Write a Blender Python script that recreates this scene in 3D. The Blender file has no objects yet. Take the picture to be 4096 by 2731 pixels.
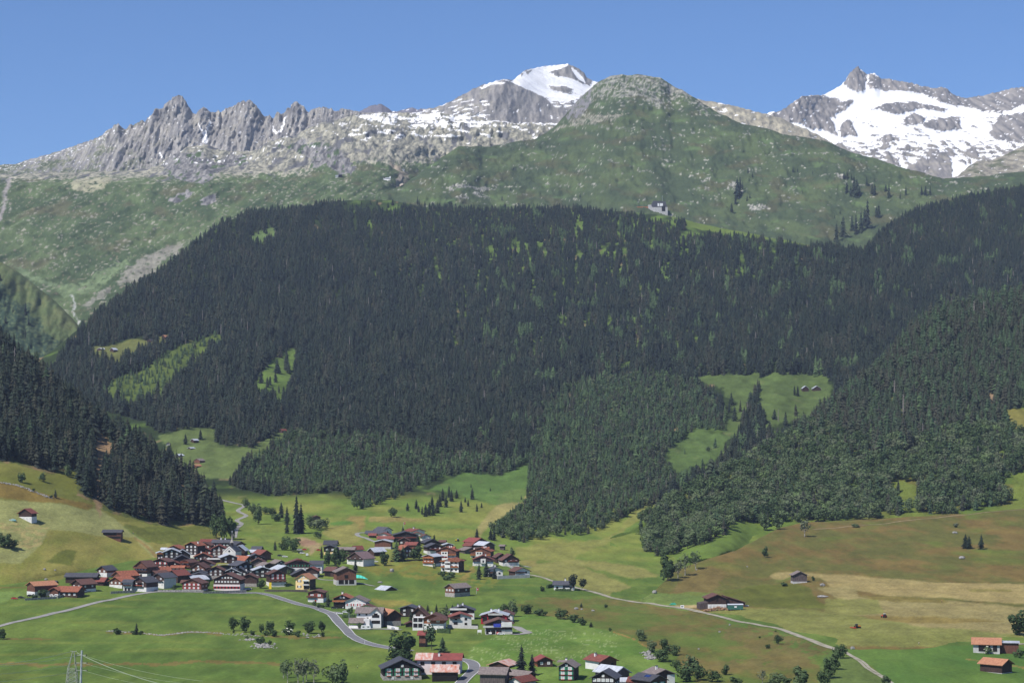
import bpy, bmesh, math, random
import numpy as np
from mathutils import Vector, Matrix
R = random.Random(7)
NR = np.random.RandomState(11)
SC = bpy.context.scene
# ---------------------------------------------------------------- camera, sky, sun, exposure
F, VH, S, ZC = 9000.0, 1720.0, 1.45, 145.0        # focal length in photo pixels, horizon row, metres per depth unit, eye height
cam = bpy.data.cameras.new('camera'); camo = bpy.data.objects.new('camera', cam); SC.collection.objects.link(camo)
cam.sensor_width = 36.0; cam.lens = 36.0 * F / 4096.0
cam.shift_y = (VH - 1365.5) / 4096.0
cam.clip_start = 1.0; cam.clip_end = 60000.0
camo.location = (0, 0, ZC); camo.rotation_euler = (math.radians(90), 0, 0)
SC.camera = camo
SUN_EL, SUN_AZ = math.radians(51), math.radians(226)   # azimuth measured from +Y (view direction) clockwise: behind the camera and to the left
W = bpy.data.worlds.new('World'); SC.world = W; W.use_nodes = True
nt = W.node_tree; nt.nodes.clear()
sky = nt.nodes.new('ShaderNodeTexSky'); sky.sky_type = 'NISHITA'; sky.sun_disc = False
sky.sun_elevation = SUN_EL; sky.sun_rotation = SUN_AZ
sky.altitude = 3500; sky.air_density = 1.0; sky.dust_density = 0.0; sky.ozone_density = 10.0
bg = nt.nodes.new('ShaderNodeBackground'); bg.inputs[1].default_value = 0.097
wo = nt.nodes.new('ShaderNodeOutputWorld')
nt.links.new(sky.outputs[0], bg.inputs[0]); nt.links.new(bg.outputs[0], wo.inputs[0])
sl = bpy.data.lights.new('sun', 'SUN'); sl.energy = 4.2; sl.angle = math.radians(0.53); sl.color = (1.0, 0.95, 0.88)
so = bpy.data.objects.new('sun', sl); SC.collection.objects.link(so)
sd = Vector((math.sin(SUN_AZ) * math.cos(SUN_EL), math.cos(SUN_AZ) * math.cos(SUN_EL), math.sin(SUN_EL)))
so.rotation_euler = sd.to_track_quat('Z', 'Y').to_euler(); so.location = (0, 0, 500)
SC.view_settings.view_transform = 'Standard'; SC.view_settings.look = 'None'
SC.view_settings.exposure = 0.42; SC.view_settings.gamma = 1.0
try:
    cy = SC.cycles
    cy.max_bounces = 5; cy.diffuse_bounces = 2; cy.glossy_bounces = 1; cy.transmission_bounces = 2; cy.volume_bounces = 0; cy.transparent_max_bounces = 4
    cy.use_denoising = True; cy.denoiser = 'OPENIMAGEDENOISE'
except Exception as e:
    print('cycles', e)

# ---------------------------------------------------------------- small helpers
KD = 4096.0 / 2352.0
def s2l(c):
    c = np.asarray(c, float) / 255.0
    return np.where(c <= 0.04045, c / 12.92, ((c + 0.055) / 1.055) ** 2.4)
GAIN = 0.77
def C(r, g, b): return s2l((r, g, b)) * GAIN        # photo tone -> albedo
_perm = np.concatenate([NR.permutation(256)] * 3)
_ang = NR.rand(256) * 2 * math.pi
_gx, _gy = np.cos(_ang), np.sin(_ang)
def perlin(x, y, seed=0):
    x = np.asarray(x, float); y = np.asarray(y, float)
    xi = np.floor(x).astype(int); yi = np.floor(y).astype(int)
    xf, yf = x - xi, y - yi
    u = xf * xf * xf * (xf * (xf * 6 - 15) + 10); v = yf * yf * yf * (yf * (yf * 6 - 15) + 10)
    def g(ix, iy, dx, dy):
        h = _perm[_perm[(ix + seed * 37) & 255] + (iy & 255)]
        return _gx[h] * dx + _gy[h] * dy
    a = g(xi, yi, xf, yf); b = g(xi + 1, yi, xf - 1, yf)
    c = g(xi, yi + 1, xf, yf - 1); d = g(xi + 1, yi + 1, xf - 1, yf - 1)
    return ((a + (b - a) * u) * (1 - v) + (c + (d - c) * u) * v) * 1.5
def fbm(x, y, o=4, seed=0, gain=0.5):
    t = 0; a = 1.0; n = 0
    for i in range(o):
        t = t + a * perlin(x, y, seed + i); n += a; a *= gain; x = x * 2.03 + 7.1; y = y * 2.03 + 3.7
    return t / n
def ridged(x, y, o=4, seed=0, gain=0.5):
    t = 0; a = 1.0; n = 0
    for i in range(o):
        t = t + a * (1 - 2 * np.abs(perlin(x, y, seed + i))); n += a; a *= gain; x = x * 2.03 + 5.3; y = y * 2.03 + 1.9
    return t / n
def sm(a, b, x): t = np.clip((x - a) / (b - a), 0, 1); return t * t * (3 - 2 * t)
def inpoly(u, v, poly):
    u = np.asarray(u, float); v = np.asarray(v, float); r = np.zeros(u.shape, bool)
    p = np.asarray(poly, float); bx = (u >= p[:, 0].min()) & (u <= p[:, 0].max()) & (v >= p[:, 1].min()) & (v <= p[:, 1].max())
    if not bx.any(): return r
    uu, vv = u[bx], v[bx]; rr = np.zeros(uu.shape, bool); n = len(p)
    for i in range(n):
        x1, y1 = p[i]; x2, y2 = p[(i + 1) % n]
        if y1 == y2: continue
        c = ((y1 > vv) != (y2 > vv)) & (uu < (x2 - x1) * (vv - y1) / (y2 - y1) + x1)
        rr ^= c
    r[bx] = rr; return r
def D(*pts): return [(x * KD, y * KD) for x, y in pts]
def Zm(x0, y0, s, *pts): return [(x0 + x / s, y0 + y / s) for x, y in pts]
def gsm(a, sig, axis):
    if sig <= 0: return a
    n = int(3 * sig); k = np.exp(-0.5 * (np.arange(-n, n + 1) / sig) ** 2); k /= k.sum()
    pad = [(0, 0)] * a.ndim; pad[axis] = (n, n)
    ap = np.pad(a, pad, mode='reflect', reflect_type='odd')
    return np.apply_along_axis(lambda q: np.convolve(q, k, 'valid'), axis, ap)
def setp(o, label=None, cat=None, group=None, kind=None):
    if label: o['label'] = label
    if cat: o['category'] = cat
    if group: o['group'] = group
    if kind: o['kind'] = kind
    return o
def link(o): SC.collection.objects.link(o); return o

# ---------------------------------------------------------------- materials
MATS = {}
def newmat(name):
    m = bpy.data.materials.new(name); m.use_nodes = True
    n = m.node_tree.nodes; b = n['Principled BSDF']; b.inputs['Roughness'].default_value = 0.85
    b.inputs['Specular IOR Level'].default_value = 0.2
    MATS[name] = m; return m, n, m.node_tree.links, b
def noise_col(name, col, col2=None, scale=1.0, stretch=(1, 1, 1), rough=0.85, spec=0.2, amt=1.0, detail=4, rnd=0.0, coords='Object', metal=0.0):
    """two tones mixed by a noise in object space, with an optional per-object brightness change"""
    m, n, l, b = newmat(name)
    b.inputs['Roughness'].default_value = rough; b.inputs['Specular IOR Level'].default_value = spec; b.inputs['Metallic'].default_value = metal
    tc = n.new('ShaderNodeTexCoord'); mp = n.new('ShaderNodeMapping'); mp.inputs['Scale'].default_value = stretch
    nz = n.new('ShaderNodeTexNoise'); nz.inputs['Scale'].default_value = scale; nz.inputs['Detail'].default_value = detail
    rp = n.new('ShaderNodeValToRGB'); rp.color_ramp.elements[0].position = 0.35; rp.color_ramp.elements[1].position = 0.68
    col2 = col2 if col2 is not None else [c * 0.62 for c in col]
    rp.color_ramp.elements[0].color = (*col2, 1); rp.color_ramp.elements[1].color = (*col, 1)
    l.new(tc.outputs[coords], mp.inputs[0]); l.new(mp.outputs[0], nz.inputs[0]); l.new(nz.outputs[0], rp.inputs[0])
    out = rp.outputs[0]
    if rnd:
        oi = n.new('ShaderNodeObjectInfo'); mr = n.new('ShaderNodeMapRange'); mr.inputs[3].default_value = 1 - rnd; mr.inputs[4].default_value = 1 + rnd
        hs = n.new('ShaderNodeHueSaturation'); l.new(oi.outputs['Random'], mr.inputs[0]); l.new(mr.outputs[0], hs.inputs['Value']); l.new(out, hs.inputs['Color']); out = hs.outputs[0]
    l.new(out, b.inputs['Base Color'])
    return m
def terrain_mat(name, sc, bump, streak=None, rough=0.95, amt=0.35):
    """land cover (point attribute) varied by procedural noise at field scale and at clump scale"""
    m, n, l, b = newmat(name); b.inputs['Roughness'].default_value = rough; b.inputs['Specular IOR Level'].default_value = 0.1
    at = n.new('ShaderNodeAttribute'); at.attribute_name = 'cover'
    ge = n.new('ShaderNodeNewGeometry'); mp = n.new('ShaderNodeMapping'); mp.inputs['Scale'].default_value = streak or (1, 1, 1)
    n1 = n.new('ShaderNodeTexNoise'); n1.inputs['Scale'].default_value = sc; n1.inputs['Detail'].default_value = 7; n1.inputs['Roughness'].default_value = 0.65
    n2 = n.new('ShaderNodeTexNoise'); n2.inputs['Scale'].default_value = sc * 9; n2.inputs['Detail'].default_value = 4; n2.inputs['Roughness'].default_value = 0.7
    l.new(ge.outputs['Position'], mp.inputs[0]); l.new(mp.outputs[0], n1.inputs[0]); l.new(ge.outputs['Position'], n2.inputs[0])
    ad = n.new('ShaderNodeMath'); ad.operation = 'ADD'; l.new(n1.outputs[0], ad.inputs[0]); l.new(n2.outputs[0], ad.inputs[1])
    mr = n.new('ShaderNodeMapRange'); mr.inputs[1].default_value = 0.65; mr.inputs[2].default_value = 1.35; mr.inputs[3].default_value = 1 - amt; mr.inputs[4].default_value = 1 + amt
    l.new(ad.outputs[0], mr.inputs[0])
    vm = n.new('ShaderNodeVectorMath'); vm.operation = 'SCALE'; l.new(at.outputs['Color'], vm.inputs[0]); l.new(mr.outputs[0], vm.inputs['Scale'])
    l.new(vm.outputs[0], b.inputs['Base Color'])
    if bump:
        bp = n.new('ShaderNodeBump'); bp.inputs['Strength'].default_value = 1.0; bp.inputs['Distance'].default_value = bump
        l.new(ad.outputs[0], bp.inputs['Height']); l.new(bp.outputs[0], b.inputs['Normal'])
    return m

# ---------------------------------------------------------------- terrain sheets: each is a height field laid out by bearing and distance
class Sheet: pass
SHEETS = []
def ip(line, U, k):
    a = np.asarray(line, float); return np.interp(U, a[:, 0], a[:, k])
def sheet(name, u0, u1, du, lines, dv, mat, cover, disp=None, usm=None, ysm=10, label=None, split=None):
    """lines: near to far, each a list of (u, v, Y) knots (or None as Y: take it from the ground already built)"""
    U = np.arange(u0, u1 + du, du, float); nu = len(U)
    LV, LY = [], []
    for k, ln in enumerate(lines):
        ln = [p if p[2] is not None else (p[0], p[1], hit(p[0], p[1])[1] / S) for p in ln]
        sg = (usm[k] if usm else 0) / du
        LV.append(gsm(ip(ln, U, 1), sg, 0)); LY.append(gsm(ip(ln, U, 2), max(sg, 12 / du), 0))
    VV, YY = [], []
    for k in range(len(lines) - 1):
        n = max(2, int(math.ceil(np.percentile(np.abs(LV[k] - LV[k + 1]), 85) / dv)))
        n = min(n, 260)
        for i in range(n):
            t = i / n; VV.append(LV[k] * (1 - t) + LV[k + 1] * t); YY.append(LY[k] * (1 - t) + LY[k + 1] * t)
    VV.append(LV[-1]); YY.append(LY[-1])
    V, Y = np.array(VV), np.array(YY)
    Y = gsm(Y, ysm, 0); 
    UU = np.broadcast_to(U, V.shape)
    X = (UU - 2048) / F * Y * S; Z = ZC + (VH - V) / F * Y * S; Yw = Y * S
    if disp is not None:
        X, Yw, Z = disp(UU, V, X, Yw.copy(), Z)
    s = Sheet(); s.name = name; s.u0, s.du, s.nu = u0, du, nu; s.X, s.Y, s.Z = X, Yw, Z
    s.U = 2048 + X / Yw * F; s.V = VH - (Z - ZC) / Yw * F
    col = cover(UU, V, X, Yw, Z)
    if mat is M_MEADOW: col = col * np.array([1.0, 1.0, 0.76])
    parts = [(name, 0, V.shape[0])] if not split else split(V)
    s.objs = []
    for nm, r0, r1 in parts:
        nr = r1 - r0
        co = np.stack([X[r0:r1], Yw[r0:r1], Z[r0:r1]], -1).reshape(-1, 3)
        me = bpy.data.meshes.new(nm); me.vertices.add(len(co)); me.vertices.foreach_set('co', co.astype(np.float32).ravel())
        i = (np.arange(nr - 1)[:, None] * nu + np.arange(nu - 1)[None, :]).ravel()
        q = np.stack([i, i + 1, i + nu + 1, i + nu], -1)
        me.loops.add(q.size); me.loops.foreach_set('vertex_index', q.ravel().astype(np.int32))
        me.polygons.add(len(q)); me.polygons.foreach_set('loop_start', (np.arange(len(q)) * 4).astype(np.int32))
        me.polygons.foreach_set('use_smooth', np.ones(len(q), bool))
        me.update(calc_edges=True)
        a = me.attributes.new('cover', 'FLOAT_COLOR', 'POINT')
        cc = np.concatenate([np.clip(col[r0:r1], 0, 1).reshape(-1, 3), np.ones((len(co), 1))], 1)
        a.data.foreach_set('color', cc.astype(np.float32).ravel())
        me.materials.append(mat)
        o = link(bpy.data.objects.new(nm, me)); o['kind'] = 'structure'
        s.objs.append(o)
    SHEETS.append(s); return s
def hit_sheet(s, u, v):
    c = (u - s.u0) / s.du
    if c < 0 or c >= s.nu - 1: return None
    c0 = int(c); t = c - c0
    Vc = s.V[:, c0] * (1 - t) + s.V[:, c0 + 1] * t
    k = np.nonzero((Vc[:-1] >= v) & (Vc[1:] < v))[0]
    if len(k) == 0: return None
    k = k[0]; w = (Vc[k] - v) / max(1e-9, Vc[k] - Vc[k + 1])
    g = lambda A: (A[k, c0] * (1 - t) + A[k, c0 + 1] * t) * (1 - w) + (A[k + 1, c0] * (1 - t) + A[k + 1, c0 + 1] * t) * w
    return Vector((float(g(s.X)), float(g(s.Y)), float(g(s.Z))))
def hit(u, v, only=None):
    best = None
    for s in SHEETS:
        if only and s.name not in only: continue
        p = hit_sheet(s, u, v)
        if p is not None and (best is None or p.y < best.y): best = p
    return best if best is not None else Vector(((u - 2048) / F * 1600, 1600.0, ZC + (VH - v) / F * 1600))
def paint(col, u, v, poly, c, jit=4.0, sc=40.0, keep=0.0, seed=5, soft=3.5):
    """a patch of land cover with a ragged, feathered edge and uneven growth inside it"""
    q = np.asarray(poly, float); mg = jit * 2 + soft + 4
    bx = (u > q[:, 0].min() - mg) & (u < q[:, 0].max() + mg) & (v > q[:, 1].min() - mg) & (v < q[:, 1].max() + mg)
    if not bx.any(): return bx
    uu, vv = u[bx], v[bx]
    jx = perlin(uu / sc, vv / sc * 2, seed) * jit * 1.6 + perlin(uu / 9, vv / 5, seed + 3) * jit * 0.8
    jy = perlin(uu / sc, vv / sc * 2, seed + 1) * jit * 0.9 + perlin(uu / 9, vv / 5, seed + 4) * jit * 0.4
    w = 0
    for a, b in ((0, 0), (1, .45), (-1, .45), (.8, -.5), (-.8, -.5)):
        w = w + inpoly(uu + jx + a * soft, vv + jy + b * soft, poly) * 0.2
    if keep: w = w * sm(keep - 1.06, keep - 0.9, fbm(uu / sc, vv / sc * 2.5, 4, seed + 7))
    w = w[..., None] * 0.86
    cc = np.asarray(c) * (1 + 0.24 * fbm(uu / 14, vv / 4, 3, seed + 9) + 0.14 * perlin(uu / 50, vv / 14, seed + 11))[..., None]
    col[bx] = col[bx] * (1 - w) + cc * w
    return bx
def softin(u, v, poly, s=5.0, jit=6.0):
    jx = perlin(u / 40, v / 20, 5) * jit * 1.5 + perlin(u / 9, v / 5, 8) * jit * .6; jy = perlin(u / 40, v / 20, 6) * jit * .7; w = 0
    for a, b in ((0, 0), (1, .45), (-1, .45), (.8, -.5), (-.8, -.5)): w = w + inpoly(u + jx + a * s, v + jy + b * s, poly) * .2
    return w
def band(col, u, v, line, half, c, seed=3, jit=2.0):
    """a strip of cover along a line of (u, v)"""
    a = np.asarray(line, float); vv = np.interp(u, a[:, 0], a[:, 1], left=-9e9, right=-9e9)
    h = half * (0.65 + 0.7 * perlin(u / 60, v * 0 + seed, seed))
    m = np.abs(v + perlin(u / 12, v / 6, seed) * jit - vv) < h
    col[m] = col[m] * 0.2 + np.asarray(c) * 0.8
# ---------------------------------------------------------------- land-cover tones
GRASS, GRASS2 = C(90, 114, 58), C(108, 127, 66)
YGRASS, DRY = C(146, 146, 82), C(172, 150, 98)
BROWN, BROWN2 = C(120, 104, 64), C(128, 110, 72)
MOWN, TAN = C(156, 154, 112), C(170, 152, 114)
DGRASS = C(84, 100, 46)
EARTH = C(150, 120, 100)
ROCK, ROCKD, ROCKL = C(150, 146, 150), C(112, 110, 118), C(180, 176, 160)
ALP, ALP2 = C(84, 106, 62), C(100, 130, 68)
SNOW = np.array([0.95, 0.95, 0.955])
def mixc(a, b, t): t = np.asarray(t)[..., None]; return a * (1 - t) + b * t

def cover_meadow(u, v, X, Y, Z):
    n1 = fbm(X / 90, Y / 160, 4, 1); n2 = fbm(X / 14, Y / 60, 3, 9); n3 = perlin(X / 5, Y / 24, 21)
    col = mixc(GRASS, GRASS2, sm(-0.35, 0.4, n1 + 0.5 * n2))
    col = col * (1 + 0.13 * fbm(X / 300, Y / 18, 3, 41) + 0.10 * n2 + 0.06 * n3)[..., None]
    col = mixc(col, C(132, 138, 74), sm(0.12, 0.45, fbm(X / 110, Y / 34, 4, 47)) * 0.45)
    far = sm(2330, 2210, v) * sm(700, 1100, u)
    col = mixc(col, mixc(C(112, 134, 66), C(140, 144, 80), sm(-0.3, 0.4, fbm(X / 60, Y / 110, 3, 31))), far * 0.85)
    # forest floor on the mountain
    ff = sm(2010, 1960, v)
    fl = mixc(C(50, 64, 40), C(100, 124, 66), sm(0.0, 0.55, fbm(X / 40, Y / 60, 3, 14) + 0.4 * sm(1200, 2000, u) * sm(3300, 2900, u) * sm(1600, 1300, v) - 0.1))
    fl = mixc(fl, C(130, 114, 98), sm(0.3, 0.5, fbm(X / 25, Y / 70, 3, 44)))
    col = mixc(col, fl, ff)
    P_ = lambda poly, c, **k: paint(col, u, v, poly, c, **k)
    # left-hand front meadow: dry ribbons along the terraces
    for ln, h in ((Zm(0, 2400, 2.94, (40, 450), (300, 448), (640, 455)), 5), (Zm(0, 2400, 2.94, (0, 745), (300, 750), (500, 765), (800, 745), (1200, 745), (1900, 755), (2352, 710)), 7),
                  (Zm(800, 2400, 3.36, (0, 820), (400, 830), (900, 850), (1080, 865)), 8), (Zm(800, 2400, 3.36, (0, 440), (300, 450)), 5), (Zm(800, 2400, 3.36, (760, 470), (1000, 500), (1400, 505), (1900, 500)), 5),
                  (Zm(0, 2400, 2.94, (1240, 375), (1700, 385), (1920, 410), (2352, 372)), 4), (Zm(0, 2000, 3.357, (0, 1185), (200, 1180), (345, 1185)), 3)):
        band(col, u, v, ln, h, BROWN2)
    P_(Zm(0, 2000, 3.357, (-900, 1240), (0, 1235), (340, 1230), (330, 1290), (150, 1330), (0, 1378), (-900, 1450)), C(122, 146, 86))
    P_(Zm(0, 2000, 3.357, (-900, 845), (0, 840), (400, 850), (900, 905), (860, 1000), (560, 1080), (0, 1100), (-900, 1150)), C(104, 124, 62), jit=6)
    P_(Zm(0, 2000, 3.357, (540, 930), (880, 960), (860, 1060), (620, 1080), (520, 1000)), C(128, 122, 70), jit=8)
    # centre: pastures between the hamlets and the wood
    P_(Zm(1250, 2050, 4.704, (180, 360), (300, 300), (560, 190), (900, 190), (870, 250), (980, 300), (860, 390), (830, 440), (960, 480), (760, 590), (560, 600), (480, 640), (420, 520), (200, 420)), C(148, 142, 90), jit=6)
    P_(Zm(1250, 2050, 4.704, (1080, 80), (1500, 60), (1900, 95), (2120, 140), (1700, 165), (1300, 180), (1060, 170)), C(156, 142, 96), jit=4)
    P_(Zm(1250, 2050, 4.704, (690, 60), (1000, 60), (960, 300), (880, 330), (860, 190), (650, 140)), C(150, 132, 88), jit=5)
    P_(Zm(1250, 2050, 4.704, (300, 190), (560, 140), (800, 170), (700, 220), (540, 240), (330, 225)), C(92, 134, 66), jit=3)
    P_(Zm(1800, 1500, 2.138, (470, 985), (700, 965), (680, 1060), (560, 1150), (420, 1230), (320, 1300), (250, 1400), (200, 1370), (220, 1310), (380, 1130)), C(158, 148, 106), jit=4)
    P_(Zm(1650, 2050, 4.704, (250, 300), (700, 310), (1200, 300), (1320, 420), (1100, 470), (700, 470), (450, 490), (340, 420)), C(136, 138, 76), jit=8)
    P_(Zm(1800, 1500, 2.138, (550, 1470), (800, 1440), (1300, 1400), (1440, 1340), (1500, 1240), (1660, 1100), (1800, 1040), (1700, 1180), (1500, 1320), (1330, 1440), (1100, 1530), (1050, 1600), (600, 1560)), C(142, 142, 86), jit=6)
    P_(Zm(2100, 2250, 3.26, (0, 130), (100, 0), (700, -40), (1380, 40), (1760, 150), (1700, 190), (1430, 200), (1200, 170), (700, 20), (900, 120), (1200, 220), (1400, 300), (1100, 430), (800, 350), (560, 250), (380, 220), (160, 160)), C(146, 142, 92), jit=6)
    P_(Zm(1650, 2050, 4.704, (1980, 900), (2352, 870), (2352, 1000), (2220, 1010), (2040, 960)), C(148, 138, 90), jit=5)
    P_(Zm(1650, 2050, 4.704, (80, 950), (900, 900), (1400, 1210), (1700, 1250), (1300, 1420), (900, 1300), (100, 1200)), C(128, 130, 66), jit=14, keep=0.9)
    P_(Zm(1650, 2050, 4.704, (860, 1040), (1180, 1010), (1200, 1260), (900, 1300)), C(150, 134, 82), jit=8, keep=0.95)
    P_(Zm(1250, 2050, 4.704, (1450, 900), (2080, 900), (2000, 1000), (2352, 1150), (2352, 1330), (1600, 1150), (1250, 1180), (860, 1000)), C(130, 126, 66), jit=10, keep=0.85)
    P_(Zm(900, 2050, 4.704, (1280, 460), (1500, 470), (1720, 560), (1850, 600), (1700, 720), (1600, 800), (1600, 690), (1430, 620)), C(172, 150, 128), jit=4)
    P_(Zm(900, 2050, 4.704, (1380, 520), (1700, 520), (1720, 580), (1560, 640), (1420, 600)), C(150, 118, 108), jit=4)
    P_(Zm(900, 2050, 4.704, (480, 60), (900, 330), (1280, 440), (1380, 640), (1000, 820), (860, 690), (700, 600), (560, 400), (300, 250)), C(112, 128, 72), jit=8, keep=0.95)
    # gully behind the knoll, steep brown bank below the farm track
    gully = Zm(2100, 2250, 3.26, (-250, 600), (-60, 500), (120, 450), (600, 460), (1100, 470), (1700, 545), (2282, 640), (2900, 860), (3500, 1110), (3950, 1450), (3900, 1640), (2400, 1640), (2050, 1400), (1980, 1180), (1620, 1110), (1300, 960), (900, 850), (600, 740), (0, 660))
    tt = fbm(X / 50, Y / 110, 4, 61) + 0.4 * fbm(X / 8, Y / 24, 3, 62)
    col = mixc(col, mixc(C(98, 114, 60), C(120, 108, 70), sm(-0.3, 0.35, tt)), softin(u, v, gully, 6, 9))
    P_(Zm(2700, 2200, 2.953, (400, 900), (900, 880), (1500, 1020), (1900, 1180), (1700, 1260), (1450, 1420), (1000, 1430), (350, 1380), (500, 1330), (1000, 1240), (800, 1130)), C(116, 106, 72), jit=14, keep=0.85)
    P_(Zm(2700, 2200, 2.953, (1840, 1175), (1900, 1180), (1990, 1210), (2067, 1400), (2300, 1700), (1800, 1700), (1690, 1560), (1720, 1340)), C(96, 118, 66), jit=6)
    P_(Zm(3400, 2200, 2.953, (-80, 1230), (160, 1340), (420, 1510), (600, 1640), (-400, 1640), (-330, 1400)), C(100, 116, 70), jit=6)
    # the knoll's bright meadow with white flower heads
    kn = Zm(2100, 2250, 3.26, (-150, 760), (0, 660), (300, 690), (560, 740), (900, 840), (1250, 920), (1450, 1010), (1600, 1110), (1700, 1250), (2000, 1400), (2000, 1640), (-900, 1640), (-700, 1100), (-300, 900))
    m = inpoly(u, v, kn); col = mixc(col, mixc(C(96, 126, 62), C(114, 138, 74), sm(-0.3, 0.3, fbm(X / 30, Y / 40, 3, 71) + .4 * n2)), softin(u, v, kn, 4, 3))
    fl = m & (v < 2650) & (v > 2515) & (u < 2480) & (fbm(X / 25, Y / 25, 2, 3) > -0.1) & (perlin(X / 1.3, Y / 7, 77) > 0.35)
    col[fl] = col[fl] * 0.72 + C(206, 212, 186) * 0.28
    band(col, u, v, Zm(2100, 2250, 3.26, (1150, 905), (1440, 1005), (1600, 1105)), 4, C(170, 130, 88))
    P_(Zm(1200, 2330, 4.704, (1290, 330), (1360, 290), (1480, 320), (1880, 330), (1950, 320), (2150, 380), (2050, 430), (1700, 460), (1450, 420)), C(146, 136, 78), jit=5)
    # right-hand front meadow
    rm = Zm(3400, 2200, 2.953, (-40, 1130), (800, 1120), (1480, 1120), (2200, 1140), (3200, 1140), (3200, 1700), (520, 1700), (300, 1400), (0, 1230))
    m = inpoly(u, v + perlin(u / 90, v / 9, 4) * 3, rm); col[m] = mixc(C(84, 116, 60), C(100, 127, 66), sm(-0.3, 0.4, n1 + n2 * 0.3))[m]
    band(col, u, v, Zm(3400, 2200, 2.953, (1370, 1280), (1500, 1300), (1640, 1330), (2100, 1395)), 4, C(150, 124, 84))
    # mountain clearings
    P_(D((205, 800), (255, 793), (300, 778), (350, 783), (380, 768), (400, 775), (380, 792), (330, 808), (280, 832), (240, 838), (212, 815)), C(114, 118, 76), jit=6)
    P_(D((260, 870), (330, 850), (400, 800), (500, 765), (515, 790), (450, 835), (400, 880), (380, 905), (300, 940), (235, 905)), C(96, 112, 60), jit=9)
    P_(D((575, 885), (620, 830), (660, 800), (682, 798), (675, 880), (650, 925), (595, 905)), C(104, 128, 70), jit=8)
    P_(D((365, 1000), (430, 985), (490, 982), (500, 1022), (580, 1028), (655, 983), (668, 1000), (620, 1032), (565, 1072), (535, 1100), (460, 1096), (400, 1060)), C(106, 122, 78), jit=6)
    P_(D((1560, 862), (1740, 855), (1900, 858), (1915, 915), (1860, 960), (1790, 975), (1700, 1000), (1660, 1000), (1690, 930), (1660, 890)), C(92, 110, 68), jit=11)
    P_(D((1535, 1030), (1600, 985), (1670, 1000), (1670, 1040), (1600, 1075), (1550, 1090), (1535, 1060)), C(92, 114, 68), jit=11)
    P_(D((560, 548), (600, 530), (645, 518), (632, 545), (590, 560)), C(104, 126, 86), jit=6)
    P_(D((1060, 1085), (1150, 1092), (1218, 1062), (1215, 1130), (1205, 1150), (1130, 1160), (1040, 1130), (980, 1125)), C(94, 122, 68), jit=6)
    # treeline meadow above the wood
    tl = (v < np.interp(u, [0, 700, 1200, 2300, 2700, 3000, 3400, 3560, 3800, 4700], [0, 0, 0, 0, 900, 950, 1000, 900, 0, 0])) & (u > 2650)
    col[tl] = C(104, 122, 66)
    fm = (n3 > 0.55) & (v > 2000)
    col[fm] = col[fm] * 1.12
    return col
def disp_meadow(u, v, X, Y, Z):
    g = sm(2000, 1800, v) * sm(0, 300, v - 780)
    dy = 70 * fbm(u / 260, v / 900, 3, 8) * g
    Y2 = Y + dy; k = Y2 / Y
    Z = Z + 1.4 * fbm(X / 60, Y / 80, 3, 5) * sm(2000, 2100, v) + 5 * fbm(X / 50, Y / 60, 3, 15) * g
    return X * k, Y2, ZC + (Z - ZC) * k
M_MEADOW = terrain_mat('grassland', 0.06, 0.3, (1, 0.3, 1), amt=0.42)
M_ALP = terrain_mat('alpine_turf', 0.02, 1.2, amt=0.3)
M_ROCK = terrain_mat('granite', 0.012, 6.0, (1, 1, 0.35), amt=0.32)
M_SNOW = terrain_mat('snow_and_rock', 0.02, 1.2, amt=0.07)
XA = [-700, 0, 900, 1500, 2100, 2700, 3400, 4096, 4800]
def L(vs, Ys, us=XA): return list(zip(us, vs if hasattr(vs, '__len__') else [vs] * len(us), Ys if hasattr(Ys, '__len__') else [Ys] * len(us)))
RIDGE = [(-800, 1560, 2450), (60, 1480, 2450), (170, 1430, 2500), (350, 1290, 2620), (520, 1170, 2750), (700, 1050, 2900), (870, 900, 3100), (1000, 850, 3250), (1200, 830, 3300), (1400, 800, 3400),
         (1560, 800, 3400), (1700, 830, 3350), (2000, 838, 3350), (2300, 835, 3350), (2560, 852, 3300), (2700, 868, 3250), (2800, 895, 3250), (3000, 935, 3150), (3300, 990, 3050), (3450, 1000, 3020),
         (3560, 905, 3250), (3660, 838, 3350), (3850, 790, 3450), (4096, 740, 3600), (4800, 640, 3800)]
def frac(base, top, t, p=1.0):
    a = np.asarray(top, float); b = np.asarray(base, float); us = sorted(set(a[:, 0]) | set(b[:, 0]))
    out = []
    for u in us:
        v0, y0, v1, y1 = np.interp(u, b[:, 0], b[:, 1]), np.interp(u, b[:, 0], b[:, 2]), np.interp(u, a[:, 0], a[:, 1]), np.interp(u, a[:, 0], a[:, 2])
        out.append((u, v0 + (v1 - v0) * t, y0 + (y1 - y0) * t ** p))
    return out
def back(top, dv, dy): return [(u, v + dv, y + dy) for u, v, y in top]
L6 = L(2000, [1680, 1680, 1640, 1660, 1690, 1700, 1700, 1700, 1700])
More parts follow.
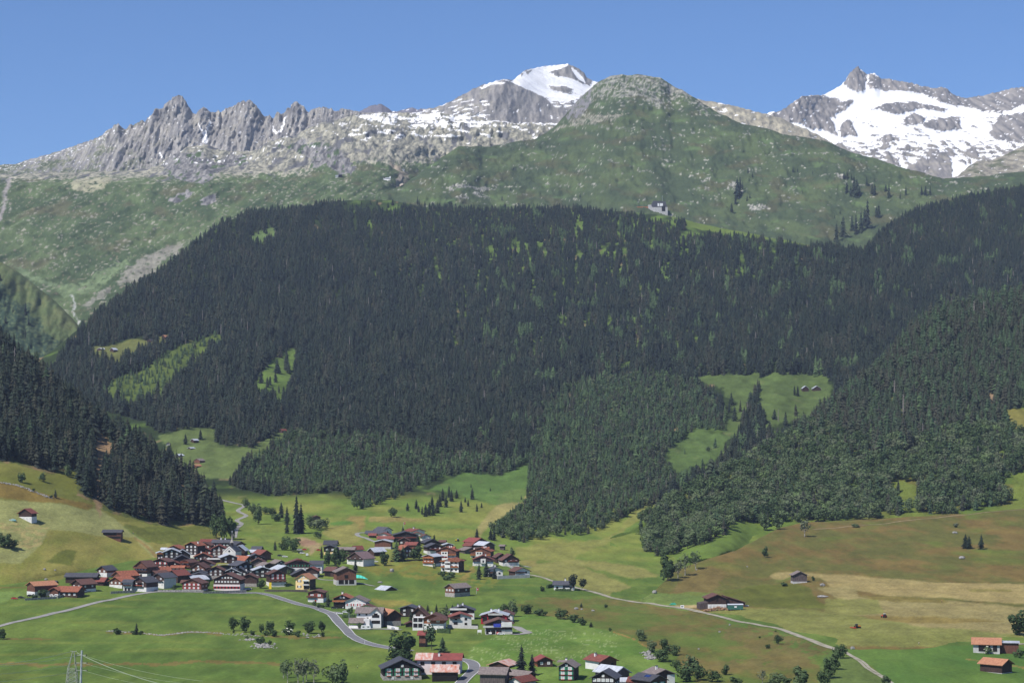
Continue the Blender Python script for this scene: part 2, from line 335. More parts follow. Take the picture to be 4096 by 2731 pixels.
MEADOW = sheet('meadow', -700, 4800, 5, [
    L(6500, 190), L(4300, 330), L(2800, [725, 720, 715, 710, 705, 705, 705, 710, 715]), L(2550, [900, 900, 895, 890, 880, 880, 870, 880, 890]),
    L(2340, [1090, 1090, 1130, 1150, 1160, 1180, 1150, 1120, 1120]), L(2230, [1190, 1190, 1225, 1260, 1330, 1380, 1350, 1300, 1300]), L(2110, [1420, 1420, 1410, 1450, 1520, 1560, 1560, 1560, 1560]),
    L6, frac(L6, RIDGE, 0.5), RIDGE, back(RIDGE, 25, 90), back(RIDGE, 700, 700)], 4, M_MEADOW, cover_meadow, disp_meadow,
    usm=[0, 0, 0, 60, 80, 80, 60, 40, 40, 12, 12, 12], ysm=9,
    split=lambda V: (lambda r: [('meadow', 0, r + 1), ('forest_mountain', r, V.shape[0])])(int(np.argmax(V[:, 400] < 2002))))

# left hill
def cover_left(u, v, X, Y, Z):
    n = fbm(X / 60, Y / 110, 4, 3); n2 = fbm(X / 10, Y / 40, 3, 8)
    col = mixc(C(128, 132, 72), C(146, 140, 84), sm(-0.3, 0.4, n + 0.4 * n2))
    P_ = lambda poly, c, **k: paint(col, u, v, poly, c, **k)
    col[v < 2085] = mixc(C(112, 116, 60), C(126, 126, 72), sm(-0.3, 0.3, n))[v < 2085]
    P_(Zm(0, 1500, 2.352, (-1500, 1000), (0, 1010), (120, 1030), (270, 1070), (420, 1130), (600, 1160), (880, 1215), (830, 1250), (450, 1205), (0, 1140), (-1500, 1050)), C(134, 112, 66), jit=4)
    P_(Zm(0, 2000, 3.357, (-1500, -60), (0, -15), (340, 0), (700, 50), (1180, 120), (1270, 82), (1370, 130), (1500, 215), (1700, 380), (1900, 520), (2150, 760), (2050, 770), (1900, 640), (1800, 500), (1400, 480), (1000, 400), (650, 390), (540, 620), (340, 780), (300, 850), (0, 840), (-1500, 800)), C(154, 156, 112), jit=3)
    P_(Zm(0, 2000, 3.357, (-100, 300), (500, 310), (700, 360), (600, 440), (540, 600), (300, 700), (230, 620), (330, 480), (180, 420), (-200, 400)), C(172, 158, 118), jit=9, keep=0.95)
    P_(Zm(0, 2000, 3.357, (620, 830), (700, 770), (830, 690), (940, 680), (1030, 700), (1000, 800), (960, 885), (860, 860)), C(96, 104, 50), jit=3)
    P_(Zm(500, 2050, 4.704, (0, 200), (200, 260), (500, 270), (900, 250), (1500, 260), (1750, 480), (1450, 540), (1150, 560), (1100, 600), (600, 590), (420, 540), (330, 490), (150, 360), (0, 260)), C(104, 112, 58), jit=5)
    P_(Zm(500, 2050, 4.704, (150, 450), (210, 480), (420, 640), (620, 830), (580, 860), (400, 680), (200, 520)), C(150, 120, 84), jit=2)
    P_(Zm(500, 2050, 4.704, (-20, 250), (120, 340), (320, 490), (500, 560), (460, 570), (280, 500), (80, 340), (-20, 270)), C(96, 124, 56), jit=2)
    forest = D((-400, 640), (0, 790), (100, 875), (200, 950), (300, 1015), (400, 1080), (460, 1120), (515, 1165), (512, 1212), (440, 1205), (360, 1208), (250, 1175), (215, 1150), (178, 1135), (182, 1075), (120, 1088), (30, 1062), (-400, 1040))
    m = inpoly(u + perlin(u / 20, v / 20, 2) * 8, v, forest); col[m] = mixc(C(92, 100, 58), C(140, 118, 96), sm(-0.1, 0.4, fbm(X / 18, Y / 30, 3, 12)))[m]
    P_(D((215, 985), (265, 1020), (272, 1050), (240, 1100), (230, 1190), (212, 1130), (214, 1050)), C(158, 130, 112), jit=5)
    st = (v > 2000) & (np.sin((u + v * 0.4) / 3.4 + n2) > 0.75) & (perlin(u / 60, v / 40, 5) > 0.0)
    col[st] = col[st] * 1.07
    return col
LB_top = [(-800, 1040, 1680), (0, 1400, 1560), (170, 1535, 1540), (350, 1680, 1510), (520, 1790, 1480), (700, 1900, 1450), (800, 1990, 1430), (880, 2060, 1400), (940, 2140, 1390), (1000, 2260, 1390), (1100, 2330, 1390)]
LB_foot = [(-800, 2365, None), (0, 2345, None), (300, 2300, None), (600, 2232, None), (800, 2192, None), (900, 2165, None), (940, 2150, None), (1000, 2270, 1380), (1100, 2340, 1380)]
LB_low = [(u, v + 90, 1060 if u < 300 else 1180) for u, v, y in LB_foot]
LB_mid = [(-800, 1960, 1280), (0, 1960, 1240), (350, 1980, 1300), (600, 2050, 1345), (900, 2125, 1385), (940, 2146, 1388), (1000, 2265, 1388), (1100, 2335, 1388)]
LEFT = sheet('left_hillside', -700, 1090, 4, [LB_low, LB_foot, LB_mid, LB_top, back(LB_top, 40, 70), back(LB_top, 900, 320)], 4, M_MEADOW, cover_left,
             lambda u, v, X, Y, Z: (X, Y, Z + 2.2 * fbm(X / 45, Y / 50, 4, 33)), usm=[40, 40, 40, 20, 20, 20], ysm=7)

# brown knoll with the farm, on the right
def cover_knoll(u, v, X, Y, Z):
    n = fbm(X / 50, Y / 90, 4, 6); n2 = fbm(X / 9, Y / 30, 3, 18)
    col = mixc(C(104, 104, 62), C(124, 106, 70), sm(-0.25, 0.35, n + 0.4 * n2)) * (1 + 0.16 * fbm(X / 5, Y / 14, 3, 19))[..., None]
    col = mixc(col, C(104, 116, 60), sm(0.1, 0.45, fbm(X / 70, Y / 120, 3, 26)) * sm(2330, 2200, v))
    P_ = lambda poly, c, **k: paint(col, u, v, poly, c, **k)
    P_(Zm(2100, 2250, 3.26, (1900, 390), (2000, 240), (2150, 110), (2400, 40), (2600, 100), (2500, 380)), C(122, 107, 72), jit=9)
    P_(Zm(2100, 2250, 3.26, (1500, 400), (1700, 370), (1900, 395), (2250, 380), (2500, 420), (2100, 640), (1900, 600), (1500, 520)), C(112, 134, 78), jit=4)
    P_(Zm(2700, 2200, 2.953, (0, 505), (400, 500), (1000, 410), (1400, 340), (1400, 300), (1120, 290), (1200, 380), (700, 470), (300, 540)), C(110, 120, 66), jit=4)
    P_(Zm(2700, 2200, 2.953, (1110, 300), (1180, 268), (1400, 262), (1560, 268), (1750, 280), (2080, 290), (2500, 330), (3100, 380), (4200, 400), (4200, 640), (3700, 610), (3200, 560), (2500, 540), (2080, 460), (1830, 430), (1720, 320), (1560, 300), (1380, 300), (1280, 345), (1180, 345)), C(166, 150, 112), jit=2)
    P_(Zm(3400, 2200, 2.953, (-400, 440), (60, 430), (100, 540), (600, 560), (1150, 600), (1750, 640), (2300, 690), (2300, 1030), (1500, 1010), (1200, 960), (900, 990), (500, 1010), (150, 930), (-500, 900), (-300, 720), (0, 640)), C(156, 144, 108), jit=3)
    P_(Zm(3400, 2200, 2.953, (100, 540), (500, 545), (1100, 575), (1150, 620), (700, 610), (300, 590)), C(128, 116, 68), jit=3)
    P_(Zm(3400, 2200, 2.953, (-200, 790), (300, 770), (1000, 790), (1500, 810), (1850, 830), (1500, 850), (900, 860), (-200, 850)), C(134, 118, 72), jit=3)
    P_(Zm(3400, 2200, 2.953, (-300, 560), (320, 580), (400, 740), (0, 770), (-300, 770)), C(132, 134, 82), jit=3)
    P_(Zm(3400, 2200, 2.953, (1370, 455), (1900, 460), (1920, 485), (1450, 490)), C(132, 124, 76), jit=2)
    P_(Zm(2700, 2200, 2.953, (560, 480), (1000, 410), (1400, 390), (1600, 440), (1650, 540), (1700, 600), (1850, 680), (1500, 685), (900, 670), (700, 600), (560, 520)), C(100, 106, 52), jit=6)
    P_(Zm(2700, 2200, 2.953, (0, 640), (360, 640), (380, 680), (100, 680), (0, 665)), C(180, 158, 130), jit=2)
    P_(Zm(2700, 2200, 2.953, (380, 690), (900, 680), (1500, 700), (2067, 760), (2900, 900), (4200, 1000), (4200, 1150), (2100, 1130), (1900, 1160), (1400, 990), (1100, 900), (690, 825), (400, 740)), C(130, 134, 82), jit=4)
    st = (v > 2290) & (u > 3350) & (np.sin(v / 2.1 + 0.004 * u + n2 * 1.5) > 0.55)
    col[st] = col[st] * 1.08
    return col
KN_top = [(2500, 2420, 1075), (2560, 2398, 1085), (2620, 2360, 1120), (2700, 2280, 1190), (2800, 2245, 1230), (2950, 2197, 1270), (3120, 2108, 1380), (3240, 2088, 1420), (3500, 2075, 1440), (3900, 2050, 1460), (4096, 2032, 1470), (4800, 1990, 1500)]
KN_foot = [(2500, 2425, 1070), (2560, 2415, None), (2700, 2440, None), (3000, 2475, None), (3400, 2640, None), (4096, 2600, None), (4800, 2600, None)]
_kf = lambda u, v, d: (u, v, hit(u, v).y / S - d)
KN_foot = [(2500, 2425, 1070), _kf(2560, 2415, 1), _kf(2700, 2440, 1), _kf(3000, 2475, 1), _kf(3200, 2540, 1), _kf(3400, 2622, 1), _kf(3800, 2590, 1), _kf(4096, 2580, 1), _kf(4800, 2580, 1)]
KN_near = [(2500, 2424, 1071), _kf(2560, 2411, 3), _kf(2700, 2410, 8), _kf(3000, 2440, 10), _kf(3200, 2480, 14), _kf(3400, 2520, 18), _kf(3800, 2510, 16), _kf(4096, 2505, 16), _kf(4800, 2500, 16)]
KN_mid = [(2500, 2422, 1072), (2560, 2408, 1080), (2700, 2372, 1110), (3000, 2360, 1120), (3400, 2390, 1050), (4096, 2380, 1035), (4800, 2370, 1035)]
KNOLL = sheet('brown_hillside', 2500, 4800, 4, [[(u, v + 60, y + 5) for u, v, y in KN_foot], KN_foot, KN_near, KN_mid, KN_top, back(KN_top, 20, 40), back(KN_top, 500, 200)], 4, M_MEADOW, cover_knoll,
              lambda u, v, X, Y, Z: (X, Y, Z + 1.3 * fbm(X / 40, Y / 50, 4, 63)), usm=[20, 20, 30, 30, 12, 12, 12], ysm=5)
# wooded hill behind it
RB_top = [(2440, 2150, 1480), (2560, 2090, 1540), (2700, 2000, 1620), (2850, 1905, 1690), (3000, 1830, 1760), (3150, 1760, 1820), (3250, 1690, 1860), (3400, 1570, 1940), (3550, 1455, 2010), (3640, 1330, 2080), (3750, 1260, 2120), (3900, 1225, 2160), (4096, 1185, 2200), (4800, 1040, 2350)]
RB_foot = [(2440, 2160, 1470), (2560, 2240, None), (2700, 2245, None), (2860, 2240, None), (3000, 2180, 1480), (3300, 2150, 1500), (3600, 2140, 1510), (4096, 2110, 1520), (4800, 2070, 1540)]
RB_foot[0] = (2440, 2165, 1475)
RB_low = [(u, v + 60, 1385) for u, v, y in RB_foot]
def cover_right(u, v, X, Y, Z):
    n = fbm(X / 45, Y / 70, 4, 16)
    col = mixc(C(92, 112, 54), C(118, 112, 66), sm(-0.2, 0.4, n))
    low = sm(2060, 2110, v) * (u < 3300)
    col = mixc(col, C(104, 126, 64), low)
    paint(col, u, v, Zm(3000, 1600, 2.146, (2200, 80), (2500, 70), (2900, 90), (2900, 420), (2400, 330), (2200, 170)), C(130, 124, 72))
    paint(col, u, v, Zm(3000, 1600, 2.146, (1980, -60), (2060, 60), (2180, 80), (2160, -40), (2060, -90)), C(156, 130, 120))
    paint(col, u, v, Zm(3000, 1600, 2.146, (1230, 690), (1340, 690), (1470, 780), (1420, 960), (1650, 1000), (2000, 960), (2250, 880), (2250, 620), (2900, 600), (2900, 1100), (1230, 1100)), C(110, 124, 62), jit=8)
    return col
RIGHT = sheet('wooded_hillside', 2440, 4800, 5, [RB_low, RB_foot, frac(RB_foot and [(u, v, 1480 if y is None else y) for u, v, y in RB_foot], RB_top, 0.5), RB_top, back(RB_top, 40, 80), back(RB_top, 900, 400)], 5, M_MEADOW, cover_right,
              lambda u, v, X, Y, Z: (X, Y, Z + 4 * fbm(X / 60, Y / 60, 4, 83)), usm=[30, 30, 30, 12, 12, 12], ysm=8)

# side slope at far left
SL_top = [(-800, 900, 2720), (0, 1045, 2700), (70, 1085, 2700), (150, 1150, 2690), (230, 1215, 2680), (290, 1275, 2670), (330, 1330, 2650), (420, 1480, 2610)]
def cover_side(u, v, X, Y, Z):
    n = fbm(X / 30, Z / 30, 4, 5)
    e = np.interp(u, [-800, 0, 70, 160, 240, 330], [1050, 1130, 1190, 1290, 1370, 1420]) + 60 * fbm(u / 50, v / 50, 4, 3)
    col = mixc(C(94, 108, 72), C(110, 118, 80), sm(-0.3, 0.3, n + .4 * fbm(X / 8, Z / 6, 3, 7)))
    d = sm(-12, 12, v - e + 40 * n); col = mixc(col, mixc(C(56, 74, 60), C(94, 108, 78), sm(-0.15, 0.35, fbm(X / 6, Z / 4, 3, 9) + .4 * fbm(X / 30, Z / 30, 3, 10))), d)
    return col
SIDE = sheet('side_slope', -700, 420, 5, [[(u, 1760, 2500) for u, v, y in SL_top], frac([(u, 1760, 2500) for u, v, y in SL_top], SL_top, 0.55), SL_top, back(SL_top, 30, 60), back(SL_top, 700, 300)], 5, M_ALP, cover_side,
             lambda u, v, X, Y, Z: (X, Y + 22 * fbm(X / 60, Z / 60, 4, 4) + 12 * ridged(X / 22, Z / 90, 3, 14), Z), usm=[0, 0, 15, 15, 15], ysm=5)

# alpine slope below the jagged ridge
FT = [(-800, 730, 4300), (0, 698, 4350), (300, 690, 4400), (500, 685, 4450), (600, 672, 4500), (661, 642, 4520), (714, 603, 4560), (744, 589, 4600), (815, 577, 4620), (851, 592, 4650), (911, 604, 4650), (1012, 604, 4650), (1065, 571, 4650), (1131, 544, 4700), (1185, 532, 4720), (1226, 511, 4750), (1280, 496, 4780),
      (1345, 479, 4800), (1407, 457, 4850), (1600, 452, 4900), (1750, 447, 4900), (1850, 462, 4900), (1960, 482, 4900), (2100, 488, 4900), (2300, 492, 4900), (2500, 500, 4900)]
F1 = [(-800, 1480, 2560), (200, 1500, 2560), (700, 1480, 2600), (1450, 1350, 2800), (1750, 1400, 4000), (2500, 1400, 4000)]
F2 = [(-800, 760, 4050), (0, 745, 4050), (600, 740, 4050), (1000, 745, 4000), (1400, 745, 3950), (1550, 750, 4000), (1750, 860, 4350), (2500, 900, 4350)]
def cover_alp(u, v, X, Y, Z):
    n = fbm(X / 130, Z / 110, 4, 5); n2 = fbm(X / 26, Z / 14, 4, 15); n3 = fbm(X / 60, Z / 40, 4, 25); n4 = fbm(X / 9, Z / 5, 3, 65); gl = ridged((X - 0.8 * Z) / 34, (X + 1.2 * Z) / 420, 3, 75)
    g = mixc(C(76, 92, 62), C(98, 114, 76), sm(-0.25, 0.35, n + 0.35 * n3)) * (1 + 0.14 * gl + 0.12 * n4)[..., None]
    g = mixc(g, C(106, 104, 78), sm(0.12, 0.4, fbm(X / 90, Z / 60, 3, 35)) * 0.7)
    spots = sm(0.30, 0.42, n4 + 0.45 * np.maximum(0, n2) + 0.15 * n3) * 0.8
    g = mixc(g, mixc(C(150, 140, 122), C(176, 172, 158), sm(-.2, .2, n3)), spots)
    rock = mixc(C(118, 118, 110), C(190, 186, 166), sm(-0.3, 0.3, n2 * 0.5 + n4 * 0.8)); rock = mixc(rock, C(112, 112, 114), sm(0.1, 0.35, fbm(X / 40, Z / 60, 3, 41)))
    hi = sm(740, 640, v + 60 * n3 - 30 * sm(1300, 700, u)) 
    hi = np.where(u > 1250, sm(700, 600, v + 70 * n3 - np.interp(u, [1250, 1800], [0, 0])), hi)
    rk = np.clip(hi * 0.95 + 0.0, 0, 1); mix_ = sm(-0.16, 0.10, n2 * 0.5 + n4 * 0.5 + n3 * 0.6 + rk * 1.15 - 0.60)
    col = mixc(g, rock, mix_)
    # the two grey crags
    for poly in (Zm(0, 300, 1.68, (1095, 590), (1200, 515), (1330, 520), (1400, 560), (1480, 580), (1560, 520), (1700, 545), (1650, 610), (1500, 620), (1440, 700), (1360, 740), (1200, 705), (1100, 680)),
                 Zm(0, 300, 1.68, (1800, 470), (2050, 440), (2200, 470), (2352, 560), (2352, 680), (2260, 655), (2120, 560), (1950, 500)), Zm(1300, 200, 1.68, (-100, 660), (60, 660), (160, 740), (210, 810), (100, 830), (0, 780), (-100, 800)),
                 Zm(0, 300, 1.68, (1140, 830), (1280, 770), (1290, 820), (1180, 870)), Zm(0, 300, 1.68, (1340, 850), (1450, 810), (1460, 850), (1380, 880))):
        m = inpoly(u + n2 * 25, v + n3 * 18, poly); col[m] = mixc(C(96, 96, 98), C(164, 161, 158), sm(-0.3, 0.3, .7 * fbm(X / 16, Z / 60, 4, 51) + .6 * fbm(X / 6, Z / 14, 3, 52)))[m]
        m2 = m & (fbm(X / 20, Z / 30, 3, 57) > 0.24); col[m2] = C(88, 106, 72)
    # boulder field and scree, gully with the torrent, pale fan
    for poly, c, kp in ((Zm(0, 300, 1.68, (460, 720), (700, 690), (760, 700), (700, 770), (600, 790), (470, 765)), C(182, 178, 150), .8), (Zm(0, 300, 1.68, (860, 1300), (1080, 1170), (1240, 1130), (1300, 1100), (1100, 1260), (950, 1390), (780, 1410), (840, 1330)), C(156, 152, 140), 0.7),
                        (Zm(0, 300, 1.68, (560, 1550), (640, 1480), (760, 1420), (700, 1490), (600, 1570)), C(150, 148, 136), 0.8), (Zm(0, 300, 1.68, (380, 1430), (560, 1400), (900, 1200), (820, 1330), (660, 1440), (540, 1480), (420, 1500)), C(128, 146, 106), 0.75),
                        (Zm(0, 300, 1.68, (60, 1260), (300, 1380), (420, 1400), (380, 1430), (220, 1380)), C(132, 150, 112), 0.8),
                        (Zm(1300, 200, 1.68, (430, 760), (490, 760), (560, 860), (530, 910), (490, 900), (500, 830)), C(186, 172, 152), 0.7)):
        paint(col, u, v, poly, c, jit=9, sc=25, keep=kp)
    paint(col, u, v, [(-14, 890), (2, 850), (14, 812), (20, 775), (34, 735), (40, 712), (50, 714), (44, 745), (30, 785), (24, 825), (10, 870), (4, 895)], C(176, 168, 166), jit=4, sc=14)
    for ln in ([(286, 1330), (322, 1288), (308, 1268), (294, 1250), (303, 1214), (290, 1190), (276, 1176)], [(240, 1360), (200, 1378), (160, 1412)]):
        paint(col, u, v, [(x - 3.5, y) for x, y in ln] + [(x + 3.5, y + 2) for x, y in ln[::-1]], C(190, 192, 186), jit=3, sc=12, soft=1.5)
    # snow left in the hollows
    sp = (fbm(X / 45, Z / 12, 4, 91) + 0.22 * sm(480, 430, v) > np.where(u > 1330, 0.24, 0.42)) & (v < np.where(u > 1300, 560, 640)) & (u > 1000)
    sp |= (fbm(X / 20, Z / 7, 4, 95) > 0.36) & (v < 700) & (u < 1100) & (v < np.interp(u, [0, 600], [700, 660]))
    sp |= inpoly(u, v, Zm(1300, 200, 1.68, (390, 858), (440, 858), (440, 870), (395, 872)))
    band_ = inpoly(u, v, Zm(1300, 200, 1.68, (200, 420), (720, 380), (1000, 455), (1560, 465), (1560, 495), (1000, 500), (700, 520), (300, 490))) & (fbm(X / 60, Z / 10, 4, 97) > 0.02)
    col[sp | band_] = SNOW
    return col
def disp_alp(u, v, X, Y, Z):
    k = sm(720, 640, v)
    e = np.minimum(1, np.maximum(0, (v - np.interp(u, [p[0] for p in FT], [p[1] for p in FT])) / 12))
    Y = Y + (44 * fbm(X / 120, Z / 80, 4, 7) + 18 * ridged(X / 30, Z / 60, 4, 17)) * (0.5 + k) - 30 * (1 - k) * ridged((X - 0.8 * Z) / 80, (X + 1.2 * Z) / 700, 3, 79)
    Z = Z + (8 + 10 * k) * fbm(X / 40, Y / 60, 4, 27) * (0.35 + 0.65 * e)
    return X, Y, Z
ALPINE = sheet('alpine_slope', -700, 2500, 4, [F1, frac(F1, F2, 0.5), F2, FT, back(FT, 10, 90), back(FT, 600, 500)], 4, M_ALP, cover_alp, disp_alp, usm=[0, 30, 20, 6, 6, 6], ysm=6)

# round rocky dome
GT = [(1450, 800, 3900), (1560, 765, 3950), (1633, 724, 4000), (1720, 660, 4050), (1836, 590, 4150), (1900, 586, 4200), (1955, 590, 4250), (2050, 572, 4300), (2133, 557, 4350), (2190, 525, 4400), (2223, 504, 4420), (2270, 450, 4500), (2312, 402, 4550), (2360, 360, 4580), (2401, 325, 4600), (2440, 308, 4600), (2485, 301, 4600), (2530, 305, 4600), (2568, 306, 4600), (2640, 316, 4600), (2700, 355, 4580), (2727, 362, 4560),
      (2791, 404, 4500), (2867, 454, 4440), (2937, 486, 4400), (3045, 512, 4350), (3172, 543, 4300), (3300, 563, 4250), (3427, 613, 4200), (3618, 677, 4100), (3777, 711, 4050), (3872, 708, 4050), (4096, 690, 4050), (4800, 640, 4100)]
G1 = [(1450, 1150, 3380), (4800, 1150, 3380)]
def cover_dome(u, v, X, Y, Z):
    n = fbm(X / 120, Z / 70, 4, 2); n2 = 0.6 * fbm(X / 17, Z / 11, 3, 12) + 0.6 * fbm(X / 7.5, Z / 4.5, 3, 72); n3 = fbm(X / 60, Z / 28, 4, 22)
    g = mixc(C(74, 88, 62), C(90, 104, 68), sm(-0.25, 0.35, n + 0.3 * n3)); g = mixc(g, C(104, 128, 80), sm(0.2, 0.5, n3) * 0.6)
    g = mixc(g, C(98, 94, 68), sm(0.1, 0.4, fbm(X / 80, Z / 40, 3, 32)) * 0.55)
    top = np.interp(u, [p[0] for p in GT], [p[1] for p in GT])
    hi = sm(330, 20, v - top) * sm(1800, 2250, u) * sm(3300, 2750, u)
    dens = 0.43 - 0.50 * hi * sm(520, 330, v) - 0.30 * sm(0.0, 0.35, fbm(X / 75, Z / 22, 4, 77)) + 0.10 * sm(760, 900, v)
    r = sm(dens, dens + 0.08, n2)
    col = mixc(g, mixc(C(128, 128, 122), C(190, 188, 174), sm(-0.3, 0.4, fbm(X / 8, Z / 6, 3, 42))), r * 0.85)
    m = inpoly(u + n2 * 30, v + n3 * 20, Zm(1300, 200, 1.68, (1540, 540), (1640, 480), (1760, 440), (1900, 430), (2050, 420), (1950, 480), (1700, 520), (1540, 560))); q_ = m & (n2 > -0.06); col[q_] = mixc(C(128, 126, 112), C(172, 170, 152), sm(-.2, .3, fbm(X / 7, Z / 5, 3, 44)))[q_]
    m = inpoly(u, v, Zm(1300, 200, 1.68, (1620, 450), (1700, 330), (1790, 260), (1790, 360), (1700, 460), (1640, 480))); col[m & (n2 > -0.1)] = C(136, 134, 136)
    for poly in (Zm(1300, 200, 1.68, (800, 920), (960, 880), (960, 930), (830, 955)), Zm(1300, 200, 1.68, (870, 990), (940, 970), (980, 1000), (900, 1015)), Zm(1300, 200, 1.68, (990, 950), (1060, 950), (1110, 1000), (1040, 1000)), Zm(1300, 200, 1.68, (960, 920), (1050, 905), (1160, 940), (1060, 945)),
                 Zm(2600, 200, 1.572, (620, 980), (700, 975), (770, 1000), (640, 1010)), Zm(2600, 200, 1.572, (490, 835), (540, 840), (530, 880), (490, 875)), Zm(2600, 200, 1.572, (1160, 780), (1210, 790), (1200, 815), (1160, 805)), Zm(2600, 200, 1.572, (320, 815), (390, 805), (390, 830), (330, 835))):
        m = inpoly(u + n2 * 26, v + n3 * 12, poly) & (n2 > -0.12); col[m] = mixc(C(120, 120, 114), C(188, 186, 174), sm(-.2, .3, fbm(X / 6, Z / 5, 3, 43)))[m]
    s = (fbm(X / 8, Z / 6, 2, 62) > 0.6) & (v < 900); col[s] = C(190, 188, 176)
    return col
def disp_dome(u, v, X, Y, Z):
    e = np.clip((v - np.interp(u, [p[0] for p in GT], [p[1] for p in GT])) / 14, 0, 1)
    n2 = fbm(X / 20, Z / 13, 4, 12)
    Y = Y + 55 * fbm(X / 170, Z / 110, 4, 3) - 10 * np.maximum(0, n2 - 0.05) - 8 * ridged(X / 24, Z / 30, 3, 13) - 16 * ridged(X / 90, Z / 420, 3, 19)
    Z = Z + 7 * fbm(X / 30, Y / 50, 4, 23) * (0.45 + 0.55 * e)
    return X, Y, Z
DOME = sheet('rocky_dome', 1450, 4800, 4, [G1, frac(G1, GT, 0.5, 0.9), GT, back(GT, 12, 110), back(GT, 600, 700)], 4, M_ALP, cover_dome, disp_dome, usm=[0, 10, 5, 5, 5], ysm=6)

# jagged grey ridge
HT = [(-700, 760), (-300, 700), (0, 664), (60, 657), (119, 642), (196, 621), (256, 604), (321, 580), (381, 562), (429, 535), (470, 508), (485, 504), (506, 523), (514, 517), (527, 503), (540, 507), (553, 494), (571, 482), (580, 490), (589, 494), (604, 476), (625, 461), (640, 447), (655, 437), (672, 422), (690, 413), (702, 403), (714, 397), (726, 389), (738, 394), (747, 404), (757, 424), (768, 443), (780, 460), (792, 466),
      (800, 461), (812, 446), (824, 440), (838, 446), (851, 458), (866, 461), (881, 451), (890, 456), (899, 449), (917, 438), (935, 425), (950, 416), (962, 414), (976, 407), (990, 416), (1000, 411), (1012, 413), (1024, 424), (1036, 437), (1050, 456), (1060, 469), (1075, 466), (1089, 471), (1096, 482), (1108, 468), (1122, 458), (1132, 468), (1143, 464), (1158, 440), (1173, 428), (1190, 414), (1203, 424), (1220, 434), (1230, 450), (1241, 460), (1260, 450), (1298, 440), (1315, 444), (1333, 443), (1341, 452), (1348, 457), (1369, 443), (1385, 450), (1400, 449), (1440, 458), (1500, 470), (1560, 500)]
HT = [(u, v, 5800) for u, v in HT]
HF = [(u, max(v + 60, np.interp(u, [0, 600, 700, 1500], [730, 720, 700, 620])), 5480) for u, v, y in HT]
def cover_jag(u, v, X, Y, Z):
    n = fbm(X / 18, Z / 75, 5, 2); n2 = fbm(X / 70, Z / 60, 4, 12); n3 = fbm(X / 14, Z / 14, 4, 22)
    col = mixc(C(138, 136, 136), C(178, 174, 168), sm(-0.3, 0.3, n)); col = mixc(col, C(186, 180, 164), sm(0.05, 0.4, n2) * 0.45)
    col = col * (1 + 0.5 * fbm(X / 7, Z / 55, 3, 82) + 0.22 * fbm(X / 5, Z / 5, 2, 84))[..., None]
    d = np.interp(u, [0, 400, 640, 800], [1, 0.8, 0.3, 0.0]); gr = sm(0.15, 0.35, n3 * 0.6 + n2 * 0.6 + 0.25 * d - 0.12 + 0.2 * sm(600, 690, v)); col = mixc(col, C(98, 108, 76), gr * (d > 0) * np.clip(d + 0.1, 0, 1))
    col = mixc(col, C(178, 174, 154), sm(0.0, 0.3, n3) * sm(560, 300, u) * 0.7)
    for poly in (Zm(0, 300, 1.68, (1375, 395), (1395, 380), (1402, 430), (1400, 475), (1372, 465)), Zm(0, 300, 1.68, (1350, 340), (1372, 380), (1380, 400), (1360, 380)), Zm(0, 300, 1.68, (1400, 370), (1425, 320), (1432, 330), (1405, 385)),
                 Zm(0, 300, 1.68, (1838, 330), (1850, 375), (1875, 400), (1900, 380), (1920, 300), (1934, 290), (1916, 360), (1902, 404), (1862, 408), (1840, 380)), Zm(0, 300, 1.68, (1092, 530), (1102, 540), (1116, 577), (1106, 575)), Zm(0, 300, 1.68, (1630, 390), (1622, 412), (1614, 410), (1622, 390))):
        m = inpoly(u + n3 * 3, v, poly); col[m] = SNOW
    top = np.interp(u, [p[0] for p in HT], [p[1] for p in HT])
    sp = (fbm(X / 10, Z / 7, 3, 71) > 0.5) | ((fbm(X / 20, Z / 5, 3, 75) > 0.3) & (u < 620) & (v - top < 24) & (v - top > 2))
    col[sp] = SNOW
    return col
def disp_jag(u, v, X, Y, Z):
    top = np.interp(u, [p[0] for p in HT], [p[1] for p in HT]); e = np.clip((v - top) / 10, 0, 1)
    k = np.interp(u, [300, 560], [0.35, 1.0])
    Y = Y - k * (70 * ridged(X / 95, Z / 380, 3, 3) + 34 * ridged(X / 30, Z / 150, 4, 13) + 12 * fbm(X / 10, Z / 20, 3, 23) + 14 * ridged(X / 13, Z / 90, 3, 53))
    X = X + k * 5 * fbm(X / 14, Z / 18, 3, 33)
    Z = Z + k * 6 * fbm(X / 9, Y * 0, 3, 43) * (1.0 - 0.5 * e)
    return X, Y, Z
JAG = sheet('jagged_ridge', -700, 1560, 3, [back(HF, 60, -60), HF, HT, back(HT, 20, 60), back(HT, 500, 400)], 3, M_ROCK, cover_jag, disp_jag, ysm=4)

# snow-topped massif in the middle
IT = [(1380, 480), (1407, 458), (1431, 452), (1450, 440), (1479, 424), (1500, 419), (1526, 417), (1545, 428), (1568, 447), (1590, 447), (1610, 441), (1633, 435), (1650, 433), (1669, 441), (1729, 436), (1806, 408), (1840, 390), (1871, 373), (1900, 355), (1931, 343), (1970, 328), (2014, 319), (2045, 323), (2056, 320), (2074, 304), (2095, 286), (2121, 277), (2181, 265), (2230, 260), (2270, 257), (2280, 262), (2306, 272), (2320, 283), (2336, 293), (2345, 312), (2360, 322), (2395, 329), (2450, 360), (2560, 420)]
IT = [(u, v, float(np.interp(u, [1380, 1600, 1850, 2020, 2200, 2560], [5900, 6000, 5800, 5800, 6500, 6500]))) for u, v in IT]
IF = [(u, max(v + 40, 560), float(np.interp(u, [1380, 1800, 2100, 2560], [5300, 5300, 5350, 5500]))) for u, v, y in IT]
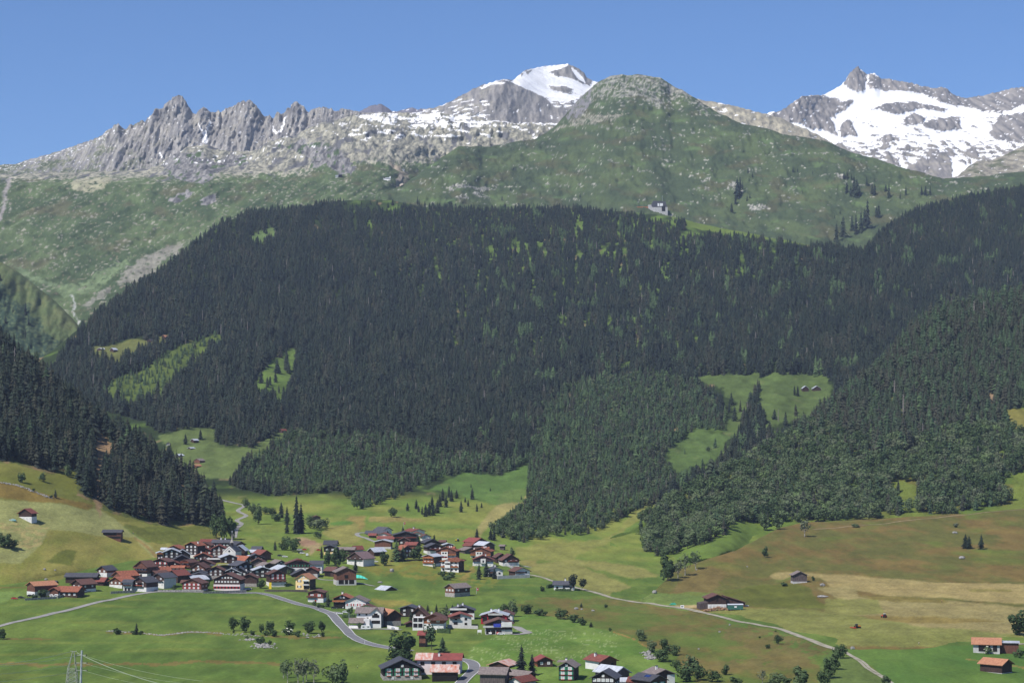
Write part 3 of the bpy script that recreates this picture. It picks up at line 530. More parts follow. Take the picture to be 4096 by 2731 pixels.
def cover_mas(u, v, X, Y, Z):
    n = fbm(X / 30, Z / 110, 5, 2); n2 = fbm(X / 60, Z / 30, 4, 12)
    col = mixc(C(132, 130, 130), C(172, 167, 162), sm(-0.3, 0.3, n)); col = mixc(col, C(178, 172, 152), sm(-0.1, 0.3, n2) * np.interp(u, [1700, 1900, 1980], [0.8, 0.7, 0.15]))
    col = col * (1 + 0.42 * fbm(X / 8, Z / 50, 3, 82) + 0.2 * fbm(X / 5, Z / 5, 2, 84))[..., None]
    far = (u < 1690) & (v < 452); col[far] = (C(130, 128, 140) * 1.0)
    sn = Zm(1300, 200, 1.68, (1245, 212), (1330, 150), (1390, 128), (1480, 106), (1640, 92), (1590, 130), (1500, 150), (1560, 178), (1680, 200), (1780, 246), (1800, 205), (1850, 214), (1700, 330), (1600, 352), (1530, 345), (1440, 305), (1350, 262))
    m = inpoly(u + n2 * 14, v + n * 10, sn); rk = inpoly(u + n * 8, v, Zm(1300, 200, 1.68, (1500, 240), (1620, 250), (1720, 290), (1640, 300), (1540, 280))) & (n2 > -0.1)
    rk2 = inpoly(u, v, Zm(1300, 200, 1.68, (1280, 210), (1330, 150), (1400, 130), (1360, 170), (1310, 205))) & (n > 0.05)
    col[m & ~rk & ~rk2] = SNOW
    m = inpoly(u + n * 6, v, Zm(1300, 200, 1.68, (1650, 118), (1690, 140), (1735, 190), (1750, 230), (1700, 200), (1668, 160))); col[m] = SNOW
    low = inpoly(u, v, Zm(1300, 200, 1.68, (1480, 320), (1760, 270), (1700, 370), (1560, 400))) & (fbm(X / 40, Z / 14, 4, 52) > -0.02); col[low] = SNOW
    sp = (fbm(X / 44, Z / 13, 4, 62) > 0.2) & (u < 1960) & (u > 1570) & (v > 400)
    sp |= (fbm(X / 14, Z / 60, 4, 66) > 0.4) & (v > 420) & (u > 1850)
    sp |= inpoly(u + n * 4, v, Zm(1300, 200, 1.68, (1040, 255), (1120, 215), (1200, 200), (1240, 212), (1200, 232), (1120, 236), (1050, 272))) & (n2 > -0.2)
    col[sp] = SNOW
    return col
def disp_mas(u, v, X, Y, Z):
    e = np.clip((v - np.interp(u, [p[0] for p in IT], [p[1] for p in IT])) / 12, 0, 1)
    k = np.interp(u, [1600, 1900, 2150, 2350], [0.35, 1.0, 0.8, 0.6]); rk = np.clip(1 - cover_mas(u, v, X, Y, Z)[..., 0] / 0.7, 0, 1); k = k * (0.0 + 1.0 * gsm(gsm(rk, 1.2, 0), 1.2, 1))
    Y = Y - k * (50 * ridged(X / 120, Z / 300, 3, 5) + 26 * ridged(X / 36, Z / 140, 4, 15)) - 8 * k * fbm(X / 14, Z / 14, 3, 25)
    Z = Z + 5 * fbm(X / 16, Y * 0 + 3, 3, 45) * (1 - e)
    return X, Y, Z
MAS = sheet('snowy_massif', 1380, 2560, 3, [back(IF, 60, -60), IF, [(u, v + 45, y - 190) for u, v, y in IT], IT, back(IT, 15, 60), back(IT, 500, 400)], 3, M_ROCK, cover_mas, disp_mas, usm=[0, 0, 45, 0, 0, 0], ysm=4)

# snowfield peak on the right
JT = [(2960, 560), (3040, 470), (3064, 459), (3083, 448), (3096, 452), (3109, 454), (3141, 435), (3175, 408), (3211, 386), (3245, 381), (3287, 384), (3320, 368), (3363, 343), (3378, 328), (3390, 304), (3402, 289), (3416, 277), (3427, 268), (3437, 275), (3446, 281), (3456, 292), (3465, 300), (3480, 297), (3497, 294), (3510, 305), (3522, 319), (3560, 321), (3592, 330), (3622, 331), (3650, 337), (3690, 348), (3732, 356), (3760, 352), (3783, 359), (3800, 374), (3821, 384), (3840, 389), (3866, 395), (3900, 388), (3936, 384), (3960, 376), (3987, 372), (4044, 357), (4096, 353), (4300, 340), (4800, 330)]
JT = [(u, v, float(np.interp(u, [2960, 3200, 3430, 4096, 4800], [6100, 6200, 6900, 7000, 7000]))) for u, v in JT]
JF = [(u, 790, 5500) for u, v, y in JT]
JM = [(u, v + 95, float(np.interp(u, [2960, 3200, 3430, 4096, 4800], [5950, 6050, 6500, 6600, 6600]))) for u, v, y in JT]
def cover_snow(u, v, X, Y, Z):
    z = lambda *p: Zm(2600, 200, 1.572, *p)
    n = fbm(X / 34, Z / 60, 5, 2); n2 = fbm(X / 50, Z / 22, 4, 12); n3 = fbm(X / 110, Z / 40, 4, 32)
    rockc = mixc(C(128, 125, 124), C(168, 162, 156), sm(-0.3, 0.3, fbm(X / 24, Z / 90, 5, 22)))
    rockc = mixc(rockc, C(166, 160, 146), sm(0.0, 0.4, n2) * sm(520, 620, v) * 0.8)
    rockc = rockc * (1 + 0.5 * fbm(X / 9, Z / 30, 3, 86))[..., None]
    col = np.broadcast_to(SNOW, u.shape + (3,)).copy()
    col *= (1 - 0.05 * sm(-0.2, 0.4, n3))[..., None]
    rk = np.zeros(u.shape, bool); uu, vv = u + n * 22, v + n2 * 14
    for p in (z((1212, 225), (1250, 120), (1300, 90), (1362, 150), (1356, 240), (1322, 274), (1230, 236)),
              z((1372, 150), (1450, 170), (1560, 190), (1780, 230), (1870, 235), (1920, 275), (1990, 290), (2100, 275), (2270, 230), (3600, 180), (3600, 380), (2352, 345), (2250, 385), (2200, 400), (2080, 385), (1900, 345), (1800, 312), (1740, 285), (1600, 262), (1450, 252), (1375, 245)),
              z((780, 395), (840, 360), (960, 275), (1080, 280), (1180, 318), (1270, 315), (1235, 385), (1180, 400), (1172, 430), (1135, 425), (1165, 480), (1180, 545), (1060, 505), (900, 460), (700, 450)),
              z((1185, 490), (1240, 440), (1275, 452), (1305, 545), (1200, 548)), z((1395, 372), (1480, 335), (1690, 332), (1885, 372), (1850, 388), (1700, 372), (1560, 412), (1500, 398)),
              z((1570, 455), (1655, 395), (1735, 430), (1680, 470), (1600, 478)), z((1680, 468), (1760, 440), (1850, 428), (1930, 428), (1962, 500), (1850, 508), (1750, 495)),
              z((2140, 485), (2200, 415), (2352, 392), (3600, 380), (3600, 590), (2352, 582), (2200, 572), (2140, 545)), z((1430, 560), (1500, 540), (1560, 570), (1480, 590)), z((1600, 745), (1690, 690), (1850, 678), (1960, 770), (1900, 830), (1600, 800))):
        rk |= inpoly(uu, vv, p)
    holes = (fbm(X / 20, Z / 12, 4, 42) > 0.38)
    rk &= ~holes
    lo = sm(505, 620, v); rk |= (n2 * 0.55 + n * 0.45 + 0.5 * lo > 0.46) & (v > 500)
    rk |= (v > 470) & (fbm(X / 70, Z / 18, 4, 82) > 0.33) & (u > 3350)
    rk &= ~inpoly(u + n2 * 8, v, z((1890, 690), (1920, 690), (1960, 740), (2000, 760), (2020, 700), (1980, 670), (2060, 700), (2000, 780), (1900, 800)))
    col[rk] = rockc[rk]
    return col
def disp_snow(u, v, X, Y, Z):
    e = np.clip((v - np.interp(u, [p[0] for p in JT], [p[1] for p in JT])) / 12, 0, 1)
    n = fbm(X / 34, Z / 60, 5, 2)
    rk = np.clip(1 - cover_snow(u, v, X, Y, Z)[..., 0] / 0.7, 0, 1); rk = gsm(gsm(rk, 1.0, 0), 1.0, 1)
    Y = Y - 50 * fbm(X / 300, Z / 200, 3, 5) - rk * (40 * np.maximum(0, ridged(X / 60, Z / 120, 4, 15)) + 12 * fbm(X / 12, Z / 16, 3, 25)) - 10 * rk
    Z = Z + 6 * fbm(X / 15, Y * 0 + 1, 3, 45) * (1 - e)
    return X, Y, Z
SNOWP = sheet('snowfield_peak', 2960, 4800, 3.5, [JF, JM, JT, back(JT, 15, 60), back(JT, 500, 400)], 3.5, M_SNOW, cover_snow, disp_snow, usm=[0, 70, 0, 0, 0], ysm=6)
# pale shoulder in front of it and the stony ridge at the right edge
ST = [(2650, 360), (2730, 372), (2770, 390), (2810, 403), (2840, 405), (2874, 411), (2930, 422), (2982, 436), (3064, 459), (3128, 475), (3180, 500), (3236, 520), (3325, 571), (3400, 640), (3480, 720)]
ST = [(u, v, 5300) for u, v in ST]
def cover_sh(u, v, X, Y, Z):
    n = fbm(X / 24, Z / 18, 4, 2); n2 = fbm(X / 50, Z / 14, 4, 12)
    col = mixc(C(160, 154, 138), C(196, 188, 164), sm(-0.3, 0.3, n)); col[(n2 + 0.25 * sm(3000, 2800, u)) > 0.42] = SNOW; return col
SHO = sheet('pale_shoulder', 2650, 3480, 3.5, [[(u, 760, 4950) for u, v, y in ST], ST, back(ST, 15, 60), back(ST, 500, 300)], 3.5, M_ROCK, cover_sh, lambda u, v, X, Y, Z: (X, Y - 20 * fbm(X / 50, Z / 50, 4, 6), Z + 5 * fbm(X / 20, Y * 0, 3, 9)), ysm=4)
KT = [(3760, 740), (3828, 706), (3850, 688), (3875, 665), (3904, 646), (3935, 642), (3968, 640), (4000, 628), (4031, 614), (4060, 600), (4096, 583), (4300, 520), (4800, 440)]
KT = [(u, v, 4700) for u, v in KT]
def cover_st(u, v, X, Y, Z):
    n = fbm(X / 20, Z / 14, 4, 2); n2 = fbm(X / 40, Z / 25, 4, 12)
    col = mixc(C(136, 132, 122), C(182, 176, 158), sm(-0.3, 0.3, n)); col = mixc(col, C(96, 104, 76), sm(0.05, 0.3, n2) * 0.8); col[fbm(X / 25, Z / 9, 3, 33) > 0.45] = SNOW; return col
STO = sheet('stony_ridge', 3760, 4800, 3.5, [[(u, 800, 4350) for u, v, y in KT], KT, back(KT, 15, 60), back(KT, 500, 300)], 3.5, M_ROCK, cover_st, lambda u, v, X, Y, Z: (X, Y - 20 * fbm(X / 50, Z / 50, 4, 6), Z + 5 * fbm(X / 20, Y * 0, 3, 9)), ysm=4)
# lower ground around and below everything
gm = bpy.data.meshes.new('ground'); gm.from_pydata([(-14000, -3000, -62), (14000, -3000, -62), (14000, 16000, -62), (-14000, 16000, -62)], [], [(0, 1, 2, 3)])
g_o = link(bpy.data.objects.new('ground', gm)); g_o['kind'] = 'structure'
gm.materials.append(noise_col('valley_floor', C(90, 118, 58), C(104, 110, 66), 0.02))
# ---------------------------------------------------------------- trees: prototypes
def leaf_mat(name, stops, nscale, rough=0.8, vary=0.35, trans=0.0):
    m, n, l, b = newmat(name); b.inputs['Roughness'].default_value = rough; b.inputs['Specular IOR Level'].default_value = 0.15
    at = n.new('ShaderNodeAttribute'); at.attribute_type = 'INSTANCER'; at.attribute_name = 'tint'
    rp = n.new('ShaderNodeValToRGB'); cr = rp.color_ramp
    while len(cr.elements) < len(stops): cr.elements.new(0.5)
    for e, (p, c) in zip(cr.elements, stops): e.position = p; e.color = (*c, 1)
    l.new(at.outputs['Fac'], rp.inputs[0])
    tc = n.new('ShaderNodeTexCoord'); nz = n.new('ShaderNodeTexNoise'); nz.inputs['Scale'].default_value = nscale; nz.inputs['Detail'].default_value = 3
    l.new(tc.outputs['Object'], nz.inputs[0])
    mr = n.new('ShaderNodeMapRange'); mr.inputs[1].default_value = 0.3; mr.inputs[2].default_value = 0.7; mr.inputs[3].default_value = 1 - vary; mr.inputs[4].default_value = 1 + vary
    l.new(nz.outputs[0], mr.inputs[0])
    vm = n.new('ShaderNodeVectorMath'); vm.operation = 'SCALE'; l.new(rp.outputs[0], vm.inputs[0]); l.new(mr.outputs[0], vm.inputs['Scale']); l.new(vm.outputs[0], b.inputs['Base Color'])
    if trans:
        tr = n.new('ShaderNodeBsdfTranslucent'); mx = n.new('ShaderNodeMixShader'); mx.inputs[0].default_value = trans; l.new(vm.outputs[0], tr.inputs['Color']); l.new(b.outputs[0], mx.inputs[1]); l.new(tr.outputs[0], mx.inputs[2]); l.new(mx.outputs[0], n['Material Output'].inputs[0])
    return m
M_SPRUCE = leaf_mat('spruce_needles', [(0.0, (0.013, 0.020, 0.018)), (0.22, (0.023, 0.036, 0.023)), (0.45, (0.042, 0.043, 0.030)), (0.65, (0.038, 0.066, 0.033)), (1.0, (0.080, 0.126, 0.050))], 7.0)
M_BROAD = leaf_mat('broadleaf_leaves', [(0.0, (0.036, 0.064, 0.027)), (0.35, (0.076, 0.120, 0.048)), (0.6, (0.122, 0.168, 0.078)), (0.8, (0.150, 0.172, 0.105)), (1.0, (0.140, 0.215, 0.068))], 5.0, vary=0.15, trans=0.25)
M_BARK = noise_col('spruce_bark', (0.16, 0.13, 0.11), (0.07, 0.055, 0.045), 6.0, (1, 1, 0.2))
M_BIRCH = noise_col('birch_bark', (0.55, 0.52, 0.47), (0.16, 0.14, 0.12), 14.0, (1, 1, 0.6))
M_DEAD = noise_col('dead_wood', (0.34, 0.30, 0.28), (0.20, 0.17, 0.16), 9.0)

class MB:
    """collects faces with material slots; build() links them as one mesh object"""
    def __init__(s): s.v, s.f, s.m = [], [], []
    def face(s, pts, m=0):
        i = len(s.v); s.v += [tuple(p) for p in pts]; s.f.append(tuple(range(i, i + len(pts)))); s.m.append(m)
    def box(s, x0, x1, y0, y1, z0, z1, m=0):
        i = len(s.v); s.v += [(x0, y0, z0), (x1, y0, z0), (x1, y1, z0), (x0, y1, z0), (x0, y0, z1), (x1, y0, z1), (x1, y1, z1), (x0, y1, z1)]
        for q in ((3, 2, 1, 0), (4, 5, 6, 7), (0, 1, 5, 4), (1, 2, 6, 5), (2, 3, 7, 6), (3, 0, 4, 7)): s.f.append(tuple(i + k for k in q)); s.m.append(m)
    def prism(s, prof, y0, y1, m=0, axis='y'):
        """closed profile of (a, z) swept along y (or x)"""
        i = len(s.v); n = len(prof); mk = (lambda a, z, t: (a, t, z)) if axis == 'y' else (lambda a, z, t: (t, a, z))
        s.v += [mk(a, z, y0) for a, z in prof] + [mk(a, z, y1) for a, z in prof]
        s.f.append(tuple(range(i, i + n))); s.m.append(m); s.f.append(tuple(range(i + 2 * n - 1, i + n - 1, -1))); s.m.append(m)
        for k in range(n): s.f.append((i + k, i + n + k, i + n + (k + 1) % n, i + (k + 1) % n)); s.m.append(m)
    def tube(s, pts, rad, n=6, m=0, cap=True):
        pts = [Vector(p) for p in pts]; rad = rad if hasattr(rad, '__len__') else [rad] * len(pts); base = len(s.v)
        for k, p in enumerate(pts):
            d = (pts[min(k + 1, len(pts) - 1)] - pts[max(k - 1, 0)]).normalized(); a = d.orthogonal().normalized(); b = d.cross(a)
            if k == 0: a0 = a
            a = (a0 - d * a0.dot(d)).normalized(); a0 = a; b = d.cross(a)
            s.v += [tuple(p + (a * math.cos(2 * math.pi * j / n) + b * math.sin(2 * math.pi * j / n)) * rad[k]) for j in range(n)]
        for k in range(len(pts) - 1):
            for j in range(n): s.f.append((base + k * n + j, base + k * n + (j + 1) % n, base + (k + 1) * n + (j + 1) % n, base + (k + 1) * n + j)); s.m.append(m)
        if cap:
            s.f.append(tuple(range(base + n - 1, base - 1, -1))); s.m.append(m); e = base + (len(pts) - 1) * n; s.f.append(tuple(range(e, e + n))); s.m.append(m)
    def mesh(s, name, mats, smooth=False):
        me = bpy.data.meshes.new(name); me.from_pydata(s.v, [], s.f)
        for mm in (mats if hasattr(mats, '__len__') else [mats]): me.materials.append(mm)
        me.polygons.foreach_set('material_index', s.m)
        if smooth: me.polygons.foreach_set('use_smooth', [True] * len(s.f))
        me.update(); return me
    def build(s, name, mats, parent=None, smooth=False):
        o = link(bpy.data.objects.new(name, s.mesh(name, mats, smooth)))
        if parent is not None: o.parent = parent
        return o
def spruce_crown(mb, rnd, tiers, arms, slim=1.0, z0=0.06, m=0, droop=0.5, pw=0.82):
    r0 = 0.19 * slim
    for t in range(tiers):
        f = t / (tiers - 1.0); z = z0 + (0.985 - z0) * (f ** 0.92); r = r0 * (1 - f) ** pw * rnd.uniform(0.82, 1.12) + 0.008
        if t < 2: r *= 0.85
        h = (0.985 - z0) / tiers * 2.3 * (1 - 0.35 * f); off = rnd.uniform(0, 6.28); n = max(4, int(arms * (1 - 0.45 * f)))
        for k in range(n):
            a = off + 6.283 * k / n + rnd.uniform(-.22, .22); w = 6.283 / n * rnd.uniform(0.55, 0.85); rr = r * rnd.uniform(0.66, 1.2); zz = z + rnd.uniform(-.012, .012)
            dz = rr * droop * rnd.uniform(0.6, 1.3)
            ap = (0, 0, zz + h * 0.55); tip = (math.cos(a) * rr, math.sin(a) * rr, zz - dz)
            e1 = (math.cos(a - w) * rr * 0.62, math.sin(a - w) * rr * 0.62, zz - dz * 0.35); e2 = (math.cos(a + w) * rr * 0.62, math.sin(a + w) * rr * 0.62, zz - dz * 0.35)
            mb.face([ap, e1, tip], m); mb.face([ap, tip, e2], m)
    mb.face([(0.006, 0, .93), (-.003, .005, .93), (0, 0, 1.0)], m); mb.face([(-0.006, 0, .93), (.003, -.005, .93), (0, 0, 1.0)], m)
def trunk_mb(mb, h, r, m=0, n=5): mb.tube([(0, 0, -0.06), (0, 0, h * 0.5), (0, 0, h)], [r, r * 0.75, r * 0.3], n, m)
def broad_crown(mb, rnd, nleaf, rad=0.36, zc=0.6, hz=0.40, size=0.075, lobes=9, m=0):
    L_ = []
    for k in range(lobes):
        a = rnd.uniform(0, 6.28); q = rnd.uniform(0.2, 0.78); zz = -0.8 + 1.7 * (k + rnd.random()) / lobes
        L_.append((math.cos(a) * q * rad * (1 - 0.25 * abs(zz)), math.sin(a) * q * rad * (1 - 0.25 * abs(zz)), zc + zz * hz * 0.62, rnd.uniform(0.30, 0.56)))
    for i in range(nleaf):
        x, y, z, q = L_[i % lobes]
        d = Vector((rnd.gauss(0, 1), rnd.gauss(0, 1), rnd.gauss(0, 1))).normalized(); t = rnd.uniform(0.55, 1.0) ** 0.5
        p = Vector((x, y, z)) + Vector((d.x * rad * q, d.y * rad * q, d.z * hz * q)) * t
        if p.z > 1.0: p.z = 1.0 - rnd.random() * 0.04
        nrm = (d + Vector((rnd.uniform(-.45, .45), rnd.uniform(-.45, .45), rnd.uniform(-.15, .7)))).normalized()
        a = nrm.orthogonal().normalized(); b = nrm.cross(a); an = rnd.uniform(0, 3.14); a, b = a * math.cos(an) + b * math.sin(an), b * math.cos(an) - a * math.sin(an)
        s1 = size * rnd.uniform(0.6, 1.25); s2 = s1 * rnd.uniform(0.6, 1.0)
        mb.face([p - a * s1, p - b * s2, p + a * s1 * rnd.uniform(.7, 1.1), p + b * s2], m)
def limbs(mb, rnd, rad, h0, h1, r, m=0, n=5):
    mb.tube([(0, 0, -0.06), (0.01, 0, h0 * 0.6), (0, 0.01, h0), (0, 0, h1)], [r * 1.25, r, r * 0.8, r * 0.25], n, m)
    for k in range(5):
        a = k * 1.257 + rnd.uniform(-.3, .3); z = h0 * rnd.uniform(0.8, 1.25); mb.tube([(0, 0, z), (math.cos(a) * rad * 0.4, math.sin(a) * rad * 0.4, z + 0.14), (math.cos(a) * rad * 0.75, math.sin(a) * rad * 0.75, z + 0.30)], [r * 0.5, r * 0.32, r * 0.1], 4, m)
PR = random.Random(3)
SPRUCE, SPRUCE_LO, BROAD, SPR_TRUNK, BRO_TRUNK = [], [], [], [], []
for i in range(5):
    mb = MB(); spruce_crown(mb, PR, 13 + i % 3, 9, [1.0, 0.85, 1.12, 0.92, 1.05][i], z0=[.02, .04, .02, .06, .03][i], pw=.72, droop=[.5, .62, .45, .6, .4][i]); SPRUCE.append(mb.mesh('spruce_crown', [M_SPRUCE]))
for i in range(6):
    mb = MB(); spruce_crown(mb, PR, 8, 6, [1.3, 1.05, 1.45, 1.2, .9, 1.5][i], pw=[.66, .72, .6, .7, .8, .55][i], droop=.6); trunk_mb(mb, 0.5, 0.012, 1, 4); SPRUCE_LO.append(mb.mesh('spruce_far', [M_SPRUCE, M_BARK]))
for i in range(5):
    mb = MB(); broad_crown(mb, PR, 520, [.36, .40, .30, .44, .34][i], [.54, .56, .54, .55, .52][i], [.46, .44, .47, .43, .48][i], 0.058, 11 + i); BROAD.append(mb.mesh('broadleaf_crown', [M_BROAD]))
mb = MB(); mb.tube([(0, 0, -.05), (0, 0, .5), (0, 0, 1.0)], [.022, .016, .006], 5)
for k in range(14): a_, z_, q_ = PR.uniform(0, 6.28), PR.uniform(.35, .95), PR.uniform(.04, .12); mb.face([(0, 0, z_ + .02), (math.cos(a_) * q_, math.sin(a_) * q_, z_ - .03), (0, 0, z_ - .005)])
SPRUCE_LO.append(mb.mesh('dead_spruce', [M_DEAD]))
BROAD_LO = []
for i in range(4):
    mb = MB(); broad_crown(mb, PR, 330, [.36, .40, .32, .42][i], .55, .45, 0.06, 11); trunk_mb(mb, 0.4, 0.02, 1, 4); BROAD_LO.append(mb.mesh('broadleaf_far', [M_BROAD, M_BARK]))
mb = MB(); trunk_mb(mb, 0.95, 0.016); T_SPR = mb.mesh('trunk', [M_BARK])
T_BRO = []
for mat in (M_BARK, M_BIRCH):
    mb = MB(); limbs(mb, PR, 0.36, 0.26, 0.8, 0.020); T_BRO.append(mb.mesh('trunk', [mat]))
# thin, see-through crown for the birches, low bush crowns
mb = MB(); broad_crown(mb, PR, 230, .30, .62, .40, 0.05, 12); B_THIN = mb.mesh('birch_crown', [M_BROAD])
BUSH = []
for i in range(3):
    mb = MB(); broad_crown(mb, PR, 260, .5, .46, .52, 0.10, 8 + i); BUSH.append(mb.mesh('bush_leaves', [M_BROAD]))
M_BLOSSOM = noise_col('elder_blossom', (0.62, 0.62, 0.5), (0.4, 0.45, 0.3), 5)
mb = MB(); broad_crown(mb, PR, 200, .5, .46, .52, 0.10, 8); broad_crown(mb, PR, 70, .53, .5, .54, 0.09, 8, 1); BUSH.append(mb.mesh('bush_leaves', [M_BROAD, M_BLOSSOM]))
mb = MB(); spruce_crown(mb, PR, 11, 9, 1.35, .02, droop=.15); CYP = mb.mesh('cypress_crown', [M_SPRUCE])
# pine: open clumps on a bare stem
PINE = []
for i in range(2):
    mb = MB(); broad_crown(mb, PR, 360, .32, .62, .38, 0.055, 11); PINE.append(mb.mesh('pine_crown', [M_SPRUCE]))

# ---------------------------------------------------------------- trees: one by one (photo position of the foot, height and width in photo pixels)
TREES = []
def tree(kind, u, v, h, w, label, tint=None, group=None, rot=None):
    p = hit(u, v); hm = h * p.y / F; wm = w * p.y / F
    root = link(bpy.data.objects.new({'s': 'spruce_tree', 'b': 'broadleaf_tree', 'k': 'birch_tree', 'u': 'bush', 'f': 'flowering_bush', 'c': 'cypress_tree', 'p': 'pine_tree'}[kind], None))
    root.location = p; root.rotation_euler = (0, 0, R.uniform(0, 6.28)); root.empty_display_size = 0.5
    setp(root, label, {'s': 'spruce', 'b': 'tree', 'k': 'birch', 'u': 'bush', 'f': 'bush', 'c': 'cypress', 'p': 'pine'}[kind], group)
    tint = tint if tint is not None else R.uniform(0.1, 0.5)
    me, rw = {'s': (R.choice(SPRUCE), 0.30), 'b': (R.choice(BROAD), 0.68), 'k': (B_THIN, 0.58), 'u': (R.choice(BUSH[:3]), 0.95), 'f': (BUSH[3], 0.95), 'c': (CYP, 0.5), 'p': (R.choice(PINE), 0.6)}[kind]
    cr = link(bpy.data.objects.new('crown' if kind not in 'uf' else 'leaves', me)); cr.parent = root; cr['tint'] = float(tint)
    k = wm / (rw * hm); cr.scale = (hm * k, hm * k, hm)
    if kind == 'b': cr.scale.z = hm * 1.12; cr.location.z = -.12 * hm
    if kind not in 'uf':
        tr = link(bpy.data.objects.new('trunk', T_SPR if kind in 'scp' else T_BRO[1 if kind == 'k' else 0])); tr.parent = root; tr.scale = (hm * min(1.3, k), hm * min(1.3, k), hm * 0.97)
    TREES.append((p.x, p.y, wm)); return root
def N_(x, y): return 800 + x / 3.36, 2400 + y / 3.36
ORCH = 'fruit trees along the dry stone wall'
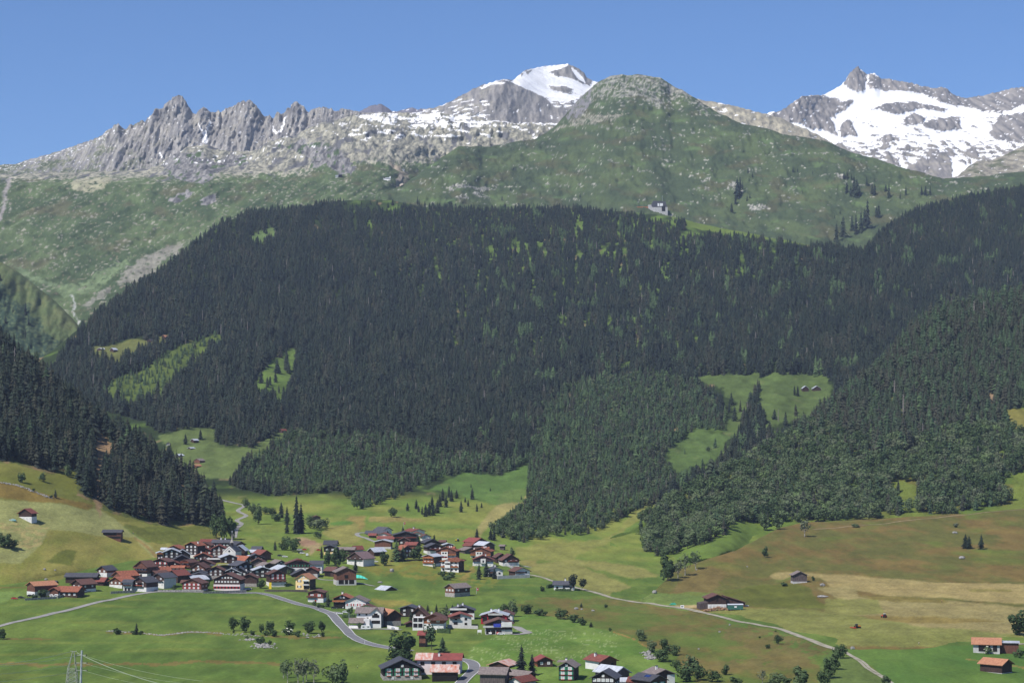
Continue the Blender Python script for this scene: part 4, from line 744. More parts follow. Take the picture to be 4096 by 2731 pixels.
for row in [
 ('b', 935, 2522, 62, 34, 'leftmost of the trees along the dry stone wall, slim and dark', .1, ORCH), ('b', 979, 2528, 68, 50, 'widest tree of the row by the dry stone wall, beside the leftmost', .2, ORCH),
 ('b', 1045, 2530, 40, 24, 'smallest tree of the row by the dry stone wall', .3, ORCH), ('b', 1081, 2528, 50, 42, 'round tree of the stone wall row, right of its smallest tree', .35, ORCH),
 ('b', 1159, 2530, 54, 46, 'tree of the stone wall row behind the white flowering elder', .2, ORCH), ('b', 1237, 2532, 54, 52, 'spreading tree of the stone wall row with a lopsided crown', .15, ORCH),
 ('b', 1287, 2526, 46, 34, 'compact tree at the road end of the stone wall row', .05, ORCH),
 ('f', 1150, 2538, 32, 46, 'white flowering elder bush in the stone wall row', .4, None), ('u', 1100, 2546, 34, 38, 'largest dark bush in the stone wall row', .2, None), ('u', 1068, 2540, 22, 36, 'low wide bush left of the largest bush by the wall', .35, None),
 ('u', 1188, 2540, 22, 34, 'low bush right of the white flowering elder', .3, None), ('u', 1190, 2546, 18, 22, 'small bush in the gap of the stone wall row', .3, None), ('u', 1291, 2545, 20, 24, 'round bush at the foot of the compact road end tree', .1, None),
 ('u', 934, 2530, 14, 14, 'small bush at the foot of the leftmost stone wall tree', .2, None), ('u', 1012, 2538, 20, 30, 'bush between the widest and the smallest stone wall tree', .2, None), ('u', 988, 2558, 18, 18, 'small bush at the left end of the stone heap', .25, None),
 ('u', 1034, 2574, 28, 32, 'dark bush growing on the stone heap', .1, None), ('u', 1052, 2574, 34, 16, 'upright shrub on top of the stone heap', .2, None), ('u', 1078, 2578, 22, 18, 'bush at the right end of the stone heap', .25, None),
 ('k', 1134, 2712, 80, 40, 'leftmost birch of the thin group at the bottom edge', .5, 'birches at the bottom edge'), ('k', 1150, 2730, 98, 46, 'birch with a bright white stem, second in the bottom group', .6, 'birches at the bottom edge'),
 ('k', 1192, 2734, 108, 50, 'tallest grey birch in the middle of the bottom group', .78, 'birches at the bottom edge'), ('k', 1213, 2733, 108, 52, 'birch with a forked pale stem, right of the tallest', .75, 'birches at the bottom edge'),
 ('k', 1225, 2722, 84, 48, 'low crowned birch at the right side of the birch group', .5, 'birches at the bottom edge'), ('k', 1256, 2732, 100, 48, 'sparse grey birch nearest to the two leafy trees', .8, 'birches at the bottom edge'),
 ('b', 1330, 2735, 92, 66, 'dense grey green tree right of the birch group', .6, None), ('b', 1366, 2740, 104, 62, 'tall leafy tree at the right end of the bottom group', .5, None),
 ('u', 472, 2536, 26, 44, 'round bush on the left part of the stone wall', .1, None), ('s', 546, 2536, 46, 26, 'little conifer growing out of bushes on the stone wall', .2, None), ('u', 534, 2537, 20, 28, 'bush at the foot of the little stone wall conifer', .1, None), ('u', 562, 2537, 18, 26, 'small bush to the right of the little stone wall conifer', .15, None), ('u', 6, 2556, 46, 48, 'bush cut by the left edge of the picture', .15, None),
 ('c', 1312, 2426, 58, 38, 'egg shaped dark tree beside the asphalt road', .25, None), ('u', 1258, 2424, 24, 22, 'bush by the road below the red shuttered chalet', .4, None), ('u', 1278, 2430, 20, 26, 'low garden bush between road and egg shaped tree', .3, None), ('u', 1293, 2431, 14, 12, 'tiny shrub at the foot of the egg shaped tree', .2, None),
 ('b', 1401, 2460, 36, 32, 'garden tree left of the white modern house', .35, None), ('b', 1441, 2514, 28, 24, 'small garden tree behind the white caravan', .4, None),
 ('b', 1616, 2652, 138, 110, 'large dark broad tree above the chalet with green shutters', .06, None), ('b', 1600, 2668, 70, 84, 'lower dark tree in front of the large broad tree', .08, None),
 ('p', 1726, 2600, 108, 58, 'tall loose pine in front of the hay tower', .7, None), ('s', 1770, 2608, 62, 42, 'conifer to the right of the hay tower pine', .7, None),
 ('c', 1643, 2490, 62, 30, 'dark columnar tree beside the barn with the stone base', .3, None), ('c', 1711, 2444, 28, 26, 'small round conifer behind the orange brown house', .2, None), ('c', 1746, 2448, 34, 26, 'cone shaped conifer pair behind the orange brown house', .15, None),
 ('s', 1786, 2446, 32, 20, 'small spruce left of the house with dark balconies', .2, None), ('s', 1810, 2438, 22, 18, 'tiny spruce beside the chimneyed house', .2, None), ('b', 1775, 2500, 78, 46, 'pale green tree beside the house with the arched opening', .65, None),
 ('s', 2086, 2702, 122, 70, 'tall dark spruce beside the grey roofed barn at the bottom', .05, None), ('s', 2128, 2698, 86, 42, 'shorter dark spruce next to the tall bottom spruce', .05, None),
 ('p', 2288, 2362, 70, 38, 'taller pine beside the white house in the meadow', .15, None), ('p', 2328, 2362, 52, 36, 'shorter pine beside the white house in the meadow', .15, None),
 ('u', 2172, 2364, 22, 30, 'bush at the garden corner of the white meadow house', .1, None), ('u', 2010, 2444, 18, 18, 'small bush at the edge behind the bright red house', .2, None), ('b', 2020, 2448, 36, 40, 'broad tree behind the white house next to the red house', .45, None), ('b', 2054, 2466, 72, 42, 'tall grey green tree right of the white gable behind the red house', .6, None),
 ('b', 2106, 2454, 42, 50, 'dark round tree at the start of the gully bushes', .1, 'bushes along the gully'), ('u', 2163, 2462, 30, 58, 'second clump of the gully bushes', .3, 'bushes along the gully'), ('b', 2240, 2474, 42, 60, 'largest clump of the gully bushes', .15, 'bushes along the gully'),
 ('u', 2292, 2488, 34, 52, 'clump of the gully bushes before the last one', .2, 'bushes along the gully'), ('u', 2328, 2500, 34, 44, 'last dense clump of the gully bushes', .2, 'bushes along the gully'), ('s', 2364, 2507, 22, 20, 'single little conifer at the end of the gully bushes', .2, None), ('u', 2440, 2524, 16, 16, 'single bush in the gully', .3, None),
 ('s', 2325, 2428, 20, 14, 'tiny conifer among the boulders below the track', .2, None), ('u', 2424, 2430, 16, 20, 'dark bush behind a white boulder', .2, None),
 ('b', 2566, 2562, 52, 44, 'top left tree of the clump in the gully on the right', .6, 'trees in the right gully'), ('b', 2608, 2608, 54, 40, 'grey tree in the middle of the right gully clump', .65, 'trees in the right gully'), ('b', 2648, 2644, 58, 66, 'broad lowest tree of the right gully clump', .3, 'trees in the right gully'),
 ('b', 2664, 2604, 56, 52, 'highest dark tree of the right gully clump', .2, 'trees in the right gully'), ('b', 2702, 2620, 46, 42, 'rightmost tree of the right gully clump', .4, 'trees in the right gully'), ('b', 2704, 2680, 48, 32, 'round single tree below the right gully clump', .25, None),
 ('b', 2762, 2700, 84, 74, 'broad bright tree at the bottom right of the hamlet', .5, None), ('b', 2742, 2726, 74, 70, 'tree at the picture bottom beside the white sided chalet', .35, None), ('b', 2800, 2720, 66, 52, 'dark tree right of the broad bright bottom tree', .2, None), ('b', 2850, 2726, 50, 60, 'low wide tree at the bottom, third from the hamlet', .25, None),
 ('b', 2900, 2698, 46, 36, 'single rounded tree above the bottom trees', .25, None), ('b', 2942, 2738, 34, 62, 'flat wide tree cut by the bottom edge', .3, None), ('k', 3050, 2732, 58, 42, 'thin pinkish grey tree at the bottom edge', .8, None), ('b', 3106, 2736, 50, 62, 'grey green tree right of the pinkish one', .55, None), ('b', 3146, 2738, 36, 44, 'small tree between the bottom edge trees', .4, None),
 ('b', 3205, 2740, 78, 84, 'wide dense tree at the bottom edge below the brown bank', .45, None), ('b', 3362, 2632, 64, 44, 'top tree of the slanting row beside the farm track', .25, 'slanting row of trees'), ('b', 3338, 2676, 76, 56, 'second tree of the slanting row beside the farm track', .4, 'slanting row of trees'),
 ('b', 3316, 2712, 84, 62, 'third tree of the slanting row beside the farm track', .35, 'slanting row of trees'), ('b', 3294, 2738, 62, 52, 'lowest tree of the slanting row beside the farm track', .25, 'slanting row of trees'),
 ('b', 3114, 2575, 42, 28, 'single dark tree on the brown bank', .05, None), ('u', 3070, 2593, 20, 22, 'bush below the single tree on the brown bank', .15, None), ('u', 3102, 2526, 8, 9, 'tiny bush just under the farm track', .1, None), ('u', 3038, 2551, 9, 10, 'tiny bush high on the brown bank', .1, None), ('b', 3544, 2742, 46, 46, 'grey tree where the double track leaves the picture', .5, None),
 ('b', 2672, 2322, 104, 78, 'dark dense tree at the left of the birch clump under the brown slope', .1, None), ('k', 2740, 2300, 92, 48, 'birch with two white stems under the brown slope', .7, None), ('k', 2782, 2275, 76, 46, 'birch at the right of the clump under the brown slope', .55, None), ('k', 2712, 2312, 78, 42, 'thin birch between dense tree and white stems', .75, None),
 ('b', 3061, 2229, 46, 30, 'little tree standing on the brown slope', .3, None), ('s', 3862, 2192, 58, 36, 'left one of two spruces on the brown slope', .15, None), ('s', 3876, 2194, 52, 32, 'spruce close to the left one of the two on the slope', .2, None), ('s', 3925, 2196, 60, 36, 'right one of the spruces on the brown slope', .2, None),
 ('b', 4078, 2540, 108, 94, 'large green tree at the right edge of the picture', .12, None), ('f', 3952, 2614, 32, 40, 'pale bush in front of the orange roofed barn', .6, None), ('u', 4072, 2630, 40, 42, 'bush right of the orange roofed barn', .3, None), ('u', 3254, 2322, 20, 18, 'bush to the right of the weathered barn on the slope', .2, None), ('u', 3140, 2343, 16, 40, 'low nettles below the weathered barn', .4, None),
 ('s', 1186, 2134, 156, 50, 'tallest spruce between the two parts of the village', .05, None), ('s', 1204, 2132, 120, 46, 'spruce standing close to the tallest one by the stream', .08, None), ('s', 1125, 2070, 64, 30, 'left spruce of the group by the stream', .15, None), ('s', 1148, 2096, 72, 30, 'middle spruce of the group by the stream', .15, None), ('s', 1148, 2132, 46, 28, 'small low spruce of the group by the stream', .2, None),
 ('b', 1062, 2056, 34, 34, 'left round bush tree above the stream', .35, None), ('b', 1088, 2060, 34, 36, 'right round bush tree above the stream', .3, None), ('b', 1032, 2096, 84, 40, 'tall leaning bush tree on the stream bank', .45, None), ('b', 1010, 2062, 56, 30, 'upper tree on the stream bank beside the winding road', .5, None), ('b', 985, 2030, 40, 36, 'tree at the bend of the winding road', .5, None),
 ('b', 1105, 2084, 34, 40, 'low tree by the boulders of the stream', .4, None), ('b', 1268, 2118, 50, 54, 'grey bush tree beside the shed on the pasture', .7, None), ('b', 1300, 2112, 42, 44, 'green bush tree below the shed on the pasture', .35, None), ('b', 1240, 2112, 58, 40, 'tree right of the tallest stream spruce', .45, None), ('b', 1276, 2154, 34, 34, 'lower tree under the pasture shed', .4, None),
 ('b', 1140, 2200, 60, 48, 'left leafy tree beside the gravel heap', .3, None), ('b', 1172, 2206, 58, 44, 'right leafy tree beside the gravel heap', .35, None), ('s', 1100, 2200, 38, 22, 'single small conifer above the car park', .3, None), ('u', 1190, 2174, 26, 30, 'bush at the upper end of the gravel heap', .3, None),
 ('b', 866, 2152, 108, 44, 'left tree of the tall clump behind the church', .3, 'tall trees behind the church'), ('b', 898, 2158, 116, 52, 'broad middle tree of the tall clump behind the church', .2, 'tall trees behind the church'), ('b', 928, 2158, 92, 36, 'right tree of the tall clump behind the church', .25, 'tall trees behind the church'),
 ('b', 1312, 2262, 66, 44, 'left tree of the green clump in the village middle', .25, 'green clump in the village'), ('b', 1345, 2268, 80, 56, 'big middle tree of the green clump in the village', .2, 'green clump in the village'), ('b', 1376, 2252, 64, 40, 'right tree of the green clump in the village', .3, 'green clump in the village'), ('s', 1422, 2288, 54, 30, 'dark spruce between large barn and flag house', .1, None), ('s', 1286, 2232, 48, 20, 'thin spruce beside the black and yellow house', .05, None),
 ('b', 1537, 2262, 62, 42, 'round dark tree alone on the bank with its shadow beneath', .05, None), ('s', 1586, 2244, 84, 52, 'larch like tree in front of the orange roofed chalet', .75, None), ('s', 1612, 2242, 60, 36, 'smaller larch beside the orange roofed chalet', .7, None), ('s', 1672, 2190, 56, 34, 'dark spruce in the middle of the upper hamlet', .08, None), ('b', 1664, 2240, 60, 60, 'round bushy tree in the middle of the upper hamlet', .15, None),
 ('c', 1612, 2130, 28, 22, 'little round conifer beside the big dark chalet', .1, None), ('s', 1737, 2158, 22, 13, 'tiny spruce on the meadow above the upper hamlet', .15, None), ('s', 1916, 2316, 64, 34, 'left conifer of the pair below the blue panelled house', .2, None), ('s', 1945, 2306, 64, 38, 'right conifer of the pair below the blue panelled house', .2, None), ('s', 1978, 2313, 40, 30, 'small spruce in front of the white green edged house', .05, None),
 ('b', 2048, 2232, 44, 28, 'light tree behind the house with the slanted orange roof', .5, None), ('f', 1738, 2273, 22, 20, 'white flowering bush below the orange balcony house', .5, None), ('u', 1770, 2306, 26, 40, 'left bush below the red roofed apartment house', .3, None), ('u', 1806, 2310, 26, 46, 'right bush below the red roofed apartment house', .3, None), ('u', 1785, 2318, 20, 60, 'low shrubs at the foot of the bank below the apartments', .4, None),
 ('b', 1043, 2352, 40, 38, 'round dark tree in front of the stone based barn', .1, None), ('u', 1140, 2344, 20, 30, 'garden bush in front of the red shuttered house', .2, None), ('b', 1154, 2300, 24, 22, 'small tree beside the blue grey roofed barn', .4, None), ('u', 697, 2361, 26, 24, 'round bush left of the red shuttered front house', .3, None), ('u', 830, 2354, 40, 24, 'garden bush between the red shuttered and the pink based house', .3, None), ('b', 168, 2388, 36, 50, 'large bush beside the barn at the left village end', .2, None), ('u', 142, 2392, 18, 40, 'hedge like bush behind the parked cars', .15, None),
 ('s', 1963, 2158, 46, 26, 'spruce at the wood edge above the red roofed barn', .1, None), ('s', 1976, 2161, 44, 28, 'second spruce at the wood edge above the red roofed barn', .15, None), ('b', 1572, 2068, 44, 36, 'single round tree on the pasture above the upper hamlet', .25, None), ('s', 1630, 2042, 32, 26, 'single young spruce on the pasture above the upper hamlet', .2, None),
 ('b', 85, 1929, 42, 38, 'left bush on the grass under the left forest', .45, None), ('b', 172, 1925, 38, 30, 'middle bush on the grass under the left forest', .45, None), ('b', 272, 1906, 50, 38, 'right bush on the grass under the left forest', .5, None), ('s', 222, 1990, 32, 20, 'young spruce at the end of the hillside stone wall', .3, None), ('u', 134, 1965, 14, 16, 'small bush on the hillside stone wall', .3, None), ('u', 204, 1990, 12, 18, 'low bush beside the young hillside spruce', .3, None),
 ('b', 20, 2190, 56, 70, 'dark shrubbery at the left edge on the hay slope', .2, None), ('b', 50, 2192, 40, 46, 'shrubbery right of the one at the left edge', .25, None), ('b', -10, 2168, 40, 60, 'upper shrubbery at the left edge of the hay slope', .2, None),
 ('s', 742, 1776, 42, 26, 'left spruce on the high meadow among the huts', .15, None), ('s', 802, 1757, 40, 22, 'right spruce on the high meadow among the huts', .15, None),
 ('s', 3178, 1580, 40, 16, 'left spruce beside the twin meadow huts', .1, None), ('s', 3191, 1584, 42, 18, 'right spruce beside the twin meadow huts', .1, None), ('b', 3058, 2120, 62, 46, 'left leafy tree standing before the right wood', .55, None), ('b', 3108, 2116, 58, 56, 'broad leafy tree standing before the right wood', .5, None), ('k', 3219, 2146, 76, 48, 'grey loose tree at the end of the hillside path', .8, None), ('s', 3593, 1968, 50, 26, 'spruce at the upper end of the grassy wedge in the right wood', .3, None), ('s', 3604, 2018, 34, 20, 'little spruce in the middle of the grassy wedge', .3, None), ('b', 3634, 2028, 42, 32, 'small broad tree in the grassy wedge', .5, None), ('u', 3420, 2108, 16, 40, 'low bush beside the hillside path', .6, None), ('u', 3822, 2108, 18, 26, 'grey bush above the flat boulder on the slope', .8, None),
 ('b', 2801, 1502, 50, 34, 'round tree at the top edge of the right forest meadow', .3, None),
]:
    tree(row[0], row[1], row[2], row[3], row[4], row[5], row[6], row[7])
# young spruces on the pasture below the wood
YS = 'young spruces on the pasture'
for i, (x, y, h) in enumerate([(1850, 930, 84), (1900, 975, 70), (1870, 955, 60), (1930, 995, 110), (1960, 985, 120), (1995, 985, 100), (2030, 965, 120), (1985, 930, 110), (2050, 910, 110), (2105, 915, 110), (2150, 865, 100), (2075, 860, 110), (2130, 830, 100), (2195, 840, 80)]):
    tree('s', 800 + x / 2.138, 1600 + y / 2.138, h / 2.138, h * 0.52 / 2.138, 'young spruce in the dense group on the pasture above the upper hamlet', R.uniform(.1, .35), YS)
for i, (x, y, h, lb) in enumerate([(190, 1062, 100, 'largest of the scattered spruces right of the pasture group'), (155, 1120, 60, 'small spruce under the largest scattered one'), (230, 1165, 72, 'lowest scattered spruce on the pasture'), (270, 1132, 46, 'tiny spruce to the right of the lowest scattered one'), (95, 1170, 100, 'broad spruce left of the scattered ones'), (130, 1085, 46, 'small spruce above the broad scattered one'),
                                   (345, 990, 30, 'tiny spruce highest on the open pasture'), (180, 960, 34, 'tiny spruce left of the highest one'), (610, 1062, 36, 'little bushy tree on the tan mown strip'), (230, 1405, 100, 'front spruce at the lower tip of the middle wood')] ):
    tree('s', 1800 + x / 2.138, 1500 + y / 2.138, h / 2.138, h * 0.5 / 2.138, lb, R.uniform(.1, .35), None)

# ---------------------------------------------------------------- forests: the largest trees one by one, the rest of each wood as one object
def scatter(sh, cell, r0, r1, seed):
    """one jittered point in each ground cell of a sheet between two rows"""
    rs = np.random.RandomState(seed)
    X, Y, Z = sh.X[r0:r1], sh.Y[r0:r1], sh.Z[r0:r1]
    a = np.abs((X[:-1, 1:] - X[:-1, :-1]) * (Y[1:, :-1] - Y[:-1, :-1])).ravel(); a = np.maximum(a, 0)
    n = int(a.sum() / cell ** 2 * 2.2); q = rs.choice(len(a), n, p=a / a.sum()); r, c = np.divmod(q, X.shape[1] - 1); s, t = rs.rand(n), rs.rand(n)
    bl = lambda A: A[r, c] * (1 - s) * (1 - t) + A[r, c + 1] * (1 - s) * t + A[r + 1, c] * s * (1 - t) + A[r + 1, c + 1] * s * t
    x, y, z = bl(X), bl(Y), bl(Z)
    key = np.floor(x / cell).astype(np.int64) * 100003 + np.floor(y / cell).astype(np.int64)
    _, k = np.unique(key, return_index=True); k = rs.permutation(k)
    x, y, z = x[k], y[k], z[k]
    return x, y, z, 2048 + x / y * F, VH - (z - ZC) / y * F
FM = D((60, 860), (120, 850), (180, 770), (230, 715), (330, 640), (430, 570), (520, 505), (600, 480), (700, 480), (760, 462), (860, 468), (960, 475), (1100, 480), (1300, 478), (1450, 494), (1530, 503), (1600, 518), (1750, 542), (1900, 572), (1985, 578), (2050, 512), (2110, 472), (2200, 452), (2352, 428), (2700, 370), (2760, 1100), (1900, 1100), (1600, 1130), (1500, 1160),
       (1430, 1190), (1360, 1225), (1270, 1235), (1190, 1248), (1130, 1225), (1170, 1190), (1210, 1150), (1215, 1065), (1150, 1092), (1060, 1085), (970, 1115), (900, 1150), (820, 1172), (790, 1130), (700, 1135), (620, 1140), (560, 1125), (525, 1115), (560, 1075), (650, 1010), (668, 985), (580, 1030), (500, 1025), (490, 985), (380, 1000), (300, 960), (60, 900))
CLEAR = [D((205, 800), (255, 793), (300, 778), (350, 783), (380, 768), (400, 775), (380, 792), (330, 808), (280, 832), (240, 838), (212, 815)), D((365, 1000), (430, 985), (490, 982), (500, 1022), (580, 1028), (655, 983), (668, 1000), (620, 1032), (565, 1072), (535, 1100), (460, 1096), (400, 1060)),
         D((1580, 866), (1745, 860), (1746, 890), (1720, 930), (1698, 990), (1684, 1025), (1658, 1025), (1670, 980), (1660, 930), (1615, 895)), D((1748, 872), (1770, 860), (1890, 864), (1920, 880), (1915, 950), (1865, 1000), (1800, 1015), (1758, 990), (1740, 935)), D((1530, 1035), (1600, 985), (1666, 992), (1680, 1050), (1620, 1095), (1555, 1100), (1528, 1065)), [(2575, 832), (2695, 835), (2700, 905), (2580, 890)],
         D((1560, 545), (1700, 545), (1880, 575), (1700, 500), (1600, 495))]
SPARSE = [(D((575, 885), (620, 830), (660, 800), (682, 798), (675, 880), (650, 925), (595, 905)), 0.07), (D((260, 870), (330, 850), (400, 800), (500, 765), (515, 790), (450, 835), (400, 880), (380, 905), (300, 940), (235, 905)), 0.42), (D((560, 548), (600, 530), (645, 518), (632, 545), (590, 560)), 0.1), (D((780, 455), (1000, 455), (990, 480), (860, 490), (790, 485)), 0.25)]
YOUNG = D((530, 1110), (660, 1000), (900, 1005), (1000, 1040), (1150, 1060), (1215, 1060), (1235, 980), (1300, 880), (1500, 855), (1600, 890), (1690, 1000), (1600, 1100), (1400, 1220), (1150, 1260), (800, 1180))
def forest(sh, cell, seed, r0=0, r1=None):
    return scatter(sh, cell, r0, r1 or sh.X.shape[0] - 1, seed)
rs = np.random.RandomState(5)
SP, BR = [], []       # rows: x, y, z, height, widthfactor, tint, zone
# mountain forest
vr = MEADOW.V[:, 500]; r0 = int(np.argmax(vr < 2260)); r1 = int(np.argmin(vr)) + 1
x, y, z, u, v = forest(MEADOW, 7.6, 1, r0, r1)
m = inpoly(u, v, FM)
for c in CLEAR: m &= ~(inpoly(u, v, c) & (rs.rand(len(u)) > np.where(v > 1480, np.where((perlin(u / 26, v / 26, 12) > 0.42) & ((v > 1650) | (u < 3030) & (v > 1600)), 0.4, np.where(v > 1650, 0.035, 0)), 0.0)))
keep = np.ones(len(u)); 
for c, d in SPARSE: keep[inpoly(u, v, c)] = d
gap = perlin(u / 17, v / 95, 51) + 0.5 * perlin(u / 60, v / 140, 52); reg = sm(1250, 1900, u) * sm(3500, 3000, u) * sm(800, 950, v) * sm(1600, 1450, v)
keep[gap > 0.70 - 0.32 * reg] *= 0.1
for c in CLEAR: keep[inpoly(u + 26 * perlin(u / 18, v / 18, 5), v + 16 * perlin(u / 18, v / 18, 6), c)] *= 0.45
m &= rs.rand(len(u)) < keep
x, y, z, u, v = x[m], y[m], z[m], u[m], v[m]
yg = inpoly(u + perlin(u / 30, v / 30, 3) * 40, v, YOUNG); spz = inpoly(u, v, SPARSE[1][0])
hh = np.interp(y / S, [1500, 1900, 2400, 3000, 3400], [16, 18, 20, 17, 12.5]) * rs.uniform(0.6, 1.2, len(x)) * (1 + 0.35 * fbm(u / 60, v / 60, 3, 99)); hh[yg] *= 0.74; hh[spz] *= 0.55
tint = np.clip(rs.normal(0.21, 0.11, len(x)) + 0.40 * fbm(u / 70, v / 90, 4, 88), 0, 0.75); tint[yg] = np.clip(rs.normal(0.62, 0.17, yg.sum()), 0.1, 1); tint[spz] = np.clip(rs.normal(0.82, 0.12, spz.sum()), 0.3, 1)
lp = (perlin(u / 60, v / 60, 61) > 0.46) & (u > 1900) & (rs.rand(len(u)) < 0.8); tint[lp] = np.clip(rs.normal(0.85, 0.1, lp.sum()), 0, 1)
isb = yg & (rs.rand(len(u)) < 0.16 + 0.5 * sm(1990, 2150, v))
for k in range(len(x)): (BR if isb[k] else SP).append((x[k], y[k], z[k], hh[k] * (0.8 if isb[k] else 1), rs.uniform(1.15, 1.7), rs.uniform(.2, .75) if isb[k] else tint[k], 0))
# left hill
FL = D((-300, 660), (0, 792), (100, 877), (200, 952), (300, 1017), (400, 1082), (460, 1122), (515, 1167), (512, 1208), (440, 1201), (360, 1204), (250, 1171), (215, 1146), (178, 1131), (182, 1072), (120, 1084), (30, 1058), (-300, 1040))
bare = D((222, 990), (262, 1022), (270, 1050), (240, 1100), (228, 1180), (216, 1130), (216, 1050))
x, y, z, u, v = forest(LEFT, 7.2, 2); m = inpoly(u, v, FL) & ~inpoly(u, v, bare) & (rs.rand(len(u)) < np.where(perlin(u / 30, v / 60, 71) > 0.5, 0.35, 1))
for k in np.nonzero(m)[0]:
    low = v[k] > 1980
    SP.append((x[k], y[k], z[k], rs.uniform(15, 30) * (0.95 if low else 1), rs.uniform(1.05, 1.5), float(np.clip(rs.normal(.24, .18), 0, .75)), 1 if v[k] < np.interp(u[k], [0, 350, 700, 900], [1480, 1750, 1970, 2100]) else (3 if low else 2)))
# right hill: spruce above, broadleaf below
FR = [(2560, 2100), (2700, 2010), (2850, 1915), (3000, 1845), (3250, 1695), (3400, 1575), (3550, 1462), (3640, 1335), (3750, 1265), (3900, 1230), (4096, 1190), (4800, 1045), (4800, 1900), (4096, 1890), (4000, 1920), (4040, 2020), (3950, 2032), (3800, 2062), (3640, 2050), (3480, 2085), (3250, 2095), (3140, 2085), (3080, 2112), (2980, 2085), (2880, 2150), (2780, 2190), (2640, 2236), (2590, 2215), (2560, 2150)]
WEDGE = Zm(3000, 1600, 2.146, (1240, 700), (1330, 700), (1460, 780), (1410, 960), (1250, 960))
x, y, z, u, v = forest(RIGHT, 7.4, 3); m = inpoly(u, v, FR) & ~inpoly(u, v, WEDGE) & ~inpoly(u, v, Zm(3000, 1600, 2.146, (1980, -60), (2060, 60), (2180, 80), (2500, 70), (2900, 90), (2900, 400), (2350, 330), (2200, 190), (2060, -90)))
bd = np.interp(u, [2560, 2900, 3050, 3300, 3500, 3700, 3900, 4096], [2060, 1880, 1775, 1730, 1800, 1770, 1690, 1700]) + 50 * perlin(u / 60, v / 60, 4)
for k in np.nonzero(m)[0]:
    if v[k] > bd[k] and rs.rand() < 0.86: 
        if rs.rand() < 0.8: BR.append((x[k], y[k], z[k], rs.uniform(8, 17), rs.uniform(1.0, 1.5), float(np.clip(rs.normal(.52, .2) + .3 * perlin(u[k] / 80, v[k] / 80, 8), 0, .95)), 5 if v[k] > 2000 else 4))
    else: SP.append((x[k], y[k], z[k], rs.uniform(17, 26) * (0.75 if v[k] > bd[k] else 1) * rs.uniform(.75, 1.1), rs.uniform(1.1, 1.6), float(np.clip(rs.normal(.56, .12), 0, .9)), 6))
# scattered groups on the alp and the side slope
def hz(o, *pts): return [(o[0] + a / o[2], o[1] + b / o[2], h / o[2]) for a, b, h in pts]
for uu, vv, hp in hz((2600, 200, 1.572), (895, 768, 42), (610, 772, 34), (635, 800, 34), (615, 825, 30), (925, 768, 24), (1018, 780, 22), (1210, 808, 48), (1232, 812, 52), (1255, 818, 46), (1272, 826, 48), (1240, 900, 70), (1262, 920, 70), (1280, 900, 110), (1300, 925, 120), (1318, 920, 70), (1352, 850, 62), (1386, 905, 70), (1404, 915, 76), (1490, 932, 100), (1475, 890, 50), (1598, 915, 68), (1556, 935, 44), (1440, 1055, 84), (1425, 1052, 70), (1358, 1118, 180), (1340, 1110, 120), (1320, 1140, 130), (1292, 1158, 130), (1212, 1172, 130), (1172, 1204, 120), (1262, 1130, 96), (545, 930, 130), (560, 900, 110), (575, 880, 60), (510, 1020, 60), (536, 968, 60), (1700, 910, 60), (1725, 912, 60), (1755, 915, 60), (1160, 1060, 36), (1195, 1030, 24), (605, 950, 40), (620, 930, 30)) \
        + hz((0, 1000, 1.68), (12, 205, 50), (170, 430, 80), (196, 505, 70), (40, 490, 50), (165, 590, 60), (90, 420, 44), (30, 380, 40)) + hz((1300, 200, 1.68), (870, 915, 26), (1245, 945, 34), (1190, 1010, 30), (1055, 965, 22), (1445, 970, 24), (1715, 990, 28), (625, 1040, 60), (636, 1046, 50)):
    p = hit(uu, vv)
    SP.append((p.x, p.y, p.z, hp * p.y / F, R.uniform(.9, 1.15), R.uniform(0, .3), 7))
